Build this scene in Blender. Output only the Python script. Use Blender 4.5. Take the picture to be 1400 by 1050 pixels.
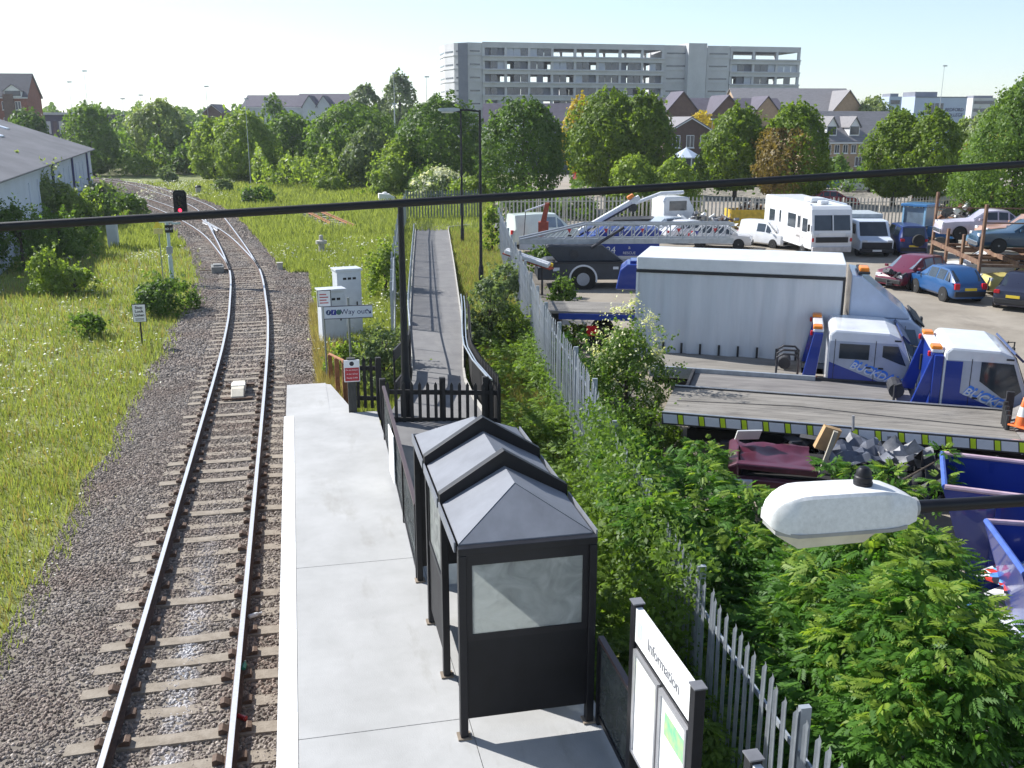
import bpy, bmesh, math, random
import numpy as np
from mathutils import Vector, Matrix, noise as mnoise
for o in list(bpy.data.objects): bpy.data.objects.remove(o)
rad = math.radians
sc = bpy.context.scene
C = sc.collection
# ------------------------------------------------ camera
FPX, HY, CH = 1330., 165., 7.15
YAW = rad(12.4); TH = math.atan((525-HY)/FPX)
cam = bpy.data.cameras.new('camera'); camo = bpy.data.objects.new('camera', cam); C.objects.link(camo)
cam.sensor_width = 36; cam.lens = FPX/1400*36; cam.clip_start = .1; cam.clip_end = 6000
camo.location = (0, 0, CH); camo.rotation_euler = (math.pi/2-TH, 0, -YAW)
sc.camera = camo
# ------------------------------------------------ sky and sun
SUN = Vector((-.745, .666, 0)).normalized(); SEL = rad(37)
SUN = Vector((SUN.x*math.cos(SEL), SUN.y*math.cos(SEL), math.sin(SEL)))
w = bpy.data.worlds.new('World'); sc.world = w; w.use_nodes = True
nt = w.node_tree; nt.nodes.clear()
sky = nt.nodes.new('ShaderNodeTexSky'); sky.sky_type = 'NISHITA'; sky.sun_disc = False
sky.sun_elevation = SEL; sky.sun_rotation = math.atan2(SUN.x, SUN.y)
sky.air_density = 1.0; sky.dust_density = .15; sky.ozone_density = 5.0; sky.altitude = 0
bg = nt.nodes.new('ShaderNodeBackground'); bg.inputs[1].default_value = .112
wo = nt.nodes.new('ShaderNodeOutputWorld')
hz_ = nt.nodes.new('ShaderNodeHueSaturation'); hz_.inputs['Saturation'].default_value = .74
nt.links.new(sky.outputs[0], hz_.inputs['Color']); nt.links.new(hz_.outputs[0], bg.inputs[0]); nt.links.new(bg.outputs[0], wo.inputs[0])
sun = bpy.data.lights.new('sun', 'SUN'); sun.energy = 5.0; sun.angle = rad(.53); sun.color = (1, .98, .945)
suno = bpy.data.objects.new('sun', sun); C.objects.link(suno)
suno.rotation_euler = SUN.to_track_quat('Z', 'Y').to_euler()
sc.view_settings.view_transform = 'Standard'; sc.view_settings.look = 'None'
sc.view_settings.exposure = .72; sc.view_settings.gamma = 1
# ------------------------------------------------ layout helpers: photo column/row on a level plane -> metres
_R = (math.cos(YAW), -math.sin(YAW)); _F = (math.sin(YAW), math.cos(YAW))
def G(px, py, z=0.):
    a = (px-700)/FPX; b = (py-525)/FPX
    fy = math.cos(TH)-b*math.sin(TH); dz = -math.sin(TH)-b*math.cos(TH)
    t = (z-CH)/dz; X = a*t; Y = fy*t
    return (X*_R[0]+Y*_F[0], X*_R[1]+Y*_F[1])
def A(px, D):
    X = (px-700)/FPX*D*math.cos(TH)
    return (X*_R[0]+D*_F[0], X*_R[1]+D*_F[1])
def PZ(D, py):          # height seen at row py at forward distance D
    b = (py-525)/FPX; c, s = math.cos(TH), math.sin(TH)
    return CH+(-b*D*c-D*s)/(c-b*s)
def FD(x, y): return x*_F[0]+y*_F[1]
# ------------------------------------------------ materials
MATS = {}
def M(name, col, rough=.6, metal=0., var=.18, scale=4., bump=0., bscale=40., spec=.5, stretch=None, col2=None, coat=0., alpha=None, emit=None, detail=6., island=0.):
    if name in MATS: return MATS[name]
    m = bpy.data.materials.new(name); m.use_nodes = True; nt = m.node_tree; N = nt.nodes; L = nt.links
    p = N['Principled BSDF']
    p.inputs['Roughness'].default_value = rough; p.inputs['Metallic'].default_value = metal
    p.inputs['Specular IOR Level'].default_value = spec; p.inputs['Coat Weight'].default_value = coat
    tc = N.new('ShaderNodeTexCoord'); src = tc.outputs['Object']
    if stretch:
        mp = N.new('ShaderNodeMapping'); mp.inputs['Scale'].default_value = stretch; L.new(src, mp.inputs[0]); src = mp.outputs[0]
    n = N.new('ShaderNodeTexNoise'); n.inputs['Scale'].default_value = scale; n.inputs['Detail'].default_value = detail; n.inputs['Roughness'].default_value = .65
    L.new(src, n.inputs['Vector'])
    r = N.new('ShaderNodeValToRGB'); r.color_ramp.elements[0].position = .32; r.color_ramp.elements[1].position = .68
    c2 = col2 if col2 else tuple(min(1, c*(1+var)) for c in col)
    c1 = col if col2 else tuple(c*(1-var) for c in col)
    r.color_ramp.elements[0].color = (*c1, 1); r.color_ramp.elements[1].color = (*c2, 1)
    L.new(n.outputs['Fac'], r.inputs[0])
    out = r.outputs[0]
    if island:
        g = N.new('ShaderNodeNewGeometry'); h = N.new('ShaderNodeHueSaturation'); mr = N.new('ShaderNodeMapRange')
        mr.inputs[3].default_value = 1-island; mr.inputs[4].default_value = 1+island
        L.new(g.outputs['Random Per Island'], mr.inputs[0]); L.new(mr.outputs[0], h.inputs['Value']); L.new(out, h.inputs['Color']); out = h.outputs[0]
    L.new(out, p.inputs['Base Color'])
    if metal == 0 and var > 0:
        mr = N.new('ShaderNodeMapRange'); mr.inputs[3].default_value = max(.03, rough-.1); mr.inputs[4].default_value = min(1, rough+.12)
        L.new(n.outputs['Fac'], mr.inputs[0]); L.new(mr.outputs[0], p.inputs['Roughness'])
    if bump:
        n2 = N.new('ShaderNodeTexNoise'); n2.inputs['Scale'].default_value = bscale; n2.inputs['Detail'].default_value = 5
        L.new(src, n2.inputs['Vector'])
        b = N.new('ShaderNodeBump'); b.inputs['Strength'].default_value = bump; b.inputs['Distance'].default_value = .02
        L.new(n2.outputs['Fac'], b.inputs['Height']); L.new(b.outputs[0], p.inputs['Normal'])
    if emit:
        p.inputs['Emission Color'].default_value = (*emit[:3], 1); p.inputs['Emission Strength'].default_value = emit[3]
    MATS[name] = m
    return m
def leafmat(name, col, col2, trans=.4, sat=.25):
    if name in MATS: return MATS[name]
    m = bpy.data.materials.new(name); m.use_nodes = True; nt = m.node_tree; N = nt.nodes; L = nt.links
    p = N['Principled BSDF']; p.inputs['Roughness'].default_value = .5; p.inputs['Specular IOR Level'].default_value = .28
    g = N.new('ShaderNodeNewGeometry'); r = N.new('ShaderNodeValToRGB')
    r.color_ramp.elements[0].color = (*col, 1); r.color_ramp.elements[1].color = (*col2, 1)
    tc = N.new('ShaderNodeTexCoord'); n = N.new('ShaderNodeTexNoise'); n.inputs['Scale'].default_value = .7; n.inputs['Detail'].default_value = 3
    L.new(tc.outputs['Object'], n.inputs['Vector'])
    mx = N.new('ShaderNodeMath'); mx.operation = 'MULTIPLY_ADD'; mx.inputs[1].default_value = .55
    ad = N.new('ShaderNodeMath'); ad.operation = 'MULTIPLY'; ad.inputs[1].default_value = .6
    L.new(n.outputs['Fac'], ad.inputs[0]); L.new(g.outputs['Random Per Island'], mx.inputs[0]); L.new(ad.outputs[0], mx.inputs[2])
    L.new(mx.outputs[0], r.inputs[0]); L.new(r.outputs[0], p.inputs['Base Color'])
    t = N.new('ShaderNodeBsdfTranslucent'); h = N.new('ShaderNodeMix'); h.data_type = 'RGBA'; h.blend_type = 'MULTIPLY'; h.inputs[0].default_value = 1
    L.new(r.outputs[0], h.inputs[6]); h.inputs[7].default_value = (1.7, 1.7, .8, 1)
    L.new(h.outputs[2], t.inputs[0])
    s = N.new('ShaderNodeMixShader'); s.inputs[0].default_value = trans
    L.new(p.outputs[0], s.inputs[1]); L.new(t.outputs[0], s.inputs[2]); L.new(s.outputs[0], N['Material Output'].inputs[0])
    MATS[name] = m; return m
def glassmat(name, tint=(.03, .04, .05), rough=.08):
    return M(name, tint, rough=rough, var=.25, scale=1.5, spec=.8)
def clearglass(name, col=(.75, .8, .82), mix=.55, rough=.25):
    # dusty see-through sheet: part transparent, part diffuse film
    if name in MATS: return MATS[name]
    m = bpy.data.materials.new(name); m.use_nodes = True; nt = m.node_tree; N = nt.nodes; L = nt.links
    p = N['Principled BSDF']; p.inputs['Roughness'].default_value = rough
    tc = N.new('ShaderNodeTexCoord'); n = N.new('ShaderNodeTexNoise'); n.inputs['Scale'].default_value = 3.2; n.inputs['Detail'].default_value = 8; n.inputs['Distortion'].default_value = 1.6
    L.new(tc.outputs['Object'], n.inputs['Vector'])
    r = N.new('ShaderNodeValToRGB'); r.color_ramp.elements[0].position = .3; r.color_ramp.elements[1].position = .72
    r.color_ramp.elements[0].color = (*[c*.7 for c in col], 1); r.color_ramp.elements[1].color = (*col, 1)
    L.new(n.outputs['Fac'], r.inputs[0]); L.new(r.outputs[0], p.inputs['Base Color'])
    t = N.new('ShaderNodeBsdfTransparent'); t.inputs[0].default_value = (.8, .85, .85, 1)
    tl = N.new('ShaderNodeBsdfTranslucent'); L.new(r.outputs[0], tl.inputs[0])
    s0 = N.new('ShaderNodeMixShader'); s0.inputs[0].default_value = .5; L.new(p.outputs[0], s0.inputs[1]); L.new(tl.outputs[0], s0.inputs[2])
    s = N.new('ShaderNodeMixShader'); mr = N.new('ShaderNodeMapRange'); mr.inputs[1].default_value = .3; mr.inputs[2].default_value = .7
    mr.inputs[3].default_value = mix-.15; mr.inputs[4].default_value = min(1, mix+.2)
    L.new(n.outputs['Fac'], mr.inputs[0]); L.new(mr.outputs[0], s.inputs[0])
    L.new(t.outputs[0], s.inputs[1]); L.new(s0.outputs[0], s.inputs[2]); L.new(s.outputs[0], N['Material Output'].inputs[0])
    MATS[name] = m; return m
# ------------------------------------------------ object helpers
def link(name, me, parent=None):
    o = bpy.data.objects.new(name, me); C.objects.link(o)
    if parent: o.parent = parent
    return o
def tag(o, label=None, cat=None, group=None, kind=None):
    if label: o['label'] = label
    if cat: o['category'] = cat
    if group: o['group'] = group
    if kind: o['kind'] = kind
    return o
def thing(name, label, cat, loc=(0, 0, 0), rz=0., group=None):
    o = link(name, None); o.location = loc; o.rotation_euler.z = rz; o.empty_display_size = .2
    return tag(o, label, cat, group)
class B:
    """collects shapes into one mesh"""
    def __init__(s): s.v = []; s.f = []
    def add(s, v, f):
        k = len(s.v); s.v += [tuple(p) for p in v]; s.f += [tuple(i+k for i in q) for q in f]; return s
    def box(s, x0, y0, z0, x1, y1, z1):
        return s.add([(x0,y0,z0),(x1,y0,z0),(x1,y1,z0),(x0,y1,z0),(x0,y0,z1),(x1,y0,z1),(x1,y1,z1),(x0,y1,z1)],
                     [(0,3,2,1),(4,5,6,7),(0,1,5,4),(1,2,6,5),(2,3,7,6),(3,0,4,7)])
    def obox(s, c, size, rz=0., rx=0., ry=0.):
        m = Matrix.Rotation(rz, 3, 'Z') @ Matrix.Rotation(ry, 3, 'Y') @ Matrix.Rotation(rx, 3, 'X')
        a, b, d = [q/2 for q in size]
        vs = [(-a,-b,-d),(a,-b,-d),(a,b,-d),(-a,b,-d),(-a,-b,d),(a,-b,d),(a,b,d),(-a,b,d)]
        return s.add([Vector(c)+m @ Vector(v) for v in vs], [(0,3,2,1),(4,5,6,7),(0,1,5,4),(1,2,6,5),(2,3,7,6),(3,0,4,7)])
    def prism(s, prof, a, b, axis='y'):
        """profile points (p,q) in the plane across the axis, extruded from a to b"""
        n = len(prof)
        def mk(p, t): return {'y': (p[0], t, p[1]), 'x': (t, p[0], p[1]), 'z': (p[0], p[1], t)}[axis]
        v = [mk(p, a) for p in prof]+[mk(p, b) for p in prof]
        f = [tuple(range(n)), tuple(range(2*n-1, n-1, -1))]+[(i, n+i, n+(i+1) % n, (i+1) % n) for i in range(n)]
        return s.add(v, f)
    def tube(s, pts, r, seg=8, cap=True):
        pts = [Vector(p) for p in pts]; n = len(pts); rr = r if isinstance(r, (list, tuple)) else [r]*n
        vs = []; up = None
        for i, p in enumerate(pts):
            t = (pts[min(i+1, n-1)]-pts[max(i-1, 0)]).normalized()
            if up is None: up = Vector((0, 0, 1)) if abs(t.z) < .9 else Vector((1, 0, 0))
            u = t.cross(up).normalized(); w = u.cross(t).normalized(); up = w
            vs += [p+(u*math.cos(2*math.pi*k/seg)+w*math.sin(2*math.pi*k/seg))*rr[i] for k in range(seg)]
        fs = [(i*seg+k, i*seg+(k+1) % seg, (i+1)*seg+(k+1) % seg, (i+1)*seg+k) for i in range(n-1) for k in range(seg)]
        if cap: fs += [tuple(range(seg-1, -1, -1)), tuple((n-1)*seg+k for k in range(seg))]
        return s.add(vs, fs)
    def lathe(s, prof, c=(0, 0, 0), axis='z', seg=16):
        """prof: (r, h) pairs"""
        n = len(prof); vs = []
        for r, h in prof:
            for k in range(seg):
                a = 2*math.pi*k/seg; p, q = r*math.cos(a), r*math.sin(a)
                v = {'z': (p, q, h), 'y': (p, h, q), 'x': (h, p, q)}[axis]
                vs.append((v[0]+c[0], v[1]+c[1], v[2]+c[2]))
        fs = [(i*seg+k, i*seg+(k+1) % seg, (i+1)*seg+(k+1) % seg, (i+1)*seg+k) for i in range(n-1) for k in range(seg)]
        fs += [tuple(range(seg)), tuple((n-1)*seg+k for k in range(seg))]
        return s.add(vs, fs)
    def loft(s, rings, close=True, cap=True):
        m = len(rings[0]); vs = [p for r in rings for p in r]; kk = m if close else m-1
        fs = [(i*m+k, i*m+(k+1) % m, (i+1)*m+(k+1) % m, (i+1)*m+k) for i in range(len(rings)-1) for k in range(kk)]
        if cap: fs += [tuple(range(m)), tuple((len(rings)-1)*m+k for k in range(m))]
        return s.add(vs, fs)
    def quad(s, a, b, c, d): return s.add([a, b, c, d], [(0, 1, 2, 3)])
    def sweep(s, pts, prof, cap=True):
        """profile (offset right, height) carried along a level path"""
        n = len(pts); rings = []
        for i in range(n):
            a = Vector(pts[max(0, i-1)]); b = Vector(pts[min(n-1, i+1)]); t = (b-a); t.z = 0; t.normalize(); r = Vector((t.y, -t.x, 0))
            rings.append([Vector(pts[i])+r*p+Vector((0, 0, q)) for p, q in prof])
        return s.loft(rings, True, cap)
    def mesh(s, name, mat, smooth=0.):
        me = bpy.data.meshes.new(name); me.from_pydata([tuple(v) for v in s.v], [], s.f)
        bm = bmesh.new(); bm.from_mesh(me); bmesh.ops.recalc_face_normals(bm, faces=bm.faces); bm.to_mesh(me); bm.free()
        if mat: me.materials.append(mat)
        if smooth:
            me.polygons.foreach_set('use_smooth', [True]*len(me.polygons)); me.set_sharp_from_angle(angle=rad(smooth))
        return me
    def build(s, name, mat, parent=None, smooth=0., bevel=0., loc=None, rz=0.):
        o = link(name, s.mesh(name, mat, smooth), parent)
        if loc: o.location = loc
        if rz: o.rotation_euler.z = rz
        if bevel:
            b = o.modifiers.new('bevel', 'BEVEL'); b.width = bevel; b.segments = 2; b.limit_method = 'ANGLE'; b.angle_limit = rad(40)
        return o
def npmesh(name, V, Fq, mat):
    """fast mesh from numpy verts and equal-sized faces"""
    V = np.asarray(V, np.float32); Fq = np.asarray(Fq, np.int32); nf, k = Fq.shape
    me = bpy.data.meshes.new(name)
    me.vertices.add(len(V)); me.vertices.foreach_set('co', V.ravel())
    me.loops.add(nf*k); me.loops.foreach_set('vertex_index', Fq.ravel())
    me.polygons.add(nf); me.polygons.foreach_set('loop_start', np.arange(0, nf*k, k, dtype=np.int32))
    me.update(calc_edges=True)
    if mat: me.materials.append(mat)
    return me
def text(body, size, mat, name, parent=None, loc=(0,0,0), rot=(0,0,0), ext=.002, shear=0., align='CENTER', bold=0.):
    cu = bpy.data.curves.new('txt', 'FONT'); cu.body = body; cu.size = size; cu.align_x = align; cu.align_y = 'CENTER'; cu.extrude = ext; cu.shear = shear; cu.offset = bold; cu.resolution_u = 3
    to = bpy.data.objects.new('txt', cu); C.objects.link(to)
    me = bpy.data.meshes.new_from_object(to); bpy.data.objects.remove(to)
    me.materials.clear(); me.materials.append(mat)
    o = link(name, me, parent); o.location = loc; o.rotation_euler = rot
    return o
def copy_tree(o, parent=None):
    c = o.copy(); C.objects.link(c); c.parent = parent
    for ch in list(o.children): copy_tree(ch, c)
    return c
def catmull(pts, step):
    P = [Vector(p) for p in pts]; P = [2*P[0]-P[1]]+P+[2*P[-1]-P[-2]]; out = []
    for i in range(1, len(P)-2):
        a, b, c, d = P[i-1:i+3]; n = max(2, int((c-b).length/step))
        for k in range(n):
            t = k/n
            out.append(.5*((2*b)+(c-a)*t+(2*a-5*b+4*c-d)*t*t+(3*b-a-3*c+d)*t**3))
    out.append(P[-2]); return out
GZ = -.25; YZ = -.4     # ground by the line; yard level
# ================================================ setting: ground, track bed, platform, path
rng = np.random.default_rng(7); random.seed(7)
m_ground = M('earth', (.13,.15,.045), .95, col2=(.20,.18,.09), scale=.15, bump=.6, bscale=3)
m_field = M('field_soil', (.10,.13,.03), .95, col2=(.24,.25,.075), scale=.5, bump=.8, bscale=9, detail=9)
m_yard = M('yard_hardcore', (.21,.18,.14), .95, col2=(.33,.29,.235), scale=.35, bump=.5, bscale=14, detail=10)
m_tarmac = M('car_park_tarmac', (.27,.235,.195), .9, col2=(.35,.31,.26), scale=.25, bump=.2, bscale=30, detail=8)
m_path = M('path_tarmac', (.135,.13,.13), .9, col2=(.195,.19,.185), scale=1.2, bump=.3, bscale=90, detail=10)
m_conc = M('platform_concrete', (.355,.352,.34), .9, col2=(.445,.442,.432), scale=1.1, bump=.15, bscale=60, detail=12)
def stain(m, col, scale, lo, hi, amt, stretch=(1,1,1), seed=0.):
    # darker worn patches with their own shape, laid over a material's colour
    nt = m.node_tree; N = nt.nodes; L = nt.links; p = N['Principled BSDF']; src = p.inputs['Base Color'].links[0].from_socket
    g = N.new('ShaderNodeNewGeometry'); mp = N.new('ShaderNodeMapping'); mp.inputs['Scale'].default_value = stretch; mp.inputs['Location'].default_value = (seed,)*3; L.new(g.outputs['Position'], mp.inputs[0])
    n = N.new('ShaderNodeTexNoise'); n.inputs['Scale'].default_value = scale; n.inputs['Detail'].default_value = 9; n.inputs['Roughness'].default_value = .7; L.new(mp.outputs[0], n.inputs['Vector'])
    r = N.new('ShaderNodeMapRange'); r.inputs[1].default_value = lo; r.inputs[2].default_value = hi; r.inputs[4].default_value = amt; L.new(n.outputs['Fac'], r.inputs[0])
    x = N.new('ShaderNodeMix'); x.data_type = 'RGBA'; L.new(r.outputs[0], x.inputs[0]); L.new(src, x.inputs[6]); x.inputs[7].default_value = (*col, 1); L.new(x.outputs[2], p.inputs['Base Color'])
stain(m_conc, (.25,.235,.20), 1.6, .56, .74, .55, (1.2,.35,1)); stain(m_conc, (.20,.19,.165), 9, .66, .78, .5, seed=3); stain(m_conc, (.50,.495,.485), .7, .55, .75, .5, seed=8)
stain(m_yard, (.12,.10,.08), .35, .56, .72, .6, (1,.5,1)); stain(m_yard, (.42,.38,.31), 1.5, .6, .75, .5, seed=5); stain(m_path, (.25,.24,.225), .8, .55, .75, .6, (2,.4,1)); stain(m_tarmac, (.2,.175,.15), .2, .55, .7, .5)
m_white = M('white_paint', (.80,.80,.78), .6, var=.06, scale=6)
m_kerb = M('kerb_concrete', (.42,.40,.36), .9, var=.15, scale=5)
m_rail_top = M('polished_rail', (.62,.62,.63), .38, metal=.35, var=.1, scale=20)
m_rail_side = M('rusty_rail', (.085,.05,.035), .85, var=.35, scale=12)
m_sleeper = M('sleeper_concrete', (.20,.165,.125), .95, col2=(.33,.285,.23), scale=5, bump=.4, bscale=40)
m_clip = M('rusty_clip', (.12,.075,.05), .8, var=.4, scale=20)
m_stone = M('ballast_stone', (.13,.11,.09), .95, col2=(.25,.215,.175), scale=.45, bump=0)
m_brick_dk = M('platform_wall_brick', (.16,.11,.085), .9, var=.3, scale=9, bump=.5)

def sheet(name, pts, z, mat):
    b = B(); b.add([(x, y, z) for x, y in pts], [tuple(range(len(pts)))]); return tag(b.build(name, mat), kind='structure')
sheet('ground', [(-1400,-100),(1400,-100),(1400,1500),(-1400,1500)], -.6, m_ground)
# fence line of the yard
FL = [(3.95,1.5),(3.95,4.5),(4.05,6.9),(4.15,8.2),(4.3,9.9),(4.9,14.2),(5.75,19.0),(6.75,26.7),(7.8,33.1),(9.6,44.5),(11.75,57.4)]
def fx(y):
    for (x0,y0),(x1,y1) in zip(FL, FL[1:]):
        if y <= y1: return x0+(x1-x0)*(y-y0)/(y1-y0)
    return FL[-1][0]+(y-FL[-1][1])*.17
# railway land: a gently uneven grassed sheet, left of the yard fence
def grid_sheet(name, ys, lf, rf, nx, zf, mat):
    V = []; Fq = []
    for y in ys:
        a, b = lf(y), rf(y)
        for i in range(nx+1):
            x = a+(b-a)*i/nx; V.append((x, y, zf(x, y)))
    n = nx+1
    for j in range(len(ys)-1):
        for i in range(nx): Fq.append((j*n+i, j*n+i+1, (j+1)*n+i+1, (j+1)*n+i))
    me = npmesh(name, V, Fq, mat); me.polygons.foreach_set('use_smooth', [True]*len(me.polygons))
    return tag(link(name, me), kind='structure')
def fz(x, y): return GZ-.06+.05*mnoise.noise((x*.35, y*.35, 0))+.03*mnoise.noise((x*1.3, y*1.3, 4))
grid_sheet('railway_land', list(np.arange(-4, 150, .8)), lambda y: -70, lambda y: fx(y)+.3+max(0, y-58)*.0, 150, fz, m_field)
sheet('yard', [(3.9,-10),(80,-10),(80,63),(56,65.5),(43,63),(38,63.4),(26,67.5),(14.3,69.5),(11.9,58),(7.9,33),(5.8,19),(4.2,9)], YZ, m_yard)
sheet('car_park', [(14.3,69.6),(26,67.7),(38,63.6),(43,63.2),(56,65.7),(80,63.2),(140,60),(140,140),(35,140),(22,110)], -.36, m_tarmac)
# ---- track centre lines
CA = [(-1.83,-6),(-1.83,6),(-1.83,18),(-1.84,28),(-1.9,34),(-2.08,40),(-2.65,50),(-3.75,58),(-5.3,67),(-7.4,76),(-10.2,86),(-13.7,97),(-17.6,107),(-23.5,120),(-34,138)]
CB = [(-2.65,50),(-3.5,57.7),(-4.9,69),(-6.3,79.6),(-7.55,87.3),(-9.9,97),(-12.6,106),(-18.2,123),(-27,140)]
LA = catmull([(x, y, 0) for x, y in CA], .9); LB = catmull([(x, y, 0) for x, y in CB], .9)
def xa(y, L): 
    for p, q in zip(L, L[1:]):
        if y <= q.y: return p.x+(q.x-p.x)*(y-p.y)/max(1e-6, q.y-p.y)
    return L[-1].x
def bed_l(y): return (-4.65 if y < 38 else min(-4.65, xa(y, LA)-2.3))+.35*mnoise.noise((y*.5, 0, 0))
def bed_r(y):
    if y < 23.8: return -.56
    return (max(.75, xa(y, LA)+2.4) if y < 46 else max(xa(y, LB)+2.1, .75-(y-46)*.25) if y > 50 else .7)+.3*mnoise.noise((y*.5, 5, 0))
def bz(x, y):
    c = xa(y, LA); c2 = xa(y, LB) if y > 50 else c
    d = 0 if c <= x <= c2 else min(abs(x-c), abs(x-c2))
    z = (-.226 if d < .62 else -.213) if d < 1.5 else -.215-(d-1.5)*.05
    return max(z, GZ-.02)+.02*mnoise.noise((x*2, y*2, 0))+.012*mnoise.noise((x*7, y*7, 3))
def stones(o, dens, smin, smax, seed):
    ng = bpy.data.node_groups.new('stones', 'GeometryNodeTree'); N = ng.nodes; L = ng.links
    ng.interface.new_socket('Geometry', in_out='INPUT', socket_type='NodeSocketGeometry'); ng.interface.new_socket('Geometry', in_out='OUTPUT', socket_type='NodeSocketGeometry')
    gi = N.new('NodeGroupInput'); go = N.new('NodeGroupOutput')
    d = N.new('GeometryNodeDistributePointsOnFaces'); d.inputs['Density'].default_value = dens; d.inputs['Seed'].default_value = seed
    ic = N.new('GeometryNodeMeshIcoSphere'); ic.inputs['Radius'].default_value = 1; ic.inputs['Subdivisions'].default_value = 1
    sm = N.new('GeometryNodeSetMaterial'); sm.inputs['Material'].default_value = m_stone_i
    ip = N.new('GeometryNodeInstanceOnPoints')
    rs = N.new('FunctionNodeRandomValue'); rs.data_type = 'FLOAT_VECTOR'; rs.inputs[0].default_value = (smin,)*3; rs.inputs[1].default_value = (smax,)*3
    rr = N.new('FunctionNodeRandomValue'); rr.data_type = 'FLOAT_VECTOR'; rr.inputs[0].default_value = (0,)*3; rr.inputs[1].default_value = (6.28,)*3
    jg = N.new('GeometryNodeJoinGeometry')
    L.new(gi.outputs[0], d.inputs[0]); L.new(ic.outputs[0], sm.inputs[0]); L.new(d.outputs[0], ip.inputs['Points']); L.new(sm.outputs[0], ip.inputs['Instance'])
    L.new(rs.outputs[0], ip.inputs['Scale']); L.new(rr.outputs[0], ip.inputs['Rotation'])
    L.new(gi.outputs[0], jg.inputs[0]); L.new(ip.outputs[0], jg.inputs[0]); L.new(jg.outputs[0], go.inputs[0])
    md = o.modifiers.new('stones', 'NODES'); md.node_group = ng
m_stone_i = bpy.data.materials.new('loose_stone'); m_stone_i.use_nodes = True
def _():
    nt = m_stone_i.node_tree; N = nt.nodes; L = nt.links; p = N['Principled BSDF']; p.inputs['Roughness'].default_value = .9; p.inputs['Specular IOR Level'].default_value = .3
    oi = N.new('ShaderNodeObjectInfo'); r = N.new('ShaderNodeValToRGB'); e = r.color_ramp.elements
    e[0].color = (.11,.093,.078,1); e[1].color = (.52,.47,.41,1); e.new(.5).color = (.265,.228,.195,1); e.new(.93).color = (.38,.33,.285,1)
    # pale dried spill running down the middle of the four-foot
    g = N.new('ShaderNodeNewGeometry'); sx = N.new('ShaderNodeSeparateXYZ'); L.new(g.outputs['Position'], sx.inputs[0])
    a = N.new('ShaderNodeMath'); a.operation = 'ADD'; a.inputs[1].default_value = 1.85; L.new(sx.outputs[0], a.inputs[0])
    ab = N.new('ShaderNodeMath'); ab.operation = 'ABSOLUTE'; L.new(a.outputs[0], ab.inputs[0])
    mr = N.new('ShaderNodeMapRange'); mr.inputs[1].default_value = .05; mr.inputs[2].default_value = .24; mr.inputs[3].default_value = 1; mr.inputs[4].default_value = 0; L.new(ab.outputs[0], mr.inputs[0])
    my = N.new('ShaderNodeMapRange'); my.inputs[1].default_value = 13; my.inputs[2].default_value = 19; my.inputs[3].default_value = 1; my.inputs[4].default_value = 0; L.new(sx.outputs[1], my.inputs[0])
    n = N.new('ShaderNodeTexNoise'); n.inputs['Scale'].default_value = 3; L.new(g.outputs['Position'], n.inputs['Vector'])
    m1 = N.new('ShaderNodeMath'); m1.operation = 'MULTIPLY'; L.new(mr.outputs[0], m1.inputs[0]); L.new(my.outputs[0], m1.inputs[1])
    m2 = N.new('ShaderNodeMath'); m2.operation = 'MULTIPLY'; L.new(m1.outputs[0], m2.inputs[0]); L.new(n.outputs[0], m2.inputs[1])
    m3 = N.new('ShaderNodeMath'); m3.operation = 'MULTIPLY'; m3.inputs[1].default_value = 1.3; m3.use_clamp = True; L.new(m2.outputs[0], m3.inputs[0])
    L.new(oi.outputs['Random'], r.inputs[0]); mx = N.new('ShaderNodeMix'); mx.data_type = 'RGBA'; L.new(r.outputs[0], mx.inputs[6]); mx.inputs[7].default_value = (.62,.62,.63,1)
    L.new(m3.outputs[0], mx.inputs[0])
    n5 = N.new('ShaderNodeTexNoise'); n5.inputs['Scale'].default_value = .55; n5.inputs['Detail'].default_value = 3; L.new(g.outputs['Position'], n5.inputs['Vector'])
    rs = N.new('ShaderNodeMapRange'); rs.inputs[1].default_value = .4; rs.inputs[2].default_value = .68; rs.inputs[4].default_value = .38; L.new(n5.outputs[0], rs.inputs[0])
    mm = N.new('ShaderNodeMix'); mm.data_type = 'RGBA'; mm.blend_type = 'MULTIPLY'; L.new(rs.outputs[0], mm.inputs[0]); L.new(mx.outputs[2], mm.inputs[6]); mm.inputs[7].default_value = (.85,.62,.5,1)
    L.new(mm.outputs[2], p.inputs['Base Color'])
_()
bn = grid_sheet('ballast', list(np.arange(2, 29.01, .25)), bed_l, bed_r, 26, bz, m_stone); bn['kind'] = 'stuff'; stones(bn, 520, .014, .04, 1)
tag(bn, 'grey brown crushed stone ballast around the near track', 'ballast')
bf = grid_sheet('ballast', list(np.arange(29, 66, .5)), bed_l, bed_r, 22, bz, m_stone); bf['kind'] = 'stuff'; stones(bf, 170, .03, .06, 2)
tag(bf, 'crushed stone ballast around the curve and points', 'ballast')
bd = grid_sheet('ballast', list(np.arange(65.5, 140, 1.)), bed_l, bed_r, 16, bz, m_stone); bd['kind'] = 'stuff'; stones(bd, 30, .06, .1, 3)
tag(bd, 'far crushed stone ballast where the two lines bend left', 'ballast')
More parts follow.
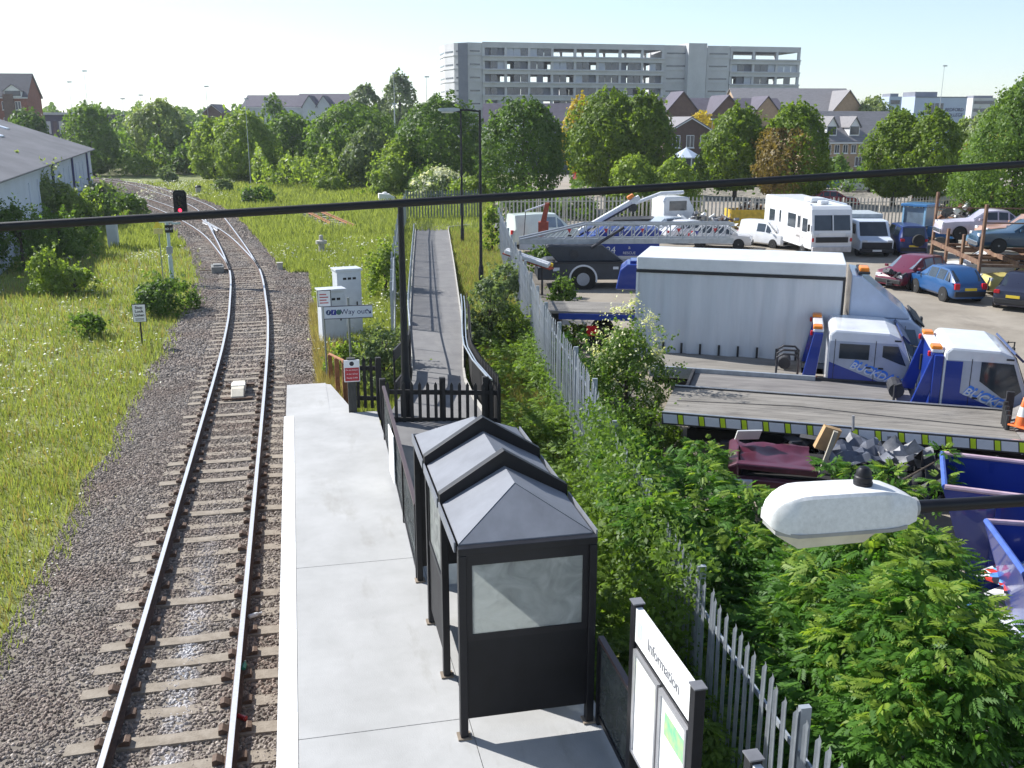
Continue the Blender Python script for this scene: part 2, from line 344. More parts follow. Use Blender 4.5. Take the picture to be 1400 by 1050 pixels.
# ---- rails
RP = [(-.07,-.165),(.07,-.165),(.07,-.15),(.012,-.13),(.012,-.045),(.036,-.03),(.036,-.004),(-.036,-.004),(-.036,-.03),(-.012,-.045),(-.012,-.13),(-.07,-.15)]
def offset(L, d):
    out = []
    for i in range(len(L)):
        t = L[min(i+1, len(L)-1)]-L[max(i-1, 0)]; t.z = 0; t.normalize(); out.append(L[i]+Vector((t.y, -t.x, 0))*d)
    return out
def rail(L, d, parent, worn=True):
    P = offset(L, d)
    r = B().sweep(P, RP).build('rail', m_rail_side, parent, smooth=35)
    if worn: B().sweep(P, [(-.037,-.008),(.037,-.008),(.034,.002),(-.034,.002)]).build('running_surface', m_rail_top, r)
    return r
trk = thing('railway_track', 'curving single railway line with bright rails beside the platform', 'railway track')
tr2 = thing('railway_track', 'second railway line diverging right from the points in the distance', 'railway track')
for d in (-.72, .72): rail(LA, d, trk)
for d in (-.72, .72): rail(LB, d, tr2)
def sleeper_mesh(h):
    b = B(); rings = []
    for x, z, wd in ((-h,-.185,.13),(-h+.3,-.172,.135),(-.45,-.188,.125),(0,-.195,.12),(.45,-.188,.125),(h-.3,-.172,.135),(h,-.185,.13)):
        rings.append([(x,-wd,z-.13),(x,wd,z-.13),(x,wd*.88,z),(x,-wd*.88,z)])
    return b.loft(rings).mesh('sleeper', m_sleeper)
sm1 = sleeper_mesh(1.27); sm2 = sleeper_mesh(1.6)
cb = B().prism([(-.2,-.19),(.2,-.19),(.2,-.12),(.15,-.105),(.09,-.14),(.06,-.164),(-.06,-.164),(-.09,-.14),(-.15,-.105),(-.2,-.12)], -.07, .07)
clipm = cb.mesh('rail_clip', m_clip)
def lay(L, par, y0, y1, step, me, clips=0.):
    acc = 0; k = 0
    for p, q in zip(L, L[1:]):
        seg = (q-p).length
        while acc < seg:
            c = p.lerp(q, acc/seg)
            if y0 <= c.y <= y1:
                o = link('sleeper', me, par); t = q-p
                o.location = (c.x+random.uniform(-.035,.035), c.y+random.uniform(-.02,.02), random.uniform(-.022,.004)); o.rotation_euler.z = math.atan2(t.y, t.x)-math.pi/2+random.uniform(-.015,.015)
                if c.y < clips:
                    for s in (-.72, .72): q2 = link('rail_clip', clipm, o); q2.location = (s, 0, 0)
            acc += step
        acc -= seg
lay(LA, trk, 3.5, 52, .61, sm1, 31); lay(LA, trk, 52, 67, .62, sm2); lay(LA, trk, 67, 120, .7, sm1); lay(LB, tr2, 67.3, 125, .7, sm1)
# crossing nose and check rails between the two lines
cx = B()
for y0, y1, L, d in ((70, 76, LA, .64), (69, 75, LB, -.64)):
    pts = [Vector((xa(y, L)+d, y, 0)) for y in np.linspace(y0, y1, 6)]
    cx.sweep(pts, RP)
cx.build('check_rail', m_rail_top, trk)
pm = B().box(-.3,-.55,-.2,.3,.55,.12).box(-.2,-.3,.12,.2,.3,.2).build('point_machine', M('machine_grey',(.2,.2,.19),.7), trk, bevel=.02); pm.location = (-4.0, 50.8, 0); pm.rotation_euler.z = .1
B().box(-.9,-.03,-.12,1.5,.03,-.08).build('drive_rod', m_clip, pm)
# magnet ramp between the rails
aw = thing('track_magnet', 'cream box shaped train warning magnet fixed between the rails', 'track magnet', (-1.83, 27.2, 0))
m_cream = M('cream_steel', (.58,.53,.42), .6, var=.12)
B().prism([(-.75,-.14),(.75,-.14),(.75,-.05),(.45,.05),(-.45,.05),(-.75,-.09)], -.17, .17, 'x').build('ramp', m_cream, aw, bevel=.015)
B().box(-.19,-.18,-.12,.19,.18,.075).build('magnet_case', M('pale_case',(.72,.69,.6),.5), aw, bevel=.015)
B().box(-.4,-.8,-.17,.4,-.66,-.12).box(-.4,.66,-.17,.4,.8,-.12).build('mounting_bar', m_clip, aw)
# ---- abandoned siding in the grass
sd = thing('disused_siding', 'short rusty pair of disused rails ending in the long grass', 'disused rails')
s0, s1 = Vector((*G(485,313,GZ), 0)), Vector((*G(425,286,GZ), 0)); s2, s3 = Vector((*G(452,309,GZ), 0)), Vector((*G(409,287,GZ), 0))
m_rust = M('bright_rust', (.30,.13,.06), .9, var=.35, scale=6)
for a, b in ((s0, s1), (s2, s3)): B().sweep([a+Vector((0,0,.06)), b+Vector((0,0,.06))], [(p*1.3, q*1.0) for p, q in RP]).build('rail', m_rust, sd)
for k in range(7):
    c = s0.lerp(s1, (k+.5)/7); d = s2.lerp(s3, (k+.5)/7); mid = (c+d)/2; t = c-d
    B().obox((mid.x, mid.y, -.22), (t.length+.9, .24, .12), math.atan2(t.y, t.x)).build('sleeper', m_kerb, sd)
# ---- platform
pl = link('platform', None); tag(pl, kind='structure')
B().box(-.42,-6,-.5,1.5,20.97,.76).box(1.5,-6,-.5,2.92,13.0,.76).build('platform_wall', m_brick_dk, pl)
yb = [-6, 3.3, 9.12, 13.25, 20.95]
for a, b in zip(yb, yb[1:]): B().box(-.28, a+.006, .76, 1.52, b-.006, .9).build('slab', m_conc, pl)
B().box(1.528,-6,.76,2.95,9.11,.897).build('slab', m_conc, pl); B().box(1.528,9.122,.76,2.95,13.1,.897).build('slab', m_conc, pl)
y = -6.
while y < 20.9:
    e = min(20.95, y+.92); B().box(-.5, y+.004, .78, -.286, e-.004, .905).build('coping_stone', m_white, pl); y += .92
B().prism([(20.96,-.4),(20.96,.885),(22.6,.80),(24.4,.70),(24.4,-.4)], -.46, .5, 'x').build('end_ramp', m_conc, pl)
B().add([(.5,20.96,.884),(1.05,20.96,.884),(.62,24.2,.705),(.5,24.3,.70),(.5,20.96,-.4),(1.05,20.96,-.4),(.62,24.2,-.4),(.5,24.3,-.4)],
        [(0,1,2,3),(0,4,5,1),(1,5,6,2),(2,6,7,3),(3,7,4,0)]).build('ramp_shoulder', m_conc, pl)
# ---- footpath ramp behind the platform
PT = [((1.56,13.1),(3.7,13.1),.86),((1.62,20.2),(3.85,20.1),.82),(G(563,520,.62),G(634,520,.62),.62),(G(561,450,.40),G(631,450,.40),.40),(G(563,400,.22),G(625,400,.22),.22),(G(566,350,.06),G(618,350,.06),.06),(G(569,312,-.05),G(612,312,-.05),-.05),(G(569,303,-.08),G(612,303,-.08),-.08)]
fp = link('footpath', None); tag(fp, kind='structure')
LPT = catmull([(a[0],a[1],z) for a, b, z in PT], 1.5); RPT = catmull([(b[0],b[1],z) for a, b, z in PT], 1.5)
nn = min(len(LPT), len(RPT)); LPT = [LPT[int(i*(len(LPT)-1)/(nn-1))] for i in range(nn)]; RPT = [RPT[int(i*(len(RPT)-1)/(nn-1))] for i in range(nn)]
b = B(); b.loft([[l, r, r-Vector((0,0,1.2)), l-Vector((0,0,1.2))] for l, r in zip(LPT, RPT)]); b.build('path_surface', m_path, fp)
b = B()
c = [G(560,303,-.07), G(690,303,-.07), G(690,311,-.07), G(614,311,-.07), G(612,313,-.07), G(560,313,-.07)]
b.add([(x, y, -.074) for x, y in c], [tuple(range(6))]); b.build('path_landing', m_path, fp)
for side, L in ((-1, LPT), (1, RPT)):
    for i in range(4 if side > 0 else 7, len(L)-2, 1):
        B().sweep([L[i]+(L[i+1]-L[i])*.01, L[i]+(L[i+1]-L[i])*.99], [(side*.005-.05*(side<0),-.2),(side*.005+.055*(side>0)+.0,-.2),(side*.005+.055*(side>0),.07),(side*.005-.05*(side<0),.07)]).build('edging', m_kerb, fp)
B().sweep([Vector((*G(614,311,-.02),-.02)), Vector((*G(642,308,-.02),-.02))], [(-.06,-.2),(.06,-.2),(.06,.09),(-.06,.09)]).build('edging', m_kerb, fp)
# ================================================ station furniture
m_blk = M('black_powder_coat', (.009,.009,.012), .45, var=.3, scale=8, spec=.35)
m_blk2 = M('black_board', (.008,.008,.010), .5, var=.4, scale=3, spec=.3)
m_roof = M('grey_roof_sheet', (.20,.21,.235), .62, metal=.0, var=.14, scale=2.5, spec=.25, stretch=(1,1,.3))
m_galv = M('galvanised_steel', (.36,.39,.42), .5, metal=.35, var=.2, scale=5)
m_wood = M('dark_stained_wood', (.020,.018,.017), .7, var=.4, scale=6, stretch=(6,6,1))
m_silver = M('silver_rail', (.62,.64,.66), .3, metal=.8, var=.1)
m_film = clearglass('scratched_plastic', (.60,.62,.60), .80)
m_mesh = clearglass('fine_mesh', (.16,.17,.17), .55, .6)
m_post = M('poster_white', (.80,.80,.79), .5, var=.04)
m_bolt = M('rusty_bolt', (.25,.2,.15), .8)
# ---- waiting shelter: three gabled bays on black portal frames
X0, X1, XC, PZ0, EV, RG = 1.38, 2.82, 2.10, .9, 3.0, 3.46
YF = [8.80, 10.0, 11.28, 12.48]
sh = thing('waiting_shelter', 'black framed platform shelter with three grey pitched roof bays', 'shelter', (0,0,0))
def bar(b, p, q, wx, wz):   # rectangular bar between two points in an x-z plane
    p, q = Vector(p), Vector(q); d = q-p; L = d.length; a = math.atan2(d.z, d.x)
    return b.obox((p+q)/2, (L, wx, wz), ry=-a)
for i, y in enumerate(YF):
    end = i in (0, 3); ev = EV+(.0 if end else .17); rg = RG+.17
    for x in (X0+.04, X1-.04):
        po = B().box(x-.04, y-.05, PZ0+.02, x+.04, y+.05, ev-(.02 if end else .12)).build('post', m_blk, sh, bevel=.006)
        B().box(x-.07, y-.07, PZ0+.001, x+.07, y+.07, PZ0+.02).build('foot_plate', m_bolt, po)
    if end:
        B().box(X0, y-.05, ev-.017, X1, y+.05, ev+.06).build('end_beam', m_blk, sh, bevel=.006)
    else:
        b = B(); b.add([(X0-.01,y-.055,ev-.20),(X0-.01,y-.055,ev+.01),(XC,y-.055,rg+.01),(X1+.01,y-.055,ev+.01),(X1+.01,y-.055,ev-.20),(XC,y-.055,rg-.22),
                        (X0-.01,y+.055,ev-.20),(X0-.01,y+.055,ev+.01),(XC,y+.055,rg+.01),(X1+.01,y+.055,ev+.01),(X1+.01,y+.055,ev-.20),(XC,y+.055,rg-.22)],
                       [(0,1,2,5),(5,2,3,4),(6,11,8,7),(11,10,9,8),(1,7,8,2),(2,8,9,3),(0,5,11,6),(5,4,10,11),(0,6,7,1),(4,3,9,10)])
        b.build('gable_frame', m_blk, sh, bevel=.005)
# roof sheets (butted against the frames)
yi = [YF[0]+.052, YF[1]-.057, YF[1]+.057, YF[2]-.057, YF[2]+.057, YF[3]-.052]
def sheet3(pts, name='roof_panel', t=.02):
    b = B(); n = len(pts); b.add(list(pts)+[(x, y, z-t) for x, y, z in pts], [tuple(range(n)), tuple(range(2*n-1, n-1, -1))]+[(i, (i+1) % n, n+(i+1) % n, n+i) for i in range(n)])
    return b.build(name, m_roof, sh)
hipf, hipb = YF[0]+.62, YF[3]-.62
EZ = EV+.075
sheet3([(X0+.02,yi[0],EZ),(X0+.02,yi[1],EZ),(XC,yi[1],RG),(XC,hipf,RG)]); sheet3([(X1-.02,yi[0],EZ),(X1-.02,yi[1],EZ),(XC,yi[1],RG),(XC,hipf,RG)])
sheet3([(X0+.03,yi[0]-.001,EZ-.004),(X1-.03,yi[0]-.001,EZ-.004),(XC,hipf-.006,RG-.008)])
sheet3([(X0+.02,yi[2],EZ),(X0+.02,yi[3],EZ),(XC,yi[3],RG),(XC,yi[2],RG)]); sheet3([(X1-.02,yi[2],EZ),(X1-.02,yi[3],EZ),(XC,yi[3],RG),(XC,yi[2],RG)])
sheet3([(X0+.02,yi[4],EZ),(X0+.02,yi[5],EZ),(XC,hipb,RG),(XC,yi[4],RG)]); sheet3([(X1-.02,yi[4],EZ),(X1-.02,yi[5],EZ),(XC,hipb,RG),(XC,yi[4],RG)])
sheet3([(X0+.03,yi[5]+.001,EZ-.004),(X1-.03,yi[5]+.001,EZ-.004),(XC,hipb+.006,RG-.008)])
for a, c in ((0,1),(2,3),(4,5)):
    for x, s in ((X0, -1), (X1, 1)):
        B().prism([(x+s*.012,EZ-.09),(x+s*.028,EZ-.09),(x+s*.028,EZ+.02),(x+s*.012,EZ+.02)], yi[a], yi[c]).build('eaves_trim', m_roof, sh)
# end walls and sides
def wall(x0, y0, x1, y1, nm='wall_panel'):
    """half height black board with a framed scratched window above"""
    d = Vector((x1-x0, y1-y0, 0)); L = d.length; rz = math.atan2(d.y, d.x)
    p = link(nm, B().box(0,-.012,1.12,L,.012,2.02).mesh(nm, m_blk2), sh); p.location = (x0, y0, 0); p.rotation_euler.z = rz
    fr = B().box(0,-.02,2.02,L,.02,2.09).box(0,-.02,2.09,.06,.02,2.86).box(L-.06,-.02,2.09,L,.02,2.86).box(0,-.02,2.86,L,.02,2.975)
    bm = bmesh.new(); f = fr.build('window_frame', m_blk, p)
    B().box(.061,-.004,2.091,L-.061,.004,2.859).build('pane', m_film, p)
    return p
wall(X0+.081, YF[0], X1-.081, YF[0]); wall(X0+.081, YF[3], X1-.081, YF[3])
wall(X0+.04, YF[1]+.051, X0+.04, YF[2]-.051)
for a, c in zip(YF, YF[1:]): wall(X1-.04, a+.051, X1-.04, c-.051)
be = thing('bench', 'grey perch bench along the back inside the shelter', 'bench')
B().box(2.44, 9.2, 1.33, 2.74, 12.1, 1.37).build('seat', m_galv, be)
for y in (9.4, 10.65, 11.9): B().box(2.56, y-.03, .9, 2.62, y+.03, 1.33).build('leg', m_blk, be)
# ---- low fence panels in line behind the shelter and towards the camera
def low_fence(name, label, pts, top, poster=None, group=None, z0=.9):
    t = thing(name, label, 'fence', group=group)
    for i, (a, c) in enumerate(zip(pts, pts[1:])):
        a, c = Vector((*a, 0)), Vector((*c, 0)); d = c-a; L = d.length; rz = math.atan2(d.y, d.x)
        p = link('mesh_panel', B().box(.04,-.006,z0+.14,L-.04,.006,top-.045).mesh('mesh_panel', m_mesh), t); p.location = a; p.rotation_euler.z = rz
        r = B().box(0,-.03,top-.045,L,.03,top).build('top_rail', M('brown_rail',(.075,.05,.05),.5), t, loc=a, rz=rz)
        B().box(0,-.02,z0+.08,L,.02,z0+.139).build('bottom_rail', m_blk, t, loc=a, rz=rz)
        for k in range(0, int(L/.09)):
            pass
    for q in pts: B().box(q[0]-.03, q[1]-.03, z0-.0, q[0]+.03, q[1]+.03, top-.046).build('post', m_blk, t)
    return t
lf = low_fence('platform_fence', 'low black mesh fence with brown top rail behind the platform', [(1.40,12.56),(1.44,14.6),(1.48,16.6),(1.52,18.9)], 2.03)
nb = B().box(-.015, 0, 1.05, 0, .75, 1.93).build('poster_board', m_post); tag(nb, 'blank white poster board fixed to the low platform fence', 'poster board'); nb.location = (1.425, 15.9, 0); nb.rotation_euler.z = .02
# ---- information boards
def info_board(label, y0, y1, x, ztop, header=True):
    t = thing('information_board', label, 'sign')
    for y in (y0, y1):
        po = B().box(x-.045, y-.05, .9, x+.045, y+.05, ztop).build('post', m_blk, t, bevel=.004)
        B().box(x-.055, y-.06, ztop, x+.055, y+.06, ztop+.012).build('cap', M('cap_grey',(.16,.16,.17),.5), po)
    L = y1-y0
    B().box(x-.02, y0+.05, 1.35, x+.02, y1-.05, 2.52).build('backboard', m_blk2, t)
    hd = B().box(x-.03, y0+.051, 2.56, x+.03, y1-.051, ztop-.03).build('header', m_post, t)
    if header: text('Information', .155, M('sign_grey_letter',(.16,.16,.18),.5), 'lettering', hd, (x-.032, (y0+y1)/2-.05, (2.56+ztop)/2-.03), (math.pi/2, 0, -math.pi/2))
    if header: B().box(x-.0325, y1-.22, 2.64, x-.0301, y1-.12, ztop-.11).build('logo', M('pale_green_logo',(.45,.72,.62),.5), hd)
    m1 = M('map_print', (.62,.66,.42), .5, col2=(.80,.80,.74), scale=2.2, detail=3); m2 = M('green_print', (.12,.45,.28), .5, col2=(.45,.55,.25), scale=9); m_al = M('aluminium_frame', (.5,.5,.52), .35, metal=.6, var=.1)
    h = (L-.1)/2
    for k in range(2):
        a = y1-.05-h*k-.02; c = a-h+.04       # far one first
        f = B()
        for q in ((a-.035, a, 1.42, 2.49), (c, c+.035, 1.42, 2.49)): f.box(x-.05, q[0], q[2], x-.0201, q[1], q[3])
        for q in ((1.42, 1.455), (2.455, 2.49)): f.box(x-.05, c+.035, q[0], x-.0201, a-.035, q[1])
        fo = f.build('poster_case', m_al, t)
        B().box(x-.032, c+.036, 1.456, x-.0201, a-.036, 2.454).build('poster', m_post, t)
        if k == 0: B().box(x-.034, c+.06, 2.05, x-.0321, a-.06, 2.40).build('map', m1, t)
        else:
            B().box(x-.034, c+.05, 2.12, x-.0321, a-.12, 2.34).build('map', m2, t)
            for j in range(6): B().box(x-.0335, c+.06, 1.6+j*.07, x-.0321, a-.06, 1.615+j*.07).build('text_line', M('faint_print',(.6,.6,.6),.6), t)
    return t
info_board('black framed information board with two poster cases beside the shelter', 6.2, 7.6, 2.84, 2.92)
ib2 = info_board('black framed board at the bottom edge, nearest the camera', 3.7, 5.25, 2.84, 2.97, False)
low_fence('back_fence', 'low dark fence between the shelter and the information board', [(2.86,7.66),(2.87,8.72)], 1.95)
# ---- picket gate and ramp fences
def picket_fence(name, label, a, b, z0a, z0b, h, pitch, w=.07, rails=(.22,.78), point=True, group=None, mat=m_wood):
    t = thing(name, label, 'fence', group=group)
    a, b = Vector((*a, z0a)), Vector((*b, z0b)); d = b-a; L = d.xy.length; rz = math.atan2(d.y, d.x); n = max(2, int(L/pitch))
    prof = [(-w/2,.06),(w/2,.06),(w/2,h-.07),(0,h),(-w/2,h-.07)] if point else [(-w/2,.06),(w/2,.06),(w/2,h),(-w/2,h)]
    me = B().prism(prof, -.012, .012).mesh('picket', mat)
    for i in range(n+1):
        p = a.lerp(b, i/n); o = link('picket', me, t); o.location = p; o.rotation_euler.z = rz+random.uniform(-.02,.02)
    for f in rails:
        off = Vector((-math.sin(rz), math.cos(rz), 0))*.035
        p, q = a+Vector((0,0,h*f))+off, b+Vector((0,0,h*f))+off
        B().add([p+v for v in (Vector((0,0,-.05)), Vector((0,0,.05)))]+[q+v for v in (Vector((0,0,-.05)), Vector((0,0,.05)))]+
                [p+off*1.2+v for v in (Vector((0,0,-.05)), Vector((0,0,.05)))]+[q+off*1.2+v for v in (Vector((0,0,-.05)), Vector((0,0,.05)))],
                [(0,1,3,2),(4,6,7,5),(0,4,5,1),(2,3,7,6),(1,5,7,3),(0,2,6,4)]).build('rail', mat, t)
    return t
pf = picket_fence('picket_fence', 'black wooden picket fence with gate across the foot of the ramp', (1.72,20.3), (4.1,19.95), .62, .55, 1.12, .165)
for x, y in ((1.62,20.35),(2.9,20.18),(3.82,20.05)): B().box(x-.06,y-.0,.3,x+.06,y+.12,1.78).build('post', m_wood, pf)
pf2 = picket_fence('picket_fence', 'short black picket fence stub beside the red notice at the platform end', (1.0,21.4), (1.6,21.3), .82, .8, 1.25, .14)
B().box(1.55,21.2,.6,1.67,21.32,2.05).build('post', m_wood, pf2)
# right-hand ramp fence and its two silver handrails
def rp(i): return RPT[i]
ks = [k for k, p in enumerate(RPT) if 19.5 < p.y < 34]
pk = thing('ramp_fence', 'black picket fence along the right side of the ramp', 'fence')
pme = B().prism([(-.035,-.35),(.035,-.35),(.035,.98),(0,1.05),(-.035,.98)], -.012, .012).mesh('picket', m_wood)
yy = 19.9
while yy < 33:
    j = max(k for k in range(len(RPT)) if RPT[k].y <= yy); p = RPT[j].lerp(RPT[j+1], (yy-RPT[j].y)/(RPT[j+1].y-RPT[j].y))
    o = link('picket', pme, pk); o.location = p+Vector((.22,0,0)); o.rotation_euler.z = math.pi/2; yy += .2
for zz in (.25,.8): B().sweep([RPT[k]+Vector((.26,0,zz)) for k in ks], [(-.02,-.04),(.02,-.04),(.02,.04),(-.02,.04)]).build('rail', m_wood, pk)
for off, nm in ((.02,.95),(.12,.88)):
    b = B().tube([RPT[k]+Vector((off,0,nm)) for k in ks], .022).build('handrail', m_silver, pk)
for k in ks[::3]: B().tube([RPT[k]+Vector((.07,0,-.2)), RPT[k]+Vector((.07,0,.9))], .03).build('post', m_blk, pk)
# left-hand ramp fence: wide top and bottom rails, thin uprights, handrail beyond
kl = [k for k, p in enumerate(LPT) if 20.4 < p.y < 26.2]; kh = [k for k, p in enumerate(LPT) if 25.5 < p.y < 62]
lfz = thing('ramp_fence', 'black railing with thin uprights along the left side of the ramp', 'fence')
for zz, hh in ((.3,.12),(1.08,.14)): B().sweep([LPT[k]+Vector((-.06,0,zz)) for k in kl], [(-.02,-hh),(.02,-hh),(.02,hh),(-.02,hh)]).build('rail', m_wood, lfz)
for k in kl:
    for f in (0,.5):
        p = LPT[k].lerp(LPT[k+1], f); B().box(p.x-.075,p.y-.02,p.z-.3,p.x-.035,p.y+.02,p.z+1.1).build('upright', m_wood, lfz)
hr = thing('handrail', 'thin silver handrail along the left edge of the footpath', 'handrail')
B().tube([LPT[k]+Vector((-.05,0,.98)) for k in kh], .022).build('rail', m_galv, hr)
for k in kh[::2]: B().tube([LPT[k]+Vector((-.05,0,-.2)), LPT[k]+Vector((-.05,0,.97))], .02).build('post', m_galv, hr)
# ---- palisade fences
def pale_mesh(h, w):
    # W-section pale with a three-pointed top
    b = B(); q = [(-w/2,.012),(-w/4,-.006),(0,.006),(w/4,-.006),(w/2,.012)]
    vs = []
    for k, (x, y) in enumerate(q): vs += [(x, y, .02), (x, y, h-(.09 if k % 2 == 0 and k != 2 else .05 if k != 2 else 0))]
    b.add(vs, [(2*i, 2*i+2, 2*i+3, 2*i+1) for i in range(4)])
    me = b.mesh('pale', m_galv); return me
pal = thing('palisade_fence', 'galvanised steel palisade fence running along the edge of the scrapyard', 'fence')
pme = pale_mesh(2.45, .09); L = 0; step = .188
pts = [Vector((x, y, 0)) for x, y in FL]
s = 0.; d0 = 0.; posts = 0.
for p, q in zip(pts, pts[1:]):
    seg = (q-p).length; t = q-p; rz = math.atan2(t.y, t.x)
    while s < seg:
        c = p.lerp(q, s/seg)
        if c.y > 4:
            o = link('pale', pme, pal); o.location = (c.x, c.y, -.25+random.uniform(-.015,.015)); o.rotation_euler = (random.uniform(-.012,.012), 0, rz)
            posts += step
            if posts > 2.7:
                posts = 0; n = Vector((-t.y, t.x, 0)).normalized()*-.07; B().obox((c.x+n.x, c.y+n.y, .95), (.06,.1,2.5), rz).build('post', m_galv, pal)
        s += step
    s -= seg
    for zz in (.25, 1.75):
        n = Vector((t.y, -t.x, 0)).normalized()*.03
        B().sweep([p+n+Vector((0,0,zz)), q+n+Vector((0,0,zz))], [(-.004,-.03),(.02,-.03),(.02,.03),(-.004,.03)]).build('rail', m_galv, pal)
def far_palisade(label, pts, z, h, pitch, w, mat, rails=True):
    t = thing('palisade_fence', label, 'fence'); b = B()
    for (x0,y0),(x1,y1) in zip(pts, pts[1:]):
        L = math.hypot(x1-x0, y1-y0); rz = math.atan2(y1-y0, x1-x0); n = int(L/pitch)
        for i in range(n):
            f = (i+.5)/n; x, y = x0+(x1-x0)*f, y0+(y1-y0)*f; hh = h+random.uniform(-.03,.03)
            dx, dy = math.cos(rz)*w/2, math.sin(rz)*w/2; ox, oy = math.sin(rz)*.012, -math.cos(rz)*.012
            b.add([(x-dx,y-dy,z),(x+ox,y+oy,z),(x+dx,y+dy,z),(x+dx,y+dy,z+hh-.1),(x+ox,y+oy,z+hh),(x-dx,y-dy,z+hh-.1)], [(0,1,4,5),(1,2,3,4)])
        if rails:
            for zz in (.3, h-.35): B().obox(((x0+x1)/2+math.sin(rz)*-.04, (y0+y1)/2+math.cos(rz)*.04, z+zz), (L-.02,.03,.06), rz).build('rail', mat, t)
        for i in range(int(L/2.8)+1):
            f = i*2.8/L; B().obox((x0+(x1-x0)*f-math.sin(rz)*.1, y0+(y1-y0)*f+math.cos(rz)*.1, z+h/2), (.06,.08,h), rz).build('post', mat, t)
    o = b.build('pales', mat, t); o['kind'] = 'stuff'; return t
m_paleg = M('weathered_galvanised', (.50,.47,.41), .6, metal=.1, var=.2, scale=.6)
far_palisade('long grey palisade fence between the scrapyard and the car park', [(14.3,69.0),(19,68.6),(26,67.2),(32,65.2),(38,63.2),(43,62.9),(49,64.0),(56,65.2),(70,64.5)], -.4, 2.3, .27, .11, m_paleg)
far_palisade('green grey palisade fence across the end of the footpath', [G(556,303,-.2), G(655,300,-.2)], -.25, 2.35, .22, .1, M('green_steel',(.13,.16,.14),.6))
far_palisade('steel palisade fence left of the footpath hidden in weeds', [G(541,470,-.2), G(541,415,-.2), G(549,330,-.2), G(556,304,-.2)], -.25, 2.2, .24, .1, m_galv)
# ---- lamp columns
def lamp_column(label, x, y, z0, z1, r, mat, arm=None, head=True, group='lamp columns', base=True):
    t = thing('lamp_column', label, 'street lamp', (x, y, z0), group=group); h = z1-z0
    B().lathe([(r*1.5,0),(r*1.5,.9),(r*1.1,1.0),(r,1.05),(r*.72,h)] if base else [(r,0),(r*.7,h)], seg=12).build('column', mat, t, smooth=40)
    if arm:
        ax, ay = arm; B().tube([(0,0,h-.06),(ax*.5,ay*.5,h+.0),(ax,ay,h+.0)], r*.55).build('arm', mat, t)
        if head:
            rz = math.atan2(ay, ax); hm = M('lamp_grey', (.42,.45,.44), .5)
            hd = B().loft([[(-.1,-.08,-.03),(-.1,.08,-.03),(-.1,.06,.06),(-.1,-.06,.06)],[(.15,-.16,-.07),(.15,.16,-.07),(.15,.11,.1),(.15,-.11,.1)],[(.75,-.14,-.06),(.75,.14,-.06),(.75,.09,.08),(.75,-.09,.08)],[(.85,-.08,-.02),(.85,.08,-.02),(.85,.05,.04),(.85,-.05,.04)]]).build('lamp_head', hm, t, smooth=40, loc=(ax, ay, h), rz=rz)
            B().box(.18,-.12,-.13,.7,.12,-.06).build('bowl', M('lamp_bowl',(.6,.6,.55),.3), hd, bevel=.02)
    elif head:
        B().lathe([(r*.6,h),(.13,h+.03),(.15,h+.12),(.05,h+.2)], seg=10).build('lamp_head', mat, t, smooth=40)
    return t
lamp_column('black lamp column rising from the picket fence by the ramp', 2.16, 20.75, .7, 5.45, .085, m_blk, None, False)
lamp_column('tall black lamp column in the shrubs right of the footpath', 8.1, 43.4, -.2, 7.6, .075, m_blk, (-.95,.2), True)
lamp_column('slim black lamp column at the corner of the path landing', 9.9, 59.2, -.15, 7.7, .075, m_blk, (-.7,.1), False)
x, y = A(613, 150); lamp_column('pale grey street lamp column in front of the big dark tree', x, y, -.3, PZ(150,150), .14, M('lamp_column_grey',(.5,.53,.52),.5), (2.2,-.5), True)
# near platform lamp: pale head on a black arm reaching in from the right
nl = thing('platform_lamp', 'large dirty white lamp head on a black arm, nearest the camera', 'street lamp')
lz = 5.42; p0 = Vector((*G(1046,706,lz), lz)); p1 = Vector((*G(1246,693,lz), lz)); ax = (p1-p0); LL = ax.length; rz = math.atan2(ax.y, ax.x)
m_lw = M('dirty_white_gloss', (.62,.62,.61), .45, col2=(.76,.76,.755), scale=45, detail=12)
stain(m_lw, (.34,.33,.30), 30, .62, .75, .6); stain(m_lw, (.45,.44,.42), 6, .55, .75, .5, (1,1,.3))
rings = []
for f, wd, zb, zt in ((0,.045,-.02,.01),(.008,.06,-.03,.035),(.03,.078,-.038,.06),(.08,.10,-.047,.088),(.14,.117,-.055,.108),(.19,.124,-.06,.118),(.25,.126,-.06,.121),(.5,.124,-.058,.121),(.74,.119,-.055,.118),(.82,.112,-.053,.108),(.92,.088,-.048,.08),(.985,.066,-.043,.055),(1,.055,-.04,.045)):
    x = f*LL; rings.append([(x,-wd,zb),(x,-wd*.97,zb+.05),(x,-wd*.80,zt-.012),(x,-wd*.70,zt),(x,wd*.70,zt),(x,wd*.80,zt-.012),(x,wd*.97,zb+.05),(x,wd,zb)])
can = B().loft(rings).build('canopy', m_lw, nl, smooth=33, loc=p0, rz=rz)
B().loft([[(f*LL,-wd,-.062),(f*LL,wd,-.062),(f*LL,wd,-.045),(f*LL,-wd,-.045)] for f, wd in ((.03,.07),(.15,.128),(.78,.124),(.9,.1))]).build('rim', M('lamp_rim',(.3,.3,.29),.5), nl, loc=p0, rz=rz)
B().loft([[(f*LL,-wd,zb),(f*LL,wd,zb),(f*LL,wd*1.25,-.0625),(f*LL,-wd*1.25,-.0625)] for f, wd, zb in ((.05,.05,-.075),(.18,.085,-.13),(.62,.085,-.12),(.75,.06,-.075))]).build('bowl', M('cream_bowl',(.55,.52,.42),.3), nl, smooth=30, loc=p0, rz=rz)
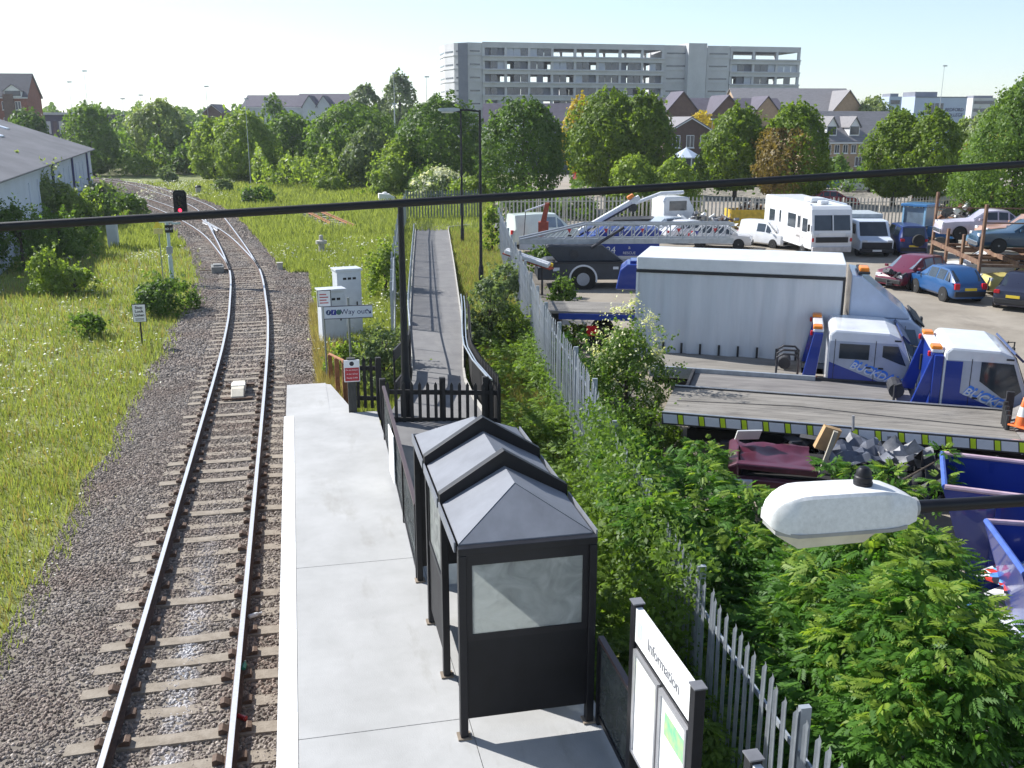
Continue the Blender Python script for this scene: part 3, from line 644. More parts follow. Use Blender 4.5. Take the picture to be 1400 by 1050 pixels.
pc = B().lathe([(.042,0),(.044,.02),(.04,.022),(.041,.045),(.036,.05),(.034,.07),(.022,.088),(.008,.094)], (.66*LL,.02,.113), seg=20).build('photocell', m_blk, nl, smooth=30, loc=p0, rz=rz)
a1 = p1+(p1-p0).normalized()*2.6+Vector((0,0,-.02))
B().tube([p1+Vector((0,0,.0)), p1.lerp(a1,.5), a1], .03, 12).build('arm', m_blk, nl, smooth=40)
B().tube([p1-(p1-p0).normalized()*.05, p1+(p1-p0).normalized()*.02], .046, 12).build('socket', M('socket_grey',(.35,.35,.35),.5), nl)
B().lathe([(.09,YZ-a1.z),(.09,.9-a1.z+YZ),(.06,1.-a1.z),(.05,.12)], a1, seg=12).build('column', m_blk, nl, smooth=40)
# overhead cable from pole to pole, both poles beyond the frame
ca = thing('overhead_cable', 'thick black cable strung across the whole view above the track', 'cable')
def CP(px, py, d):   # point at camera depth d
    a = (px-700)/FPX*d; b = (py-525)/FPX*d; Y = d*math.cos(TH)-b*math.sin(TH); z = CH-d*math.sin(TH)-b*math.cos(TH)
    return Vector((a*_R[0]+Y*_F[0], a*_R[1]+Y*_F[1], z))
e0, e1 = CP(-420,334,5.2), CP(1900,190,8.0)
B().tube([e0.lerp(e1, k/24)-Vector((0,0,.02*4*(k/24)*(1-k/24))) for k in range(25)], .026, 10).build('cable', M('cable_black',(.006,.006,.007),.6), ca, smooth=40)
for e in (e0, e1): B().lathe([(.14,-.6),(.1,e.z+.5)], (e.x, e.y, 0), seg=10).build('pole', m_wood, ca, smooth=40)
# ---- signs
m_sgw = M('sign_face_pale', (.62,.66,.72), .45, var=.05); m_navy = M('sign_navy', (.015,.02,.10), .5); m_signpost = M('sign_post_grey', (.25,.27,.26), .5, metal=.4)
wo_ = thing('way_out_sign', 'pale way out sign with pictograms on a grey post', 'sign', (1.30, 27.3, -.25))
B().lathe([(.035,0),(.035,2.62)], seg=10).build('post', m_signpost, wo_, smooth=40)
bd_ = B().box(-.68,-.05,2.05,.66,-.02,2.38).build('sign_board', m_sgw, wo_)
for z in (2.03, 2.38): B().box(-.70,-.055,z,.68,-.015,z+.02).build('frame', M('dark_trim',(.05,.05,.07),.5), wo_)
text('Way out', .21, m_navy, 'lettering', bd_, (.14,-.052,2.22), (math.pi/2,0,0))
for x, c in ((-.56,(.02,.05,.14)),(-.28,(.05,.14,.12))): B().lathe([(.075,-.053),(.075,-.0505)], (x,0,2.22), 'y', 14).build('pictogram', M('picto'+str(c[0]),c,.5), bd_)
B().box(-.49,-.053,2.145,-.35,-.0505,2.295).build('pictogram', M('picto_blue',(.02,.03,.25),.5), bd_)
for x in (-.56,-.42): B().obox((x,-.0545,2.225),(.02,.002,.09),ry=.3).build('pictogram_figure', m_sgw, bd_)
B().obox((.555,-.0535,2.22),(.16,.004,.025),ry=rad(45)).build('arrow', m_navy, bd_)
B().box(.55,-.0555,2.155,.62,-.0515,2.18).build('arrow', m_navy, bd_); B().box(.597,-.0555,2.18,.62,-.0515,2.24).build('arrow', m_navy, bd_)
ns = thing('small_notice', 'small white notice on a thin post left of the way out sign', 'sign', (.62, 27.6, -.25))
B().lathe([(.025,0),(.025,2.75)], seg=8).build('post', m_signpost, ns)
f = B().box(-.14,-.05,2.35,.2,-.025,2.78).build('face', m_post, ns); B().box(-.16,-.0249,2.33,.22,-.01,2.8).build('frame', m_blk, ns)
for k in range(4): B().box(-.1,-.053,2.43+k*.08,.14-.05*(k%2),-.0501,2.46+k*.08).build('text_line', M('red_print',(.45,.05,.05),.5), f)
rs = thing('warning_sign', 'red and white no trespassing sign on a dark timber post', 'sign', (1.0, 21.05, .82))
B().box(-.09,-.06,-.6,.09,.06,1.3).build('post', M('grey_timber',(.055,.055,.05),.8,var=.3,stretch=(5,5,1)), rs)
f = B().box(-.16,-.09,.78,.18,-.061,1.27).build('face', m_post, rs); B().box(-.145,-.093,.80,.165,-.0901,1.10).build('red_panel', M('sign_red',(.42,.03,.04),.5), f)
B().lathe([(.05,-.094),(.05,-.0901)], (.01,0,1.19), 'y', 14).build('prohibition_disc', M('sign_black',(.02,.02,.03)), f)
for k, s_ in enumerate(('Do not trespass','on the railway','Penalty £1000')): text(s_, .042, m_post, 'lettering', f, (.01,-.0935,1.05-.09*k), (math.pi/2,0,0), .001)
st = thing('track_notice', 'white stop look listen notice on a thin post in the grass', 'sign', (*G(195,473,GZ), GZ))
B().lathe([(.03,0),(.03,.95)], seg=8).build('post', M('post_black',(.02,.02,.02)), st)
f = B().box(-.2,-.035,.85,.2,-.01,1.42).build('face', m_post, st); B().box(-.215,-.0099,.835,.215,.01,1.435).build('frame', m_blk, st)
for k, s_ in enumerate(('Stop','Look','Listen')): text(s_, .13, M('sign_black',(.02,.02,.03)), 'lettering', f, (0,-.037,1.33-.13*k), (math.pi/2,0,0), .001, bold=.004)
for k in range(2): B().box(-.14,-.0365,.895+.045*k,.14,-.0351,.915+.045*k).build('text_line', M('sign_black',(.02,.02,.03)), f)
# ---- signal
sg = thing('railway_signal', 'colour light signal showing red on a pale post by the track', 'signal', (*G(236,388,GZ), GZ)); sg.rotation_euler.z = -.05
m_teal = M('pale_green_post', (.40,.50,.50), .5)
B().lathe([(.1,0),(.1,1.3),(.075,1.32),(.075,3.1)], seg=12).build('post', m_teal, sg, smooth=40)
B().box(-.13,-.1,1.42,.13,.12,1.75).build('junction_box', M('box_grey',(.3,.32,.33)), sg, bevel=.02)
B().tube([(0,0,2.95),(.25,-.02,2.8),(.6,-.02,2.82)], .05).build('bracket', m_teal, sg, smooth=40)
hd = B().prism([(.36,2.95),(.95,2.95),(.95,4.2),(.86,4.32),(.46,4.32),(.36,4.2)], -.02, .08).build('backboard', m_blk, sg)
B().box(.45,-.13,3.0,.87,-.021,4.15).build('light_case', m_blk2, sg)
for z, mm in ((3.98,M('lens_dark',(.02,.03,.03),.1)),(3.72,M('lens_dark',(.02,.03,.03),.1)),(3.42,M('red_aspect',(.9,.02,.05),.3,emit=(1,.03,.08,2.2)))):
    hoodm = B().tube([(.66,-.131,z),(.66,-.30,z+.0)], .095, 12, cap=False).build('hood', m_blk, hd)
    B().lathe([(.085,-.15),(.085,-.131)], (.66,0,z), 'y', 14).build('lens', mm, hd)
B().box(-.1,-.12,2.4,.26,-.08,2.75).build('number_plate', m_blk, sg); text('BD 27', .13, m_post, 'lettering', sg, (.08,-.123,2.57), (math.pi/2,0,0), .001)
B().box(-.35,-.08,2.86,.28,-.05,3.2).build('telephone_sign', M('sign_pale_grey',(.5,.53,.56)), sg)
tri = B().prism([(-.62,2.62),(-.22,2.62),(-.42,3.0)], -.07, -.05).build('warning_triangle', M('warn_yellow',(.7,.55,.05)), sg)
B().box(-.62,-.07,2.35,-.2,-.05,2.58).build('warning_plate', M('warn_plate',(.6,.52,.2)), sg); B().tube([(-.4,0,0),(-.4,-.04,2.6)], .025).build('plate_post', m_signpost, sg)
# ---- relay cabinets and small lineside things
m_cabn = M('cabinet_grey', (.50,.53,.56), .5, var=.08, scale=3)
def cabinet(label, x, y, w_, d_, h_, rz):
    t = thing('relay_cabinet', label, 'cabinet', (x, y, GZ-.1), rz, 'relay cabinets beside the line')
    B().box(-w_/2,-d_/2,0,w_/2,d_/2,h_).build('case', m_cabn, t, bevel=.012)
    B().prism([(-d_/2-.05,h_),(d_/2+.05,h_),(d_/2+.05,h_+.05),(-d_/2-.05,h_+.08)], -w_/2-.05, w_/2+.05, 'x').build('lid', m_cabn, t, bevel=.01)
    dr = B().box(-w_/2+.05,-d_/2-.018,.12,w_/2-.05,-d_/2-.001,h_-.08).build('door', m_cabn, t, bevel=.006)
    B().box(w_/2-.2,-d_/2-.04,h_*.5,w_/2-.16,-d_/2-.018,h_*.5+.14).build('handle', m_blk, dr)
    for k in range(3): B().box(-.22+k*.17,-d_/2-.022,h_-.3,-.1+k*.17,-d_/2-.018,h_-.22).build('vent', m_blk, dr)
    return t
cabinet('shorter pale grey relay cabinet behind the way out sign', 1.0, 33.0, .82, .65, 2.0, .18)
cabinet('taller pale grey relay cabinet standing behind the shorter one', 1.62, 34.5, .85, .75, 2.45, .18)
def stub(name, label, cat, px, py, parts):
    t = thing(name, label, cat, (*G(px, py, GZ), GZ))
    for nm, b, mm, bv in parts: b.build(nm, mm, t, bevel=bv)
    return t
stub('concrete_post', 'pale upright concrete cabinet standing in the grass by the bushes', 'concrete post', 156, 338, [('body', B().box(-.3,-.25,0,.3,.25,1.75), m_cabn, .03), ('cap', B().box(-.34,-.29,1.75,.34,.29,1.82), m_cabn, .01)])
stub('vent_post', 'small grey capped vent standing in the grass right of the curve', 'vent', 440, 346, [('base', B().lathe([(.35,-.05),(.35,.12),(.2,.15)]), m_kerb, 0), ('stem', B().lathe([(.17,.1),(.17,.55)]), m_kerb, 0), ('cap', B().lathe([(.32,.55),(.32,.72),(.12,.75),(.12,1.0),(.05,1.05)]), m_kerb, 0)])
stub('marker_block', 'small pale concrete block on the ballast right of the track', 'marker', 383, 369, [('block', B().box(-.14,-.14,-.05,.14,.14,.34), m_kerb, .02), ('lid', B().box(-.16,-.16,.34,.16,.16,.39), m_kerb, .01)])
stub('water_tank', 'small white box tank with lid at the foot of the shrubs', 'tank', 528, 276, [('tank', B().prism([(-.7,0),(.8,0),(.8,.45),(.3,.75),(-.7,.8)], -.5, .5), m_white, .03), ('lid', B().lathe([(.22,.75),(.22,.9),(.1,.93)], (-.1,0,0)), m_white, 0), ('hose', B().tube([(.75,-.3,.5),(1.1,-.4,.2),(1.3,-.4,.05)], .06), m_blk, 0)])
stub('bollard', 'short dark bollard at the edge of the far track', 'bollard', 272, 267, [('post', B().lathe([(.3,0),(.3,.8),(.2,.95)]), m_kerb, 0), ('cap', B().lathe([(.33,.8),(.33,.9),(.2,1.0)]), m_blk, 0)])
wr = thing('timber_rail', 'rusty brown rail and stakes leaning beside the platform ramp', 'rail fence')
a, c = Vector((.98,24.2,1.3)), Vector((.72,27.4,.75))
B().tube([a, c], .035).build('rail', m_rust, wr); 
for p in (a, a.lerp(c,.5), c): B().box(p.x-.06,p.y-.06,-.3,p.x+.06,p.y+.06,p.z-.02).build('stake', m_rust, wr)
B().tube([(.98,24.2,1.25),(1.6,23.6,1.2)], .03).build('cross_rail', m_rust, wr)
# litter on the ballast under the platform edge
for k, (px, py, col, nm) in enumerate(((348,845,(.7,.72,.72),'white plastic cup lying on the ballast by the platform'),(334,915,(.03,.3,.2),'green drinks bottle lying on the ballast by the platform'),(329,985,(.4,.03,.03),'crushed red can lying on the ballast near the bottom edge'))):
    x, y = G(px, py, -.19); t = thing('litter', nm, 'litter', (x, y, -.14), .5+k, 'litter beside the track')
    B().lathe([(.02,-.1),(.035,-.09),(.035,.04),(.015,.075),(.014,.11)], (0,0,0), 'x', 10).build('body', M('litter%d'%k, col, .4), t, smooth=40)
    B().lathe([(.017,.111),(.017,.125)], (0,0,0), 'x', 8).build('cap', m_post, t)
# ================================================ vehicles
m_tyre = M('tyre_rubber', (.018,.018,.018), .85, var=.3); m_rim = M('wheel_rim', (.35,.36,.37), .4, metal=.5, var=.1); m_rimd = M('dark_rim', (.08,.08,.08), .6)
m_glass = glassmat('car_glass'); m_glassb = glassmat('sky_glass', (.16,.21,.26), .06)
m_chr = M('chrome', (.6,.62,.65), .2, metal=.9, var=.05); m_lens = M('clear_lens', (.6,.62,.64), .2, var=.1); m_red = M('tail_red', (.45,.01,.02), .25, var=.1); m_amb = M('amber_lens', (.75,.22,.02), .3, var=.15)
m_plw = M('plate_white', (.75,.75,.72), .5, var=.03); m_ply = M('plate_yellow', (.75,.55,.04), .5, var=.03); m_trim = M('black_plastic', (.02,.02,.022), .6); m_under = M('underbody', (.012,.011,.01), .9)
m_steel = M('dark_steel', (.05,.05,.055), .6, metal=.4, var=.3)
m_wht = M('van_white', (.68,.69,.70), .35, var=.08, scale=2, coat=.3)
def paint(name, col, rough=.3): return M('paint_'+name, col, rough, var=.1, scale=1.5, coat=.5)
def wheel(parent, x, y, r, wd, side, rimm=None):
    t = B().lathe([(r*.55,-wd/2),(r*.9,-wd/2),(r,-wd*.32),(r,wd*.32),(r*.9,wd/2),(r*.55,wd/2)], (0,0,0), 'y', 18).build('wheel', m_tyre, parent, smooth=40); t.location = (x, y, r)
    B().lathe([(r*.62,side*wd*.3),(r*.6,side*wd*.47),(r*.5,side*wd*.36),(r*.2,side*wd*.38),(r*.16,side*wd*.5),(.01,side*wd*.5)], (0,0,0), 'y', 14).build('rim', rimm or m_rim, t, smooth=30)
    return t
# style: L, W, H, then (u, top, belt, narrowing) rear -> front; greenhouse keys: rear base, roof rear, roof front, cowl
ST = {
 'hatch': dict(L=3.8, W=1.66, H=1.42, gl=(.05,.2,.56,.78), belt=.88, hood=.86, nose=.66, deck=.88),
 'mpv':   dict(L=4.0, W=1.70, H=1.52, gl=(.04,.14,.60,.83), belt=.95, hood=.92, nose=.70, deck=.95),
 'saloon':dict(L=4.4, W=1.70, H=1.40, gl=(.12,.27,.54,.73), belt=.90, hood=.87, nose=.66, deck=.92),
 'classic':dict(L=4.5, W=1.66, H=1.40, gl=(.16,.30,.53,.66), belt=.92, hood=.90, nose=.78, deck=.90),
 'van':   dict(L=4.2, W=1.70, H=1.82, gl=(.012,.05,.62,.83), belt=1.02, hood=.98, nose=.72, deck=1.02),
 'suv':   dict(L=4.0, W=1.72, H=1.72, gl=(.03,.08,.62,.74), belt=1.08, hood=1.05, nose=.85, deck=1.08),
}
def car(label, style, x, y, z, rz, col, name='parked_car', cat='car', glass=None, group=None, plates=True, wheels=True, lights=True, roof=None, broken=False, vanrear=False, bump=None, scale=1.0):
    S = ST[style]; L, W, H = S['L'], S['W'], S['H']; u3, u2, u1, u0 = S['gl']; bt = S['belt']; w = W/2
    t = thing(name, label, cat, (x, y, z), rz, group); t.scale = (scale,)*3
    cm = paint('%.2f_%.2f_%.2f' % col, col); gm = glass or m_glass
    um = (u2+u1)/2
    st = [(0,.62,.60,.82,None),(.015,S['deck']-.12,S['deck']-.16,.90,None),(max(.03,u3-.005),S['deck'],bt-.02,.95,None),(u2,H-.04,bt,.99,1),(um,H,bt,1.,1),(u1,H-.03,bt,1.,1),(u0,S['hood']+.03,bt-.04,.99,None),((u0+1)/2+.04,S['hood']-.04,bt-.08,.96,None),(.965,S['nose']+.04,S['nose'],.90,None),(.99,S['nose']-.08,S['nose']-.12,.86,None),(1,.52,.48,.8,None)]
    rings = []
    for u, zt, bz_, k, g in st:
        ww = w*k; xx = (u-.5)*L; wt = ww*(.74 if g else .80); zb = .22
        h = [(ww*.86,zb),(ww*.98,zb+.1),(ww,min(.5,bz_*.75)),(ww*.97,bz_),(wt,zt),(wt*.55,zt+(.035 if g else .02))]
        rings.append([(xx,-a,c) for a, c in h]+[(xx,a,c) for a, c in reversed(h)])
    B().loft(rings).build('body', cm, t, smooth=38)
    def P_(i, k, s=-1): r = rings[i]; return Vector(r[k] if s < 0 else r[11-k])
    def pane(q, name='window', off=.008, mat=gm):
        q = [Vector(p) for p in q]; n = (q[1]-q[0]).cross(q[3]-q[0]).normalized(); c = sum(q, Vector())/4
        if n.dot(c-Vector((0,0,.7))) < 0: n = -n
        return B().loft([[p+n*off for p in q],[p-n*.02 for p in q]]).build(name, mat, t)
    def bl(a, b_, c, d, f0, f1, g0, g1):
        f = lambda f_, g_: (a.lerp(b_, f_)).lerp(c.lerp(d, f_), g_)
        return [f(f0,g0), f(f1,g0), f(f1,g1), f(f0,g1)]
    for s in (-1, 1):
        if style != 'van': pane(bl(P_(3,3,s), P_(4,3,s), P_(3,4,s), P_(4,4,s), .12,.93,.08,.86))
        if style == 'van': q = bl(P_(4,3,s), P_(5,3,s), P_(4,4,s), P_(5,4,s), .35,.97,.08,.8)
        else: q = bl(P_(4,3,s), P_(5,3,s), P_(4,4,s), P_(5,4,s), .07,.97,.08,.86)
        pane(q)
        q = bl(P_(5,3,s), P_(6,3,s), P_(5,4,s), P_(6,4,s), .06,.6,.1,.8); q[2] = q[2].lerp(q[3], .55); pane(q)
        if style in ('saloon','classic','hatch'):
            q = bl(P_(2,3,s), P_(3,3,s), P_(2,4,s), P_(3,4,s), .5,.95,.1,.85); q[3] = q[3].lerp(q[2], .45); pane(q)
    pane(bl(P_(6,4,-1), P_(6,4,1), P_(5,4,-1), P_(5,4,1), .02,.98,.05,.93), 'windscreen', .012, gm if not broken else m_glassb)
    if style != 'van' or vanrear: pane(bl(P_(2,4,-1), P_(2,4,1), P_(3,4,-1), P_(3,4,1), .04,.96,.08,.9), 'rear_window', .012)
    if roof: pane([P_(3,5,-1)*1, P_(3,5,1)*1, P_(5,5,1)*1, P_(5,5,-1)*1], 'roof_skin', .03, roof)
    r = .30*(1.15 if style == 'suv' else 1)
    for u in (.19, .80):
        for s in (-1, 1):
            B().lathe([(r*1.16,s*(w*.80)),(r*1.16,s*(w+.004))], ((u-.5)*L,0,r), 'y', 18).build('wheel_arch', m_under, t)
            if wheels: wheel(t, (u-.5)*L, s*(w-.085), r, .2, s)
    bm_ = bump or m_trim
    B().box(-L/2-.03,-w*.84,.3,-L/2+.12,w*.84,.52).build('rear_bumper', bm_, t, bevel=.03); B().box(L/2-.12,-w*.82,.28,L/2+.03,w*.82,.48).build('front_bumper', bm_, t, bevel=.03)
    if lights:
        for s in (-1, 1):
            B().obox((.478*L, s*w*.68, S['nose']-.04), (.10,.30,.15)).build('headlight', m_lens, t, bevel=.02)
            B().obox((-.492*L, s*w*.74, S['deck']-.14), (.12,.22,.26 if style in ('hatch','mpv','van') else .15)).build('tail_light', m_red, t, bevel=.02)
            B().obox(((u0-.5)*L-.22, s*(w+.06), bt+.06), (.1,.16,.12)).build('mirror', cm, t, bevel=.02)
    if plates:
        B().box(-L/2-.04,-.26,.56,-L/2-.0,.26,.67).build('number_plate', m_ply, t); B().box(L/2+.031,-.26,.34,L/2+.04,.26,.45).build('number_plate', m_plw, t)
    return t
CPZ = -.36
def at(px, py, z=CPZ): return (*G(px, py, z), z)
silver = (.50,.52,.55)
car('blue saloon half hidden behind the trees left of the silver hatchback', 'saloon', *at(1140,259), -.35, (.02,.10,.45))
car('silver hatchback in the car park beside the dark blue car', 'mpv', *at(1174,262), -.42, silver)
car('dark blue car parked just behind the silver hatchback', 'hatch', *at(1202,258), -.35, (.01,.025,.12))
car('dark red saloon behind the motorhome', 'saloon', *at(1138,282), -.35, (.26,.012,.015))
car('small silver hatchback parked beside the black saloon', 'hatch', *at(1277,281), -.62, silver)
car('black saloon beyond the small silver hatchback', 'saloon', *at(1316,277), -.5, (.008,.009,.018))
car('pale blue saloon parked at the far right under the trees', 'saloon', *at(1334,263), 2.7, (.42,.50,.60))
car('dark grey hatchback behind the palisade fence left of the big hedge', 'hatch', *at(858,286), -.25, (.015,.018,.03))
car('white hatchback parked in front of the conservatory', 'hatch', *at(977,247), 2.4, (.62,.64,.68)); car('pale silver saloon next to the white hatchback by the hedge', 'saloon', *at(961,246), 2.4, silver)
car('dark hatchback in the shade under the green hornbeam', 'hatch', *at(1018,255), -.4, (.01,.012,.02)); car('red hatchback under the broad dark tree', 'hatch', *at(797,252), .8, (.3,.02,.02)); car('blue car glimpsed between the hawthorn and the tall lamp column', 'hatch', *at(650,238), 1.9, (.10,.16,.35))
# ---- scrapyard rack with cars on two levels
rk0 = Vector((*G(1271,368,YZ), YZ)); rk1 = Vector((*G(1334,403,YZ), YZ)); fd = (rk1-rk0).normalized(); fn = Vector((-fd.y, fd.x, 0)).normalized()
if fn.x < 0: fn = -fn
rh = math.atan2(-fn.y, -fn.x)
DK = 1.55
m_rrust = M('rack_rust', (.10,.045,.03), .85, col2=(.24,.15,.09), scale=3)
rk = thing('car_rack', 'rusty steel rack holding scrapped cars on its upper deck', 'rack')
Lr = (rk1-rk0).length
for f in (0, .33, .66, 1):
    for d in (0, 4.6):
        p = rk0+fd*Lr*f+fn*d; hh = 3.6 if f in (0, 1) or d else 2.0
        B().box(p.x-.06,p.y-.06,YZ,p.x+.06,p.y+.06,YZ+hh+.4).build('post', m_rrust, rk)
for d in (0, 1.6, 4.6): B().sweep([rk0+fn*d+Vector((0,0,DK)), rk1+fn*d+Vector((0,0,DK))], [(-.05,-.22),(.05,-.22),(.05,-.02),(-.05,-.02)]).build('beam', m_rrust, rk)
for f in (0,.2,.33,.55,.66,.85,1.): p = rk0+fd*Lr*f; B().sweep([p+Vector((0,0,DK-.24)), p+fn*4.6+Vector((0,0,DK-.24))], [(-.05,-.06),(.05,-.06),(.05,.06),(-.05,.06)]).build('cross_member', m_rrust, rk)
for f in (0, 1.): p = rk0+fd*Lr*f; B().sweep([p+Vector((0,0,3.2)), p+fn*4.6+Vector((0,0,3.2))], [(-.03,-.03),(.03,-.03),(.03,.03),(-.03,.03)]).build('top_rail', m_rrust, rk)
def onrack(label, style, f, d, z, col, dh=0., **k):
    p = rk0+fd*Lr*f+fn*d; return car(label, style, p.x, p.y, z, rh+dh, col, 'scrap_car', 'scrap car', group='scrapped cars around the rack', **k)
onrack('scrapped pale lilac classic saloon on the upper deck of the rack', 'classic', .18, 2.0, DK-.1, (.46,.42,.48), .0, plates=False, bump=m_chr)
onrack('scrapped orange primer car behind the blue one on the rack', 'classic', .5, 3.2, DK-.1, (.40,.22,.14), .1, plates=False)
onrack('scrapped dark blue classic saloon with chrome bumper on the rack', 'classic', .84, 2.2, DK-.1, (.012,.045,.085), .0, plates=False, bump=m_chr)
onrack('scrapped white car with raised bonnet on the lower level of the rack', 'hatch', .42, 1.8, YZ, (.62,.63,.62), .1, plates=False)
onrack('scrapped pale yellow classic saloon under the rack', 'classic', .93, 2.6, YZ, (.55,.48,.16), .08, plates=False)
car('dark green car on the rack at the right edge of the picture', 'saloon', *(rk0+fn*7+fd*2).xy, DK-.1, rh, (.02,.05,.05), 'scrap_car', 'scrap car', group='scrapped cars around the rack', plates=False)
for f_, d_, c_, lb_, st_ in ((.55,6.9,(.05,.06,.09),'dark grey scrapped estate deep on the rack behind the orange car','mpv'),(.95,7.2,(.30,.32,.35),'silver scrapped hatchback at the far right of the rack','hatch')): onrack(lb_, st_, f_, d_, DK-.1, c_, .1, plates=False)
onrack('scrapped white hatchback on the ground behind the yellow saloon', 'hatch', .62, 4.6, YZ, (.5,.52,.54), .2, plates=False)
b = B().box((rk0+fn*5+fd*1).x-.0,(rk0+fn*5+fd*1).y,YZ,(rk0+fn*5+fd*1).x+4.5,(rk0+fn*5+fd*1).y+2,DK-.35)
tag(b.build('steel_bin', m_rrust), 'rusty steel bin under the far end of the rack', 'bin')
rw = car('wrecked maroon car with crumpled front beside the rack', 'hatch', *at(1247,390,YZ), 3.5, (.13,.012,.03), 'scrap_car', 'scrap car', group='scrapped cars around the rack', plates=False, glass=m_glassb)
wrk = B()
for k in range(14): wrk.obox((1.75+random.uniform(-.15,.25), random.uniform(-.75,.75), random.uniform(.25,.85)), (random.uniform(.1,.4), random.uniform(.05,.3), random.uniform(.05,.25)), random.uniform(0,3), random.uniform(0,3))
wrk.build('crushed_front', m_steel, rw)
car('metallic blue three door hatchback in front of the rack', 'hatch', *at(1292,405,YZ), rad(84), (.012,.07,.20), 'scrap_car', 'scrap car', group='scrapped cars around the rack')
car('near black saloon with yellow number plate at the right edge', 'saloon', *at(1400,416,YZ), rad(38), (.012,.013,.03), 'scrap_car', 'scrap car', group='scrapped cars around the rack')
car('blue off road car with spare wheel beside the white pickup', 'suv', *at(1234,345,YZ), rad(72), (.012,.03,.14), 'off_road_car', 'car')
o = bpy.data.objects['off_road_car']; sw = B().lathe([(.1,-.02),(.33,0),(.35,.05),(.35,.16),(.3,.2),(.01,.2)], (0,0,0), 'x', 18).build('spare_wheel', m_tyre, o, smooth=40); sw.location = (-2.22,-.2,.95)
text('4x4', .26, m_plw, 'lettering', sw, (-.004,0,0), (math.pi/2,0,-math.pi/2))
car('small white van with plain sides left of the motorhome', 'van', *at(1047,336,YZ), rad(-66), (.68,.69,.70), 'white_van', 'van', scale=.86)
car('white hatchback wreck with red trim behind the ladder truck', 'hatch', *at(985,338,YZ), rad(-30), (.62,.60,.58), 'scrap_car', 'scrap car', group='scrapped cars behind the ladder', plates=False)
car('white saloon wreck behind the middle of the steel ladder', 'saloon', *at(945,330,YZ), rad(10), (.6,.6,.62), 'scrap_car', 'scrap car', group='scrapped cars behind the ladder', plates=False)
car('pale blue wrecked hatchback behind the tow boom', 'hatch', *at(905,326,YZ), rad(-160), (.45,.50,.55), 'scrap_car', 'scrap car', group='scrapped cars behind the ladder', plates=False)
car('old white and pale green rounded van against the palisade fence', 'van', *at(742,336,YZ), rad(8), (.60,.66,.60), 'old_van', 'van', glass=m_glassb, plates=False, scale=1.12)
# ---- motorhome
mh_p = Vector((*G(1107,355,YZ), YZ)); mh_a = rad(-98)
mh = thing('motorhome', 'white coach built motorhome with wide windscreen', 'motorhome', mh_p, mh_a)
m_mh = M('motorhome_white', (.72,.73,.74), .35, var=.05, scale=1, coat=.3); m_beige = M('motorhome_stripe', (.48,.46,.45), .5)
Wm, Lm = 2.35, 8.2      # local: x forward from the front face backwards is negative, y from 0 (right, camera-left side) to Wm
prof = [(0,.55),(.02,1.5),(-.28,2.75),(-.5,2.95),(-Lm+.2,3.05),(-Lm,2.9),(-Lm,.5)]
B().prism(prof, 0, Wm).build('body', m_mh, mh, bevel=.06)
B().loft([[(.012,.14,1.62),(.012,Wm-.14,1.62),(-.205,Wm-.16,2.45),(-.205,.16,2.45)],[(-.05,.14,1.62),(-.05,Wm-.14,1.62),(-.26,Wm-.16,2.45),(-.26,.16,2.45)]]).build('windscreen', m_glass, mh)
B().obox((.0,Wm/2,2.04),(.06,.05,.9),ry=rad(-14)).build('screen_pillar', m_mh, mh)
B().box(.0,.25,.95,.06,Wm-.25,1.25).build('grille', m_trim, mh); B().box(-.02,.05,.42,.16,Wm-.05,.72).build('bumper', m_beige, mh, bevel=.03)
for y in (.25, Wm-.25): B().box(.021,y-.16,1.28,.07,y+.16,1.45).build('headlight', m_lens, mh, bevel=.02); B().box(.02,y-.22 if y<1 else y+.12,1.0,.06,y-.12 if y<1 else y+.22,1.2).build('indicator', m_red, mh)
for y0 in (-.012, Wm+.002):
    for a, c, z0, z1 in ((-1.5,-.75,1.45,2.2),(-3.9,-2.6,1.5,2.3),(-5.4,-5.1,1.6,2.3),(-7.2,-6.2,1.5,2.25)): B().box(a, y0, z0, c, y0+.010, z1).build('window', m_glass, mh, bevel=.0)
    B().box(-2.35, y0, .7, -1.75, y0+.010, 2.4).build('door', m_beige, mh); B().box(-2.25, y0-.006, 1.6, -1.85, y0+.016, 2.25).build('window', m_glass, mh)
    B().box(-Lm+.1, y0, 1.05, -.2, y0+.008, 1.15).build('stripe', m_beige, mh)
B().box(-3.4,.7,3.0,-2.3,1.6,3.25).build('air_conditioner', m_mh, mh, bevel=.1); B().box(-1.6,.8,2.98,-1.1,1.3,3.16).build('roof_vent', m_mh, mh, bevel=.05); B().tube([(-.6,Wm-.2,3.02),(-4.5,Wm-.2,3.1)], .03).build('roof_rail', m_chr, mh); B().tube([(-5,.15,3.0),(-.7,.1,2.95)], .09).build('awning_roll', m_mh, mh)
for x in (-1.3,-5.6):
    for y, s in ((.12,-1),(Wm-.12,1)): wheel(mh, x, y, .38, .24, s)
for s, y in ((-1,-.12),(1,Wm+.12)): B().box(-.25,y-.06,1.55,-.15,y+.06,1.95).build('mirror', m_trim, mh, bevel=.02)
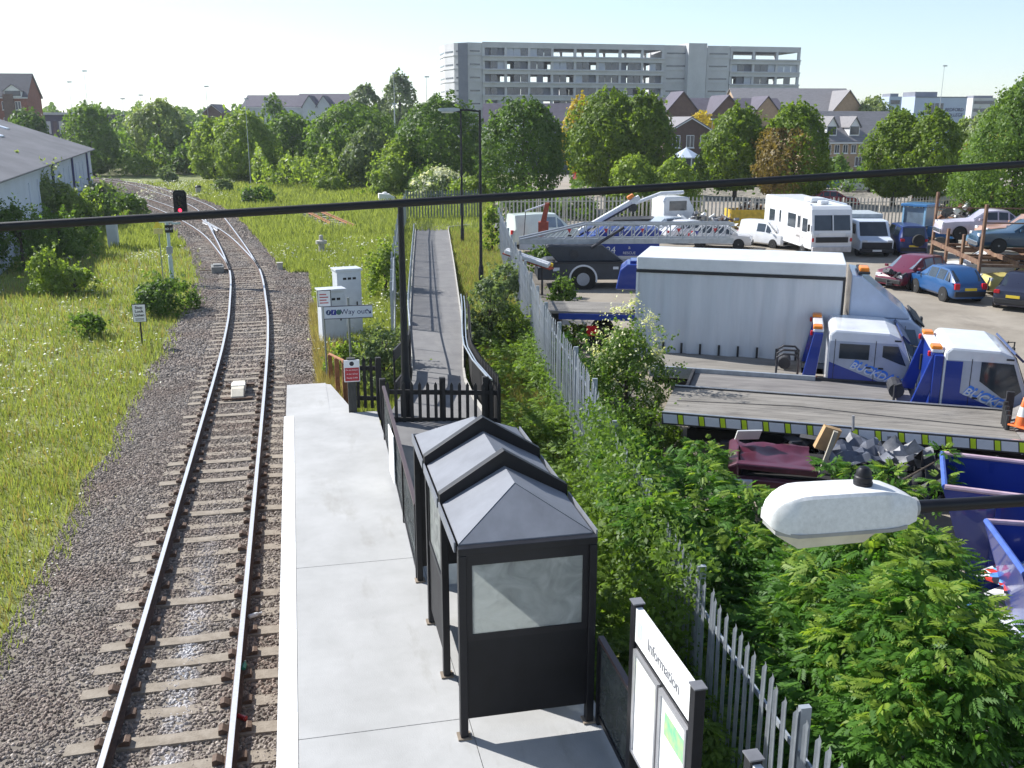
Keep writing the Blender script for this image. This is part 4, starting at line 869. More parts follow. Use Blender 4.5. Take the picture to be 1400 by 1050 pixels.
# ---- light pickup facing the camera
pk_ = thing('pickup_truck', 'white pickup van with black grille facing the camera', 'pickup', (*G(1190,349,YZ), YZ), rad(-104))
m_pw = M('pickup_white', (.60,.66,.74), .35, var=.06, coat=.3)
B().prism([(.9,.35),(.95,.95),(.35,1.1),(-.25,1.95),(-1.3,2.0),(-1.35,.4)], -.95, .95).build('cab', m_pw, pk_, bevel=.06)
B().loft([[(.33,-.8,1.15),(.33,.8,1.15),(-.21,.75,1.9),(-.21,-.75,1.9)],[(.28,-.8,1.15),(.28,.8,1.15),(-.27,.75,1.9),(-.27,-.75,1.9)]]).build('windscreen', m_glass, pk_)
for y in (-.957,.952):
    B().box(-1.05,y,1.2,-.1,y+.005,1.8).build('window', m_glass, pk_); B().box(-.35,y*1.08-.08,1.25,-.2,y*1.08+.08,1.5).build('mirror', m_trim, pk_)
B().box(.93,-.85,.5,1.0,.85,.85).build('grille', m_trim, pk_, bevel=.02); B().box(.9,-.95,.28,1.06,.95,.5).build('bumper', m_trim, pk_, bevel=.03); B().box(1.061,-.26,.34,1.068,.26,.45).build('number_plate', m_plw, pk_)
for y in (-.72,.72): B().box(.96,y-.15,.86,1.01,y+.15,.99).build('headlight', m_lens, pk_, bevel=.02)
B().box(-4.0,-1.0,.85,-1.42,1.0,2.25).build('load_box', M('box_grey_blue',(.36,.40,.42),.6), pk_, bevel=.03)
for x in (.25,-3.1):
    for s in (-1,1): wheel(pk_, x, s*.82, .33, .22, s)
# ---- blue tractor
tc_ = thing('tractor', 'old blue tractor with cab standing against the far fence', 'tractor', (*G(1257,338,YZ), YZ), rad(-60))
m_tb = paint('tractor', (.04,.16,.36)); m_tl = paint('tractor_pale', (.25,.45,.62))
B().box(.5,-.35,.7,2.1,.35,1.35).build('bonnet', m_tb, tc_, bevel=.06); 
for x in (-.9,.45):
    for y in (-.7,.7): B().box(x-.05,y-.05,.9,x+.05,y+.05,2.5).build('cab_post', m_tl, tc_)
B().box(-1.05,-.85,2.5,.6,.85,2.68).build('cab_roof', m_tb, tc_, bevel=.04); B().box(-.85,-.69,1.2,.4,-.66,2.45).build('window', m_glassb, tc_); B().box(.46,-.62,1.35,.49,.62,2.45).build('windscreen', m_glassb, tc_)
B().box(-1.0,-.7,.7,.45,.7,1.15).build('chassis', m_steel, tc_)
for s in (-1,1): wheel(tc_, -.5, s*.9, .78, .4, s, m_tb); wheel(tc_, 1.6, s*.7, .42, .25, s, m_tb)
B().tube([(1.3,.2,1.35),(1.3,.2,2.2)], .04).build('exhaust', m_steel, tc_)
for s in (-.4,.4): B().tube([(.9,s,1.3),(2.2,s,1.6),(3.0,s,.8)], .06).build('loader_arm', m_tl, tc_)
B().prism([(2.9,.5),(3.5,.5),(3.6,.6),(3.1,1.1)], -.7, .7).build('bucket', m_tl, tc_)
# ---- heavy row: three recovery trucks and the curtain-sided lorry, all parked parallel
O2 = G(930,567,.9); HA = rad(-28.5); he = (math.cos(HA), math.sin(HA)); hn = (-he[1], he[0])
def hv(name, label, cat, s, o, group=None): return thing(name, label, cat, (O2[0]+s*he[0]+o*hn[0], O2[1]+s*he[1]+o*hn[1], YZ), HA, group)
m_bed = M('worn_bed_steel', (.13,.12,.115), .7, col2=(.25,.235,.22), scale=2.2, stretch=(.35,2.5,1), detail=10); m_bed2 = M('plank_bed', (.16,.145,.125), .85, col2=(.265,.245,.215), scale=1.6, stretch=(.4,3,1), detail=10)
stain(m_bed2, (.07,.065,.06), 1.1, .52, .7, .7, (.6,1.5,1)); stain(m_bed2, (.30,.285,.26), .9, .55, .75, .5, (1,1,1), 4.); stain(m_bed, (.05,.048,.045), 1.0, .52, .7, .6, (.6,1.5,1), 7.)
m_blue = paint('recovery_blue', (.012,.04,.27)); m_blued = paint('recovery_blue_dark', (.008,.018,.10)); m_silv = paint('cab_silver', (.40,.43,.50)); m_cabw = paint('cab_white', (.70,.71,.73)); m_lett = M('lettering_blue', (.05,.22,.75), .4, var=.05); m_lets = M('lettering_silver', (.62,.66,.72), .4, var=.05)
m_hv = M('hi_vis_yellow', (.55,.72,.02), .5, var=.06); m_hw = M('reflective_white', (.62,.64,.68), .4, var=.08)
def side(p, name, poly, y, t, mat, s=-1):
    """flat panel on the cab side: polygon in x-z, proud of the side face"""
    return B().prism(poly, y, y+s*t).build(name, mat, p)
def cab(t, x0, x1, w, zf, zr, crew=False, letters='BUCKDALE', white=False):
    L = x1-x0; h = zr
    pr = [(x0,zf),(x0,h-.12),(x0+.12,h),(x1-.75,h-.03),(x1-.42,h-.16),(x1-.16,h-.85),(x1-.02,zf+.55),(x1,zf),(x1-.08,zf-.25),(x0,zf-.2)]
    body = B().prism(pr, -w/2, w/2).build('cab', m_cabw, t, bevel=.07)
    y = -w/2-.004
    for s, yy in ((-1,-w/2),(1,w/2)):
        if not white:
            B().prism([(x0+.04,zf-.14),(x0+.04,h-.3),(x1-.55,h-.3),(x1-.22,zf+.75),(x1-.1,zf-.1)], yy, yy+s*.006).build('side_panel', m_silv, t)
            if crew: lo = [(x0+.05,zf-.13),(x0+.05,zf+.62),(x1-.15,zf-.1)]
            else: lo = [(x0+.05,zf-.13),(x0+.05,h-.32),(x0+.4,h-.32),(x0+.4,zf+.62),(x1-.12,zf+.05),(x1-.12,zf-.1)]
            B().prism(lo, yy+s*.006, yy+s*.012).build('side_panel', m_blue, t)
        if crew: wins = [[(x0+.28,zf+.72),(x0+.28,h-.36),(x0+1.0,h-.36),(x0+1.0,zf+.72)], [(x0+1.32,zf+.82),(x0+1.32,h-.36),(x1-.52,h-.36),(x1-.3,zf+.62),(x0+1.75,zf+.66)]]
        else: wins = [[(x0+.78,zf+.92),(x0+.78,h-.30),(x1-.46,h-.32),(x1-.24,zf+.74),(x1-.42,zf+.56),(x1-.62,zf+.56)]]
        for q in wins: B().prism(q, yy+s*.006, yy+s*.016).build('window', m_glass, t)
        for sx_ in ((x0+.16,x0+1.14,x1-.17) if crew else (x0+.58,x1-.17)): B().box(sx_,min(yy+s*.004,yy+s*.0135),zf-.05,sx_+.014,max(yy+s*.004,yy+s*.0135),h-.25).build('door_seam', m_trim, t)
        for sx_ in ((x0+.95,x0+1.25) if crew else (x0+.66,)): B().box(sx_,min(yy+s*.006,yy+s*.03),zf+.5,sx_+.12,max(yy+s*.006,yy+s*.03),zf+.54).build('door_handle', m_trim, t)
        B().box(x1-.62,yy+s*.013 if s<0 else yy+.006,h-.24,x1-.46,yy+s*.006 if s<0 else yy+.013,h-.2).build('marker_light', m_trim, t)
    B().loft([[(x1-.39,-w/2+.12,h-.2),(x1-.39,w/2-.12,h-.2),(x1-.135,w/2-.1,h-.84),(x1-.135,-w/2+.1,h-.84)],[(x1-.45,-w/2+.12,h-.22),(x1-.45,w/2-.12,h-.22),(x1-.2,w/2-.1,h-.86),(x1-.2,-w/2+.1,h-.86)]]).build('windscreen', m_glass, t)
    B().obox((x1-.36,0,h-.17),(.26,w*1.0,.05),ry=rad(42)).build('sun_visor', m_blued if not white else m_trim, t)
    B().box(x1-.04,-w/2+.15,zf+.05,x1+.015,w/2-.15,zf+.3).build('grille', m_trim, t); B().box(x1-.2,-w/2,zf-.42,x1+.06,w/2,zf-.14).build('bumper', m_silv, t, bevel=.04)
    for s in (-1,1): B().box(x1+.061,s*w*.36-.18,zf-.36,x1+.075,s*w*.36+.18,zf-.2).build('headlight', m_lens, t); B().tube([(x1-.25,s*w/2,h-.3),(x1+.02,s*(w/2+.2),h-.32),(x1+.0,s*(w/2+.2),h-.95),(x1-.2,s*w/2,h-1.1)], .018).build('mirror_arm', m_trim, t); B().box(x1-.02,s*(w/2+.2)-.09,h-.85,x1+.04,s*(w/2+.2)+.09,h-.45).build('mirror', m_trim, t, bevel=.02)
    if letters:
        n = len(letters); xa_, za_ = (x0+.42, zf+.62) if crew else (x0+.52, zf+.66); xb_, zb_ = x1-.2, (zf+.08 if crew else zf+.2)
        ang = math.atan2(zb_-za_, xb_-xa_)
        text(letters, .27, m_lett, 'lettering', t, ((xa_+xb_)/2+.03,y-.012,(za_+zb_)/2+.05), (math.pi/2,-ang,0), .003, .25, bold=.012)
        text(letters, .27, m_lets, 'lettering', t, ((xa_+xb_)/2,y-.017,(za_+zb_)/2), (math.pi/2,-ang,0), .003, .25, bold=.004)
def chassis(t, x0, x1, axles, w, r=.40):
    B().box(x0,-.45,.5,x1,.45,.78).build('chassis', m_under, t)
    for k, x in enumerate(axles):
        for s in (-1,1): wheel(t, x, s*(w/2-.18), r, .28, s, m_rimd)
    for s in (-1,1): B().box(x0+.8,s*w/2-.1 if s<0 else w/2-.05,.45,x0+2.2,s*w/2+.05 if s<0 else w/2+.1,.8).build('side_locker', m_steel, t, bevel=.02)
def headboard(t, x, w, z0, z1, lean=.25):
    for s in (-1,1): B().prism([(x,z0),(x+.34,z0),(x+.34+lean,z1),(x+.12+lean,z1)], s*(w/2-.16)-.06, s*(w/2-.16)+.06).build('bulkhead_leg', m_blue, t, bevel=.015)
    B().obox((x+.3+lean*.95,0,z1-.12),(.08,w-.5,.22)).build('cross_board', m_silv, t)
    lb = B().obox((x+.22+lean,0,z1+.05),(.26,w-.3,.09)).build('light_bar', m_cabw, t, bevel=.03)
    for s in (-1,1):
        B().obox((x+.20+lean,s*(w/2-.33),z1+.12),(.24,.34,.10)).build('amber_lens', m_amb, lb, bevel=.03)
        B().obox((x+.05+lean,s*(w/2-.2),z1-.02),(.06,.14,.12)).build('work_lamp', m_red, t, bevel=.02)
def cone(label, x, y, z, s=1.):
    t = thing('traffic_cone', label, 'traffic cone', (x, y, z), .3, 'traffic cones on the recovery trucks'); t.scale = (s,)*3
    mo = M('cone_orange', (.75,.16,.03), .5)
    B().box(-.19,-.19,0,.19,.19,.035).build('base', mo, t, bevel=.01); B().lathe([(.145,.035),(.11,.22)]).build('lower_cone', mo, t, smooth=60); B().lathe([(.11,.221),(.072,.42)]).build('white_sleeve', m_plw, t, smooth=60); B().lathe([(.072,.421),(.035,.62),(.02,.63)]).build('upper_cone', mo, t, smooth=60)
# truck A: crew cab
ta = hv('recovery_truck', 'blue and silver crew cab recovery truck beside the curtain lorry', 'recovery truck', -.38, 6.0)
B().box(-1.0,-1.1,.93,2.95,1.1,1.05).build('bed', m_bed2, ta, bevel=.01)
for s in (-1,1): B().box(-1.0,s*1.14-.05,.86,3.3,s*1.14+.05,1.17).build('side_rail', m_galv, ta, bevel=.01)
headboard(ta, 2.95, 2.25, 1.05, 2.28, .12); cab(ta, 3.55, 5.75, 2.2, .95, 2.42, True); chassis(ta, -1.0, 5.4, (.4, 4.9), 2.2)
fr = B()
for y in (-.7,-.2,.3): fr.tube([(2.3,y,1.06),(2.3,y,1.5),(2.45,y,1.6),(2.75,y,1.6),(2.85,y,1.5),(2.85,y,1.06)], .03)
for k in range(3): B().tube([(2.3,-.7+.5*k,1.06),(2.3,-.7+.5*k,1.5),(2.45,-.7+.5*k,1.6),(2.75,-.7+.5*k,1.6),(2.85,-.7+.5*k,1.5),(2.85,-.7+.5*k,1.06)], .03).build('winch_hoop', m_steel, ta)
B().lathe([(.16,-.3),(.16,.3)], (2.5,0,1.25), 'y', 12).build('winch_drum', m_steel, ta)
cone('orange traffic cone on the deck of the crew cab recovery truck', O2[0]+2.75*he[0]+5.1*hn[0], O2[1]+2.75*he[1]+5.1*hn[1], YZ+1.06, .9)
# truck B: single cab
tb = hv('recovery_truck', 'blue and white single cab recovery truck with dark steel bed', 'recovery truck', 0, 3.75)
B().box(-.15,-1.12,.93,5.15,1.12,1.05).build('bed', m_bed, tb, bevel=.01)
for s in (-1,1): B().box(-.15,s*1.16-.045,.88,5.2,s*1.16+.045,1.13).build('side_rail', m_steel, tb, bevel=.01)
B().box(-.22,-1.2,.88,-.152,1.2,1.16).build('tail_board', m_steel, tb)
headboard(tb, 4.95, 2.3, 1.05, 2.42, .3); cab(tb, 5.6, 7.5, 2.3, .95, 2.62, False); chassis(tb, 0, 7.2, (1.2, 6.7), 2.25)
B().box(5.40,-1.12,.9,5.595,1.12,2.4).build('cab_back_panel', m_blue, tb, bevel=.02)
B().lathe([(.18,-.35),(.18,.35)], (4.75,0,1.3), 'y', 12).build('winch_drum', m_steel, tb); B().tube([(4.7,-.4,1.06),(4.7,-.4,1.45),(4.85,-.4,1.5)], .03).build('winch_bracket', m_steel, tb)
# truck C: long hi-vis edged bed, cab beyond the frame
tcx = hv('recovery_truck', 'long flat recovery bed edged in yellow and white reflective panels', 'recovery truck', 0, 1.16)
for k in range(7): B().box(-.4, -1.11+k*.318, 1.20, 6.85, -1.11+k*.318+.308, 1.30).build('bed_plank', m_bed2, tcx)
for s in (-1,1):
    B().box(-.4,s*1.16-.04,1.06,6.9,s*1.16+.04,1.33).build('side_rail', m_steel, tcx, bevel=.01)
    B().box(-.4,s*1.16-.035,1.331,6.9,s*1.16+.035,1.345).build('edge_strip', m_silver, tcx)
x = -.35; pitch = .455
hw_ = B().prism([(0,1.10),(.31,1.10),(.28,1.30),(-.03,1.30)], -1.212, -1.2005).mesh('white_panel', m_hw); hy_ = B().prism([(.335,1.10),(.435,1.10),(.405,1.30),(.305,1.30)], -1.212, -1.2005).mesh('yellow_panel', m_hv)
while x < 6.5:
    o = link('white_panel', hw_, tcx); o.location.x = x; o = link('yellow_panel', hy_, tcx); o.location.x = x; x += pitch
B().prism([(6.85,1.04),(7.3,1.3),(7.55,1.62),(7.35,1.62),(7.1,1.4),(6.85,1.3)], -1.19, -1.09).build('bed_ramp_end', m_silv, tcx); B().prism([(6.86,1.04),(7.3,1.28),(7.5,1.6),(7.4,1.6),(7.1,1.4),(6.86,1.3)], -1.089, 1.15).build('bed_front', m_bed, tcx)
chassis(tcx, .1, 8.5, (1.4, 2.5, 6.9), 2.3)
for k in range(4): B().tube([(6.7,-.35+.14*k,1.3),(6.7,-.35+.14*k,1.62+.06*k)], .05).build('stop_post', m_trim, tcx)
B().box(6.75,.3,1.3,6.9,.4,1.95).build('stake', m_trim, tcx)
B().tube([(-.2,-.1,1.315),(2.5,.2,1.315),(4.6,-.1,1.315),(6.7,-.3,1.315)], .008).build('winch_cable', m_steel, tcx)
cbm = M('cab_maroon', (.28,.015,.03), .35, coat=.4)
B().obox((8.05,.9,2.0),(.08,2.3,1.6),ry=rad(-14)).build('headboard', M('headboard_navy',(.03,.03,.09),.4), tcx); B().obox((7.98,.9,2.62),(.12,2.34,.5),ry=rad(-14)).build('headboard_panel', cbm, tcx)
B().prism([(8.3,.9),(8.3,2.6),(9.6,2.6),(10.1,1.6),(10.15,.8)], -1.1, 1.1).build('cab', cbm, tcx, bevel=.06)
cone('orange and white traffic cone at the front of the hi-vis bed', O2[0]+6.95*he[0]+.75*hn[0], O2[1]+6.95*he[1]+.75*hn[1], YZ+1.42, 1.)
# curtain-sided lorry
bl_ = hv('curtain_lorry', 'white curtain sided lorry with pale cab and amber roof beacon', 'lorry', 0, 8.25)
m_curt = M('lorry_curtain', (.52,.54,.57), .55, col2=(.62,.64,.67), scale=1.2, stretch=(3,1,.25), bump=.15, bscale=2.5)
B().box(-2.15,-1.28,3.44,3.55,1.28,3.80).build('roof', m_wht, bl_, bevel=.03)
B().box(-2.15,-1.3,3.36,3.56,1.3,3.438).build('roof_gutter', m_trim, bl_)
# rippled curtain made of wide pleats
for s in (-1,1):
    n = 56; rings = []
    for i in range(n+1):
        x = -2.1+5.6*i/n; d = .022*math.sin(i*1.1)+.02*math.sin(i*.43)+(.04 if i % 7 == 0 else 0)
        rings.append([(x,s*(1.25-d),1.02),(x,s*(1.262-d*1.3),2.2),(x,s*(1.27-d*.3),3.355)])
    B().loft(rings, False, False).build('curtain', m_curt, bl_, smooth=50)
    for k in range(11): B().box(-1.86+k*.53,s*1.285-.01,.93,-1.80+k*.53,s*1.285+.01,1.36).build('strap', m_trim, bl_)
    for x in (-2.15,3.5): B().box(x,s*1.255-.04,1.0,x+.06,s*1.255+.04,3.36).build('corner_post', m_trim if x > 0 else m_wht, bl_)
B().box(-2.13,-1.2,1.0,-2.08,1.2,3.37).build('rear_door', m_wht, bl_); B().box(3.44,-1.2,1.0,3.49,1.2,3.37).build('bulkhead', m_wht, bl_)
B().box(-2.15,-1.27,.86,3.56,1.27,1.0).build('floor_frame', m_galv, bl_)
m_cabb = paint('lorry_cab', (.46,.53,.66))
B().prism([(3.72,2.35),(3.72,3.5),(4.0,3.45),(5.3,2.42),(5.3,2.35)], -1.1, 1.1).build('air_deflector', m_cabb, bl_, bevel=.05)
pr = [(3.72,.85),(3.72,2.34),(5.35,2.34),(5.62,2.15),(5.95,1.3),(6.0,.8),(5.95,.5),(3.72,.5)]
B().prism(pr, -1.14, 1.14).build('cab', m_cabb, bl_, bevel=.07)
for s in (-1,1): B().prism([(4.7,1.35),(4.7,2.08),(5.45,2.08),(5.68,1.45),(5.5,1.35)], s*1.14, s*1.15).build('window', m_glassb, bl_); B().box(4.55,s*1.142-.003,.7,4.57,s*1.142+.003,2.2).build('door_seam', m_trim, bl_); B().box(5.85,s*1.32-.1,1.5,5.92,s*1.32+.1,2.0).build('mirror', m_trim, bl_, bevel=.02)
B().obox((5.56,0,2.26),(.3,2.26,.05),ry=rad(38)).build('sun_visor', m_trim, bl_)
B().loft([[(5.62,-1.0,2.12),(5.62,1.0,2.12),(5.955,1.02,1.33),(5.955,-1.02,1.33)],[(5.56,-1.0,2.1),(5.56,1.0,2.1),(5.9,1.02,1.3),(5.9,-1.02,1.3)]]).build('windscreen', m_glass, bl_)
lb = B().obox((4.05,-.1,3.52),(.3,1.5,.07)).build('beacon_bar', m_trim, bl_, bevel=.02); B().obox((4.05,-.5,3.6),(.26,.6,.13)).build('beacon', m_amb, lb, bevel=.04)
chassis(bl_, -2.0, 5.8, (-.3, 5.0), 2.4, .46)
# ---- grey turntable ladder truck
ld = thing('ladder_truck', 'dark grey ladder truck with long steel turntable ladder on top', 'ladder truck', (*G(797,396,YZ), YZ), rad(-10))
m_lg = M('faded_grey_paint', (.040,.045,.055), .6, var=.25, scale=1.5); m_ldr = M('ladder_steel', (.42,.44,.46), .45, metal=.5, var=.15)
B().prism([(-2.1,.45),(-2.1,1.0),(-1.6,1.25),(5.8,1.25),(5.8,.45)], 0, 2.3).build('body', m_lg, ld, bevel=.04)
B().prism([(-1.2,1.26),(-1.7,1.85),(-1.6,1.98),(.9,1.98),(1.9,1.26)], .35, 2.0).build('turntable', m_lg, ld, bevel=.04)
B().box(-1.3,-.02,1.2,3.5,-.003,1.28).build('ledge', m_trim, ld)
B().lathe([(.62,-.012),(.62,.4)], (0,0,.5), 'y', 24).build('wheel_arch', m_under, ld)
b = B(); arc = [(.66*math.cos(a), .5+.66*math.sin(a)) for a in np.linspace(-.25, math.pi+.25, 20)]; arc2 = [(.58*math.cos(a), .5+.58*math.sin(a)) for a in np.linspace(-.25, math.pi+.25, 20)]
b.loft([[(p[0],-.03,p[1]),(q[0],-.03,q[1]),(q[0],.02,q[1]),(p[0],.02,p[1])] for p, q in zip(arc, arc2)]); b.build('arch_trim', m_hw, ld)
wl = wheel(ld, 0, .14, .48, .28, -1, m_rimd); B().lathe([(.30,-.155),(.27,-.155)], (0,0,0), 'y', 20).build('rim_ring', m_hw, wl); wheel(ld, 4.2, .14, .48, .28, -1, m_rimd); wheel(ld, 0, 2.16, .48, .28, 1, m_rimd); wheel(ld, 4.2, 2.16, .48, .28, 1, m_rimd)
B().lathe([(.2,-.03),(.2,.1)], (-.4,.33,1.6), 'y', 16).build('hydraulic_cap', m_steel, ld); B().obox((1.5,-.01,1.0),(.25,.02,.12)).build('badge', m_hw, ld); B().obox((-1.25,-.01,.95),(.3,.02,.16)).build('badge', m_hw, ld)
# ladder, two side trusses and rungs
for y in (.75, 1.55):
    B().box(-2.9,y-.04,2.02,7.1,y+.04,2.26).build('lower_rail', m_ldr, ld); B().box(.2,y-.03,2.86,7.1,y+.03,2.96).build('upper_rail', m_ldr, ld)
    B().tube([(-2.9,y,2.22),(.2,y,2.92)], .05).build('end_rail', m_ldr, ld)
    for k in range(13):
        x = .2+k*.56; B().tube([(x,y,2.26),(x,y,2.88)], .03, 6).build('upright', m_ldr, ld)
        if k < 12: B().tube([(x,y,2.26),(x+.56,y,2.88)], .026, 6).build('brace', m_ldr, ld)
    for k in range(6): B().tube([(-2.5+k*.42,y,2.26),(-2.1+k*.42,y,2.34+k*.09)], .026, 6).build('brace', m_ldr, ld)
for k in range(26): x = -2.7+k*.38; B().tube([(x,.75,2.14),(x,1.55,2.14)], .03, 6).build('rung', m_ldr, ld)
for k in range(9):
    x = -.6+k*.85; c = ((.5,.04,.04),(.05,.06,.3))[k % 2]
    B().add([(x-.1,.69,2.72-.12*(k%2)),(x+.1,.69,2.72-.12*(k%2)),(x,.69,2.52-.12*(k%2)),(x-.1,.70,2.72-.12*(k%2)),(x+.1,.70,2.72-.12*(k%2)),(x,.70,2.52-.12*(k%2))], [(0,2,1),(3,4,5),(0,1,4,3),(1,2,5,4),(2,0,3,5)]).build('pennant', M('pennant%d' % (k % 2), c, .6), ld)
B().tube([(.4,.3,1.9),(1.9,.5,2.8)], .07).build('hydraulic_ram', m_steel, ld)
# blue tow body with lettering behind the ladder truck
tw = thing('tow_truck', 'blue tow truck body with white recovery lettering and long boom', 'tow truck', (*G(850,372,YZ), YZ), rad(-12)); tw.location.y += .5; tw.location.x += -1.5; tw.location.z -= .45
B().prism([(-1.7,1.35),(-1.7,1.75),(.2,2.35),(.7,2.6),(3.5,2.6),(3.5,1.0),(-1.2,1.0)], 0, 1.9).build('body', m_blue, tw, bevel=.03)
text('24', .5, m_plw, 'lettering', tw, (1.0,-.012,1.55), (math.pi/2,0,0), .004); 
for k, s_ in enumerate(('RECOVERY','&','RESCUE')): text(s_, .19, m_plw, 'lettering', tw, (1.95,-.012,1.95-.27*k), (math.pi/2,0,0), .004)
chassis(tw, -1.4, 3.5, (.2,), 1.9); 
for s in (.15,1.75): pass
B().tube([(-.6,.9,2.4),(2.2,1.0,4.0)], .14, 8).build('boom', m_wht, tw); B().tube([(-.6,.9,2.2),(2.2,1.0,3.8)], .05, 8).build('boom_ram', m_steel, tw); B().obox((2.3,1.0,4.05),(.5,.3,.25),ry=rad(-30)).build('boom_head', m_wht, tw, bevel=.03); B().obox((2.05,1.0,4.2),(.35,.4,.18),ry=rad(-30)).build('beacon', m_amb, tw, bevel=.04)
# second white boom truck and small crane behind
bt_ = thing('boom_truck', 'white boom and cab of a breakdown truck beyond the ladder', 'breakdown truck', (*G(912,318,YZ), YZ), rad(5))
B().prism([(-.8,.6),(-.8,2.3),(-.6,2.5),(1.0,2.5),(1.5,1.7),(1.6,.6)], -1, 1).build('cab', m_wht, bt_, bevel=.06); B().box(-.4,-1.01,1.6,.9,-1.001,2.25).build('window', m_glass, bt_); B().tube([(-4.2,-.6,1.6),(-2.6,-.6,2.2),(-.9,-.6,2.75),(.8,-.6,2.8)], .13).build('boom', m_wht, bt_); B().lathe([(.28,-.1),(.28,.1)], (-3.0,-.75,1.85), 'y', 16).build('pulley', m_trim, bt_)
B().box(-4.5,-1,.5,-.85,1,1.1).build('bed', m_steel, bt_)
for x in (-3.4,.6):
    for s in (-1,1): wheel(bt_, x, s*.9, .4, .25, s)
cr = thing('crane_jib', 'rusty red lifting jib with hanging chains near the fence', 'crane', (*G(738,345,YZ), YZ), rad(-15))
m_jr = M('jib_red', (.32,.06,.03), .7, var=.3); 
for y in (-.2,.2): B().prism([(-.35,.2),(.1,.2),(.55,2.9),(.3,2.9)], y-.05, y+.05).build('jib_arm', m_jr, cr)
B().box(-1.2,-.7,.2,1.8,.7,.8).build('base', m_wht, cr, bevel=.05); B().box(-.1,-.3,1.2,.5,.3,1.8).build('winch_box', m_jr, cr); B().tube([(.4,0,2.85),(-.9,0,2.4)], .05).build('jib_tip', m_wht, cr)
for y in (-.12,.12): B().tube([(-.85,y,2.38),(-.95,y,.9)], .02).build('chain', m_steel, cr)
lbx = thing('light_bar_bundle', 'white and yellow bundle of lamp bars leaning over the fence', 'lamp bars', (*G(722,350,1.3), 1.0), rad(-38))
B().obox((0,.22,.2),(2.3,.12,.16),ry=rad(14)).build('yellow_bar', M('bar_yellow',(.75,.55,.04)), lbx, bevel=.02); B().obox((0,.0,.25),(2.2,.2,.18),ry=rad(14)).build('white_bar', m_wht, lbx, bevel=.03); B().obox((.05,-.26,.22),(2.2,.2,.18),ry=rad(14)).build('white_bar', m_wht, lbx, bevel=.03); B().obox((0,.0,.08),(2.4,.5,.05),ry=rad(14)).build('backing', m_jr, lbx)
B().tube([(-.6,0,-1.4),(-.6,0,.3)], .05).build('prop', m_steel, lbx); B().tube([(.7,0,-1.4),(.7,0,.0)], .05).build('prop', m_steel, lbx)
# plank trailer in front of the ladder truck
tl = thing('flat_trailer', 'plank bedded flat trailer with blue edge by the steel fence', 'trailer', (*G(815,418,1.0), YZ), rad(-20))
for k in range(8): B().box(-1.7,-.95+k*.24,1.28,3.2,-.95+k*.24+.228,1.36).build('plank', m_bed2, tl)
B().box(-1.2,-1.03,1.1,3.2,-.965,1.3).build('side_rail', m_blue, tl); B().box(-1.7,-1.0,1.14,3.2,.97,1.275).build('frame', m_under, tl)
for x in (.2,2.2):
    for s in (-1,1): wheel(tl, x, s*.75, .42, .26, s, m_rimd)
B().box(-.25,-1.02,.55,.1,-.99,.9).build('warning_plate', m_red, tl); B().box(-1.4,-.5,.4,-1.2,.5,1.1).build('rear_frame', m_steel, tl)
B().obox((1.9,-.2,1.42),(2.2,1.1,.07),.1).build('loose_board', m_bed, tl)
bb = thing('blue_bonnet', 'detached blue vehicle nose standing on the plank trailer', 'vehicle part', (*G(860,398,1.0), 1.06), rad(-20))
B().prism([(-.5,0),(-.35,.75),(-.1,.95),(1.6,.95),(1.6,0)], -.1, 1.4).build('panel', m_blue, bb, bevel=.06); B().box(0,.2,.951,1.5,1.1,1.05).build('top_strip', m_blue, bb, bevel=.03)
# yellow scrap skip
sk = thing('scrap_skip', 'yellow sided bin heaped with scrap left of the motorhome', 'skip', (*G(1022,312,YZ), YZ), rad(-10))
m_ysk = M('skip_yellow', (.60,.40,.04), .6, var=.25)
for y in (-.9,.9): B().box(-1.5,y-.04,.1,1.5,y+.04,1.4).build('side', m_ysk, sk)
for x in (-1.5,1.5): B().box(x-.04,-.86,.1,x+.04,.86,1.4).build('end', m_ysk, sk)
B().box(-1.45,-.85,.1,1.45,.85,.2).build('floor', m_ysk, sk)
def scrapheap(name, label, c, rx, ry, h, n, smin, smax, mats, rz=0.):
    t = thing(name, label, 'scrap heap', c, rz)
    for m in range(len(mats)):
        b = B()
        for k in range(n//len(mats)):
            a = random.uniform(0, 6.28); r = math.sqrt(random.random()); x, y = rx*r*math.cos(a), ry*r*math.sin(a); z = random.uniform(.05, 1)*h*(1-r*r*.7)
            if random.random() < .3: b.tube([(x,y,z),(x+random.uniform(-.5,.5),y+random.uniform(-.5,.5),z+random.uniform(-.2,.35))], random.uniform(.015,.05), 6)
            else: b.obox((x,y,z), (random.uniform(smin,smax), random.uniform(smin,smax)*.7, random.uniform(.02,smin*1.5)), random.uniform(0,6), random.uniform(-.8,.8), random.uniform(-.8,.8))
        o = b.build('scrap_pieces', mats[m], t); o['kind'] = 'stuff'
    return t
m_scr = [m_steel, M('scrap_pale',(.24,.24,.25),.6,var=.4), M('scrap_rust',(.18,.09,.05),.9,var=.4), M('scrap_dark',(.02,.02,.02),.7)]
scrapheap('scrap_heap', 'jumbled scrap metal piled in the yellow bin', sk.location+Vector((0,0,.9)), 1.3, .8, 1.1, 90, .15, .5, m_scr)
scrapheap('scrap_heap', 'dark heap of crashed vehicle scrap below the hi-vis bed', (*G(1165,665,YZ), YZ), 2.0, .9, 1.35, 260, .15, .7, m_scr[:2]+m_scr[3:], HA)
scrapheap('scrap_heap', 'pale tangle of scrap behind the right end of the ladder', (*G(960,322,YZ), YZ), 4.5, 1.2, 1.6, 220, .15, .7, [m_scr[1], m_plw, m_steel, m_scr[2]], rad(-10))
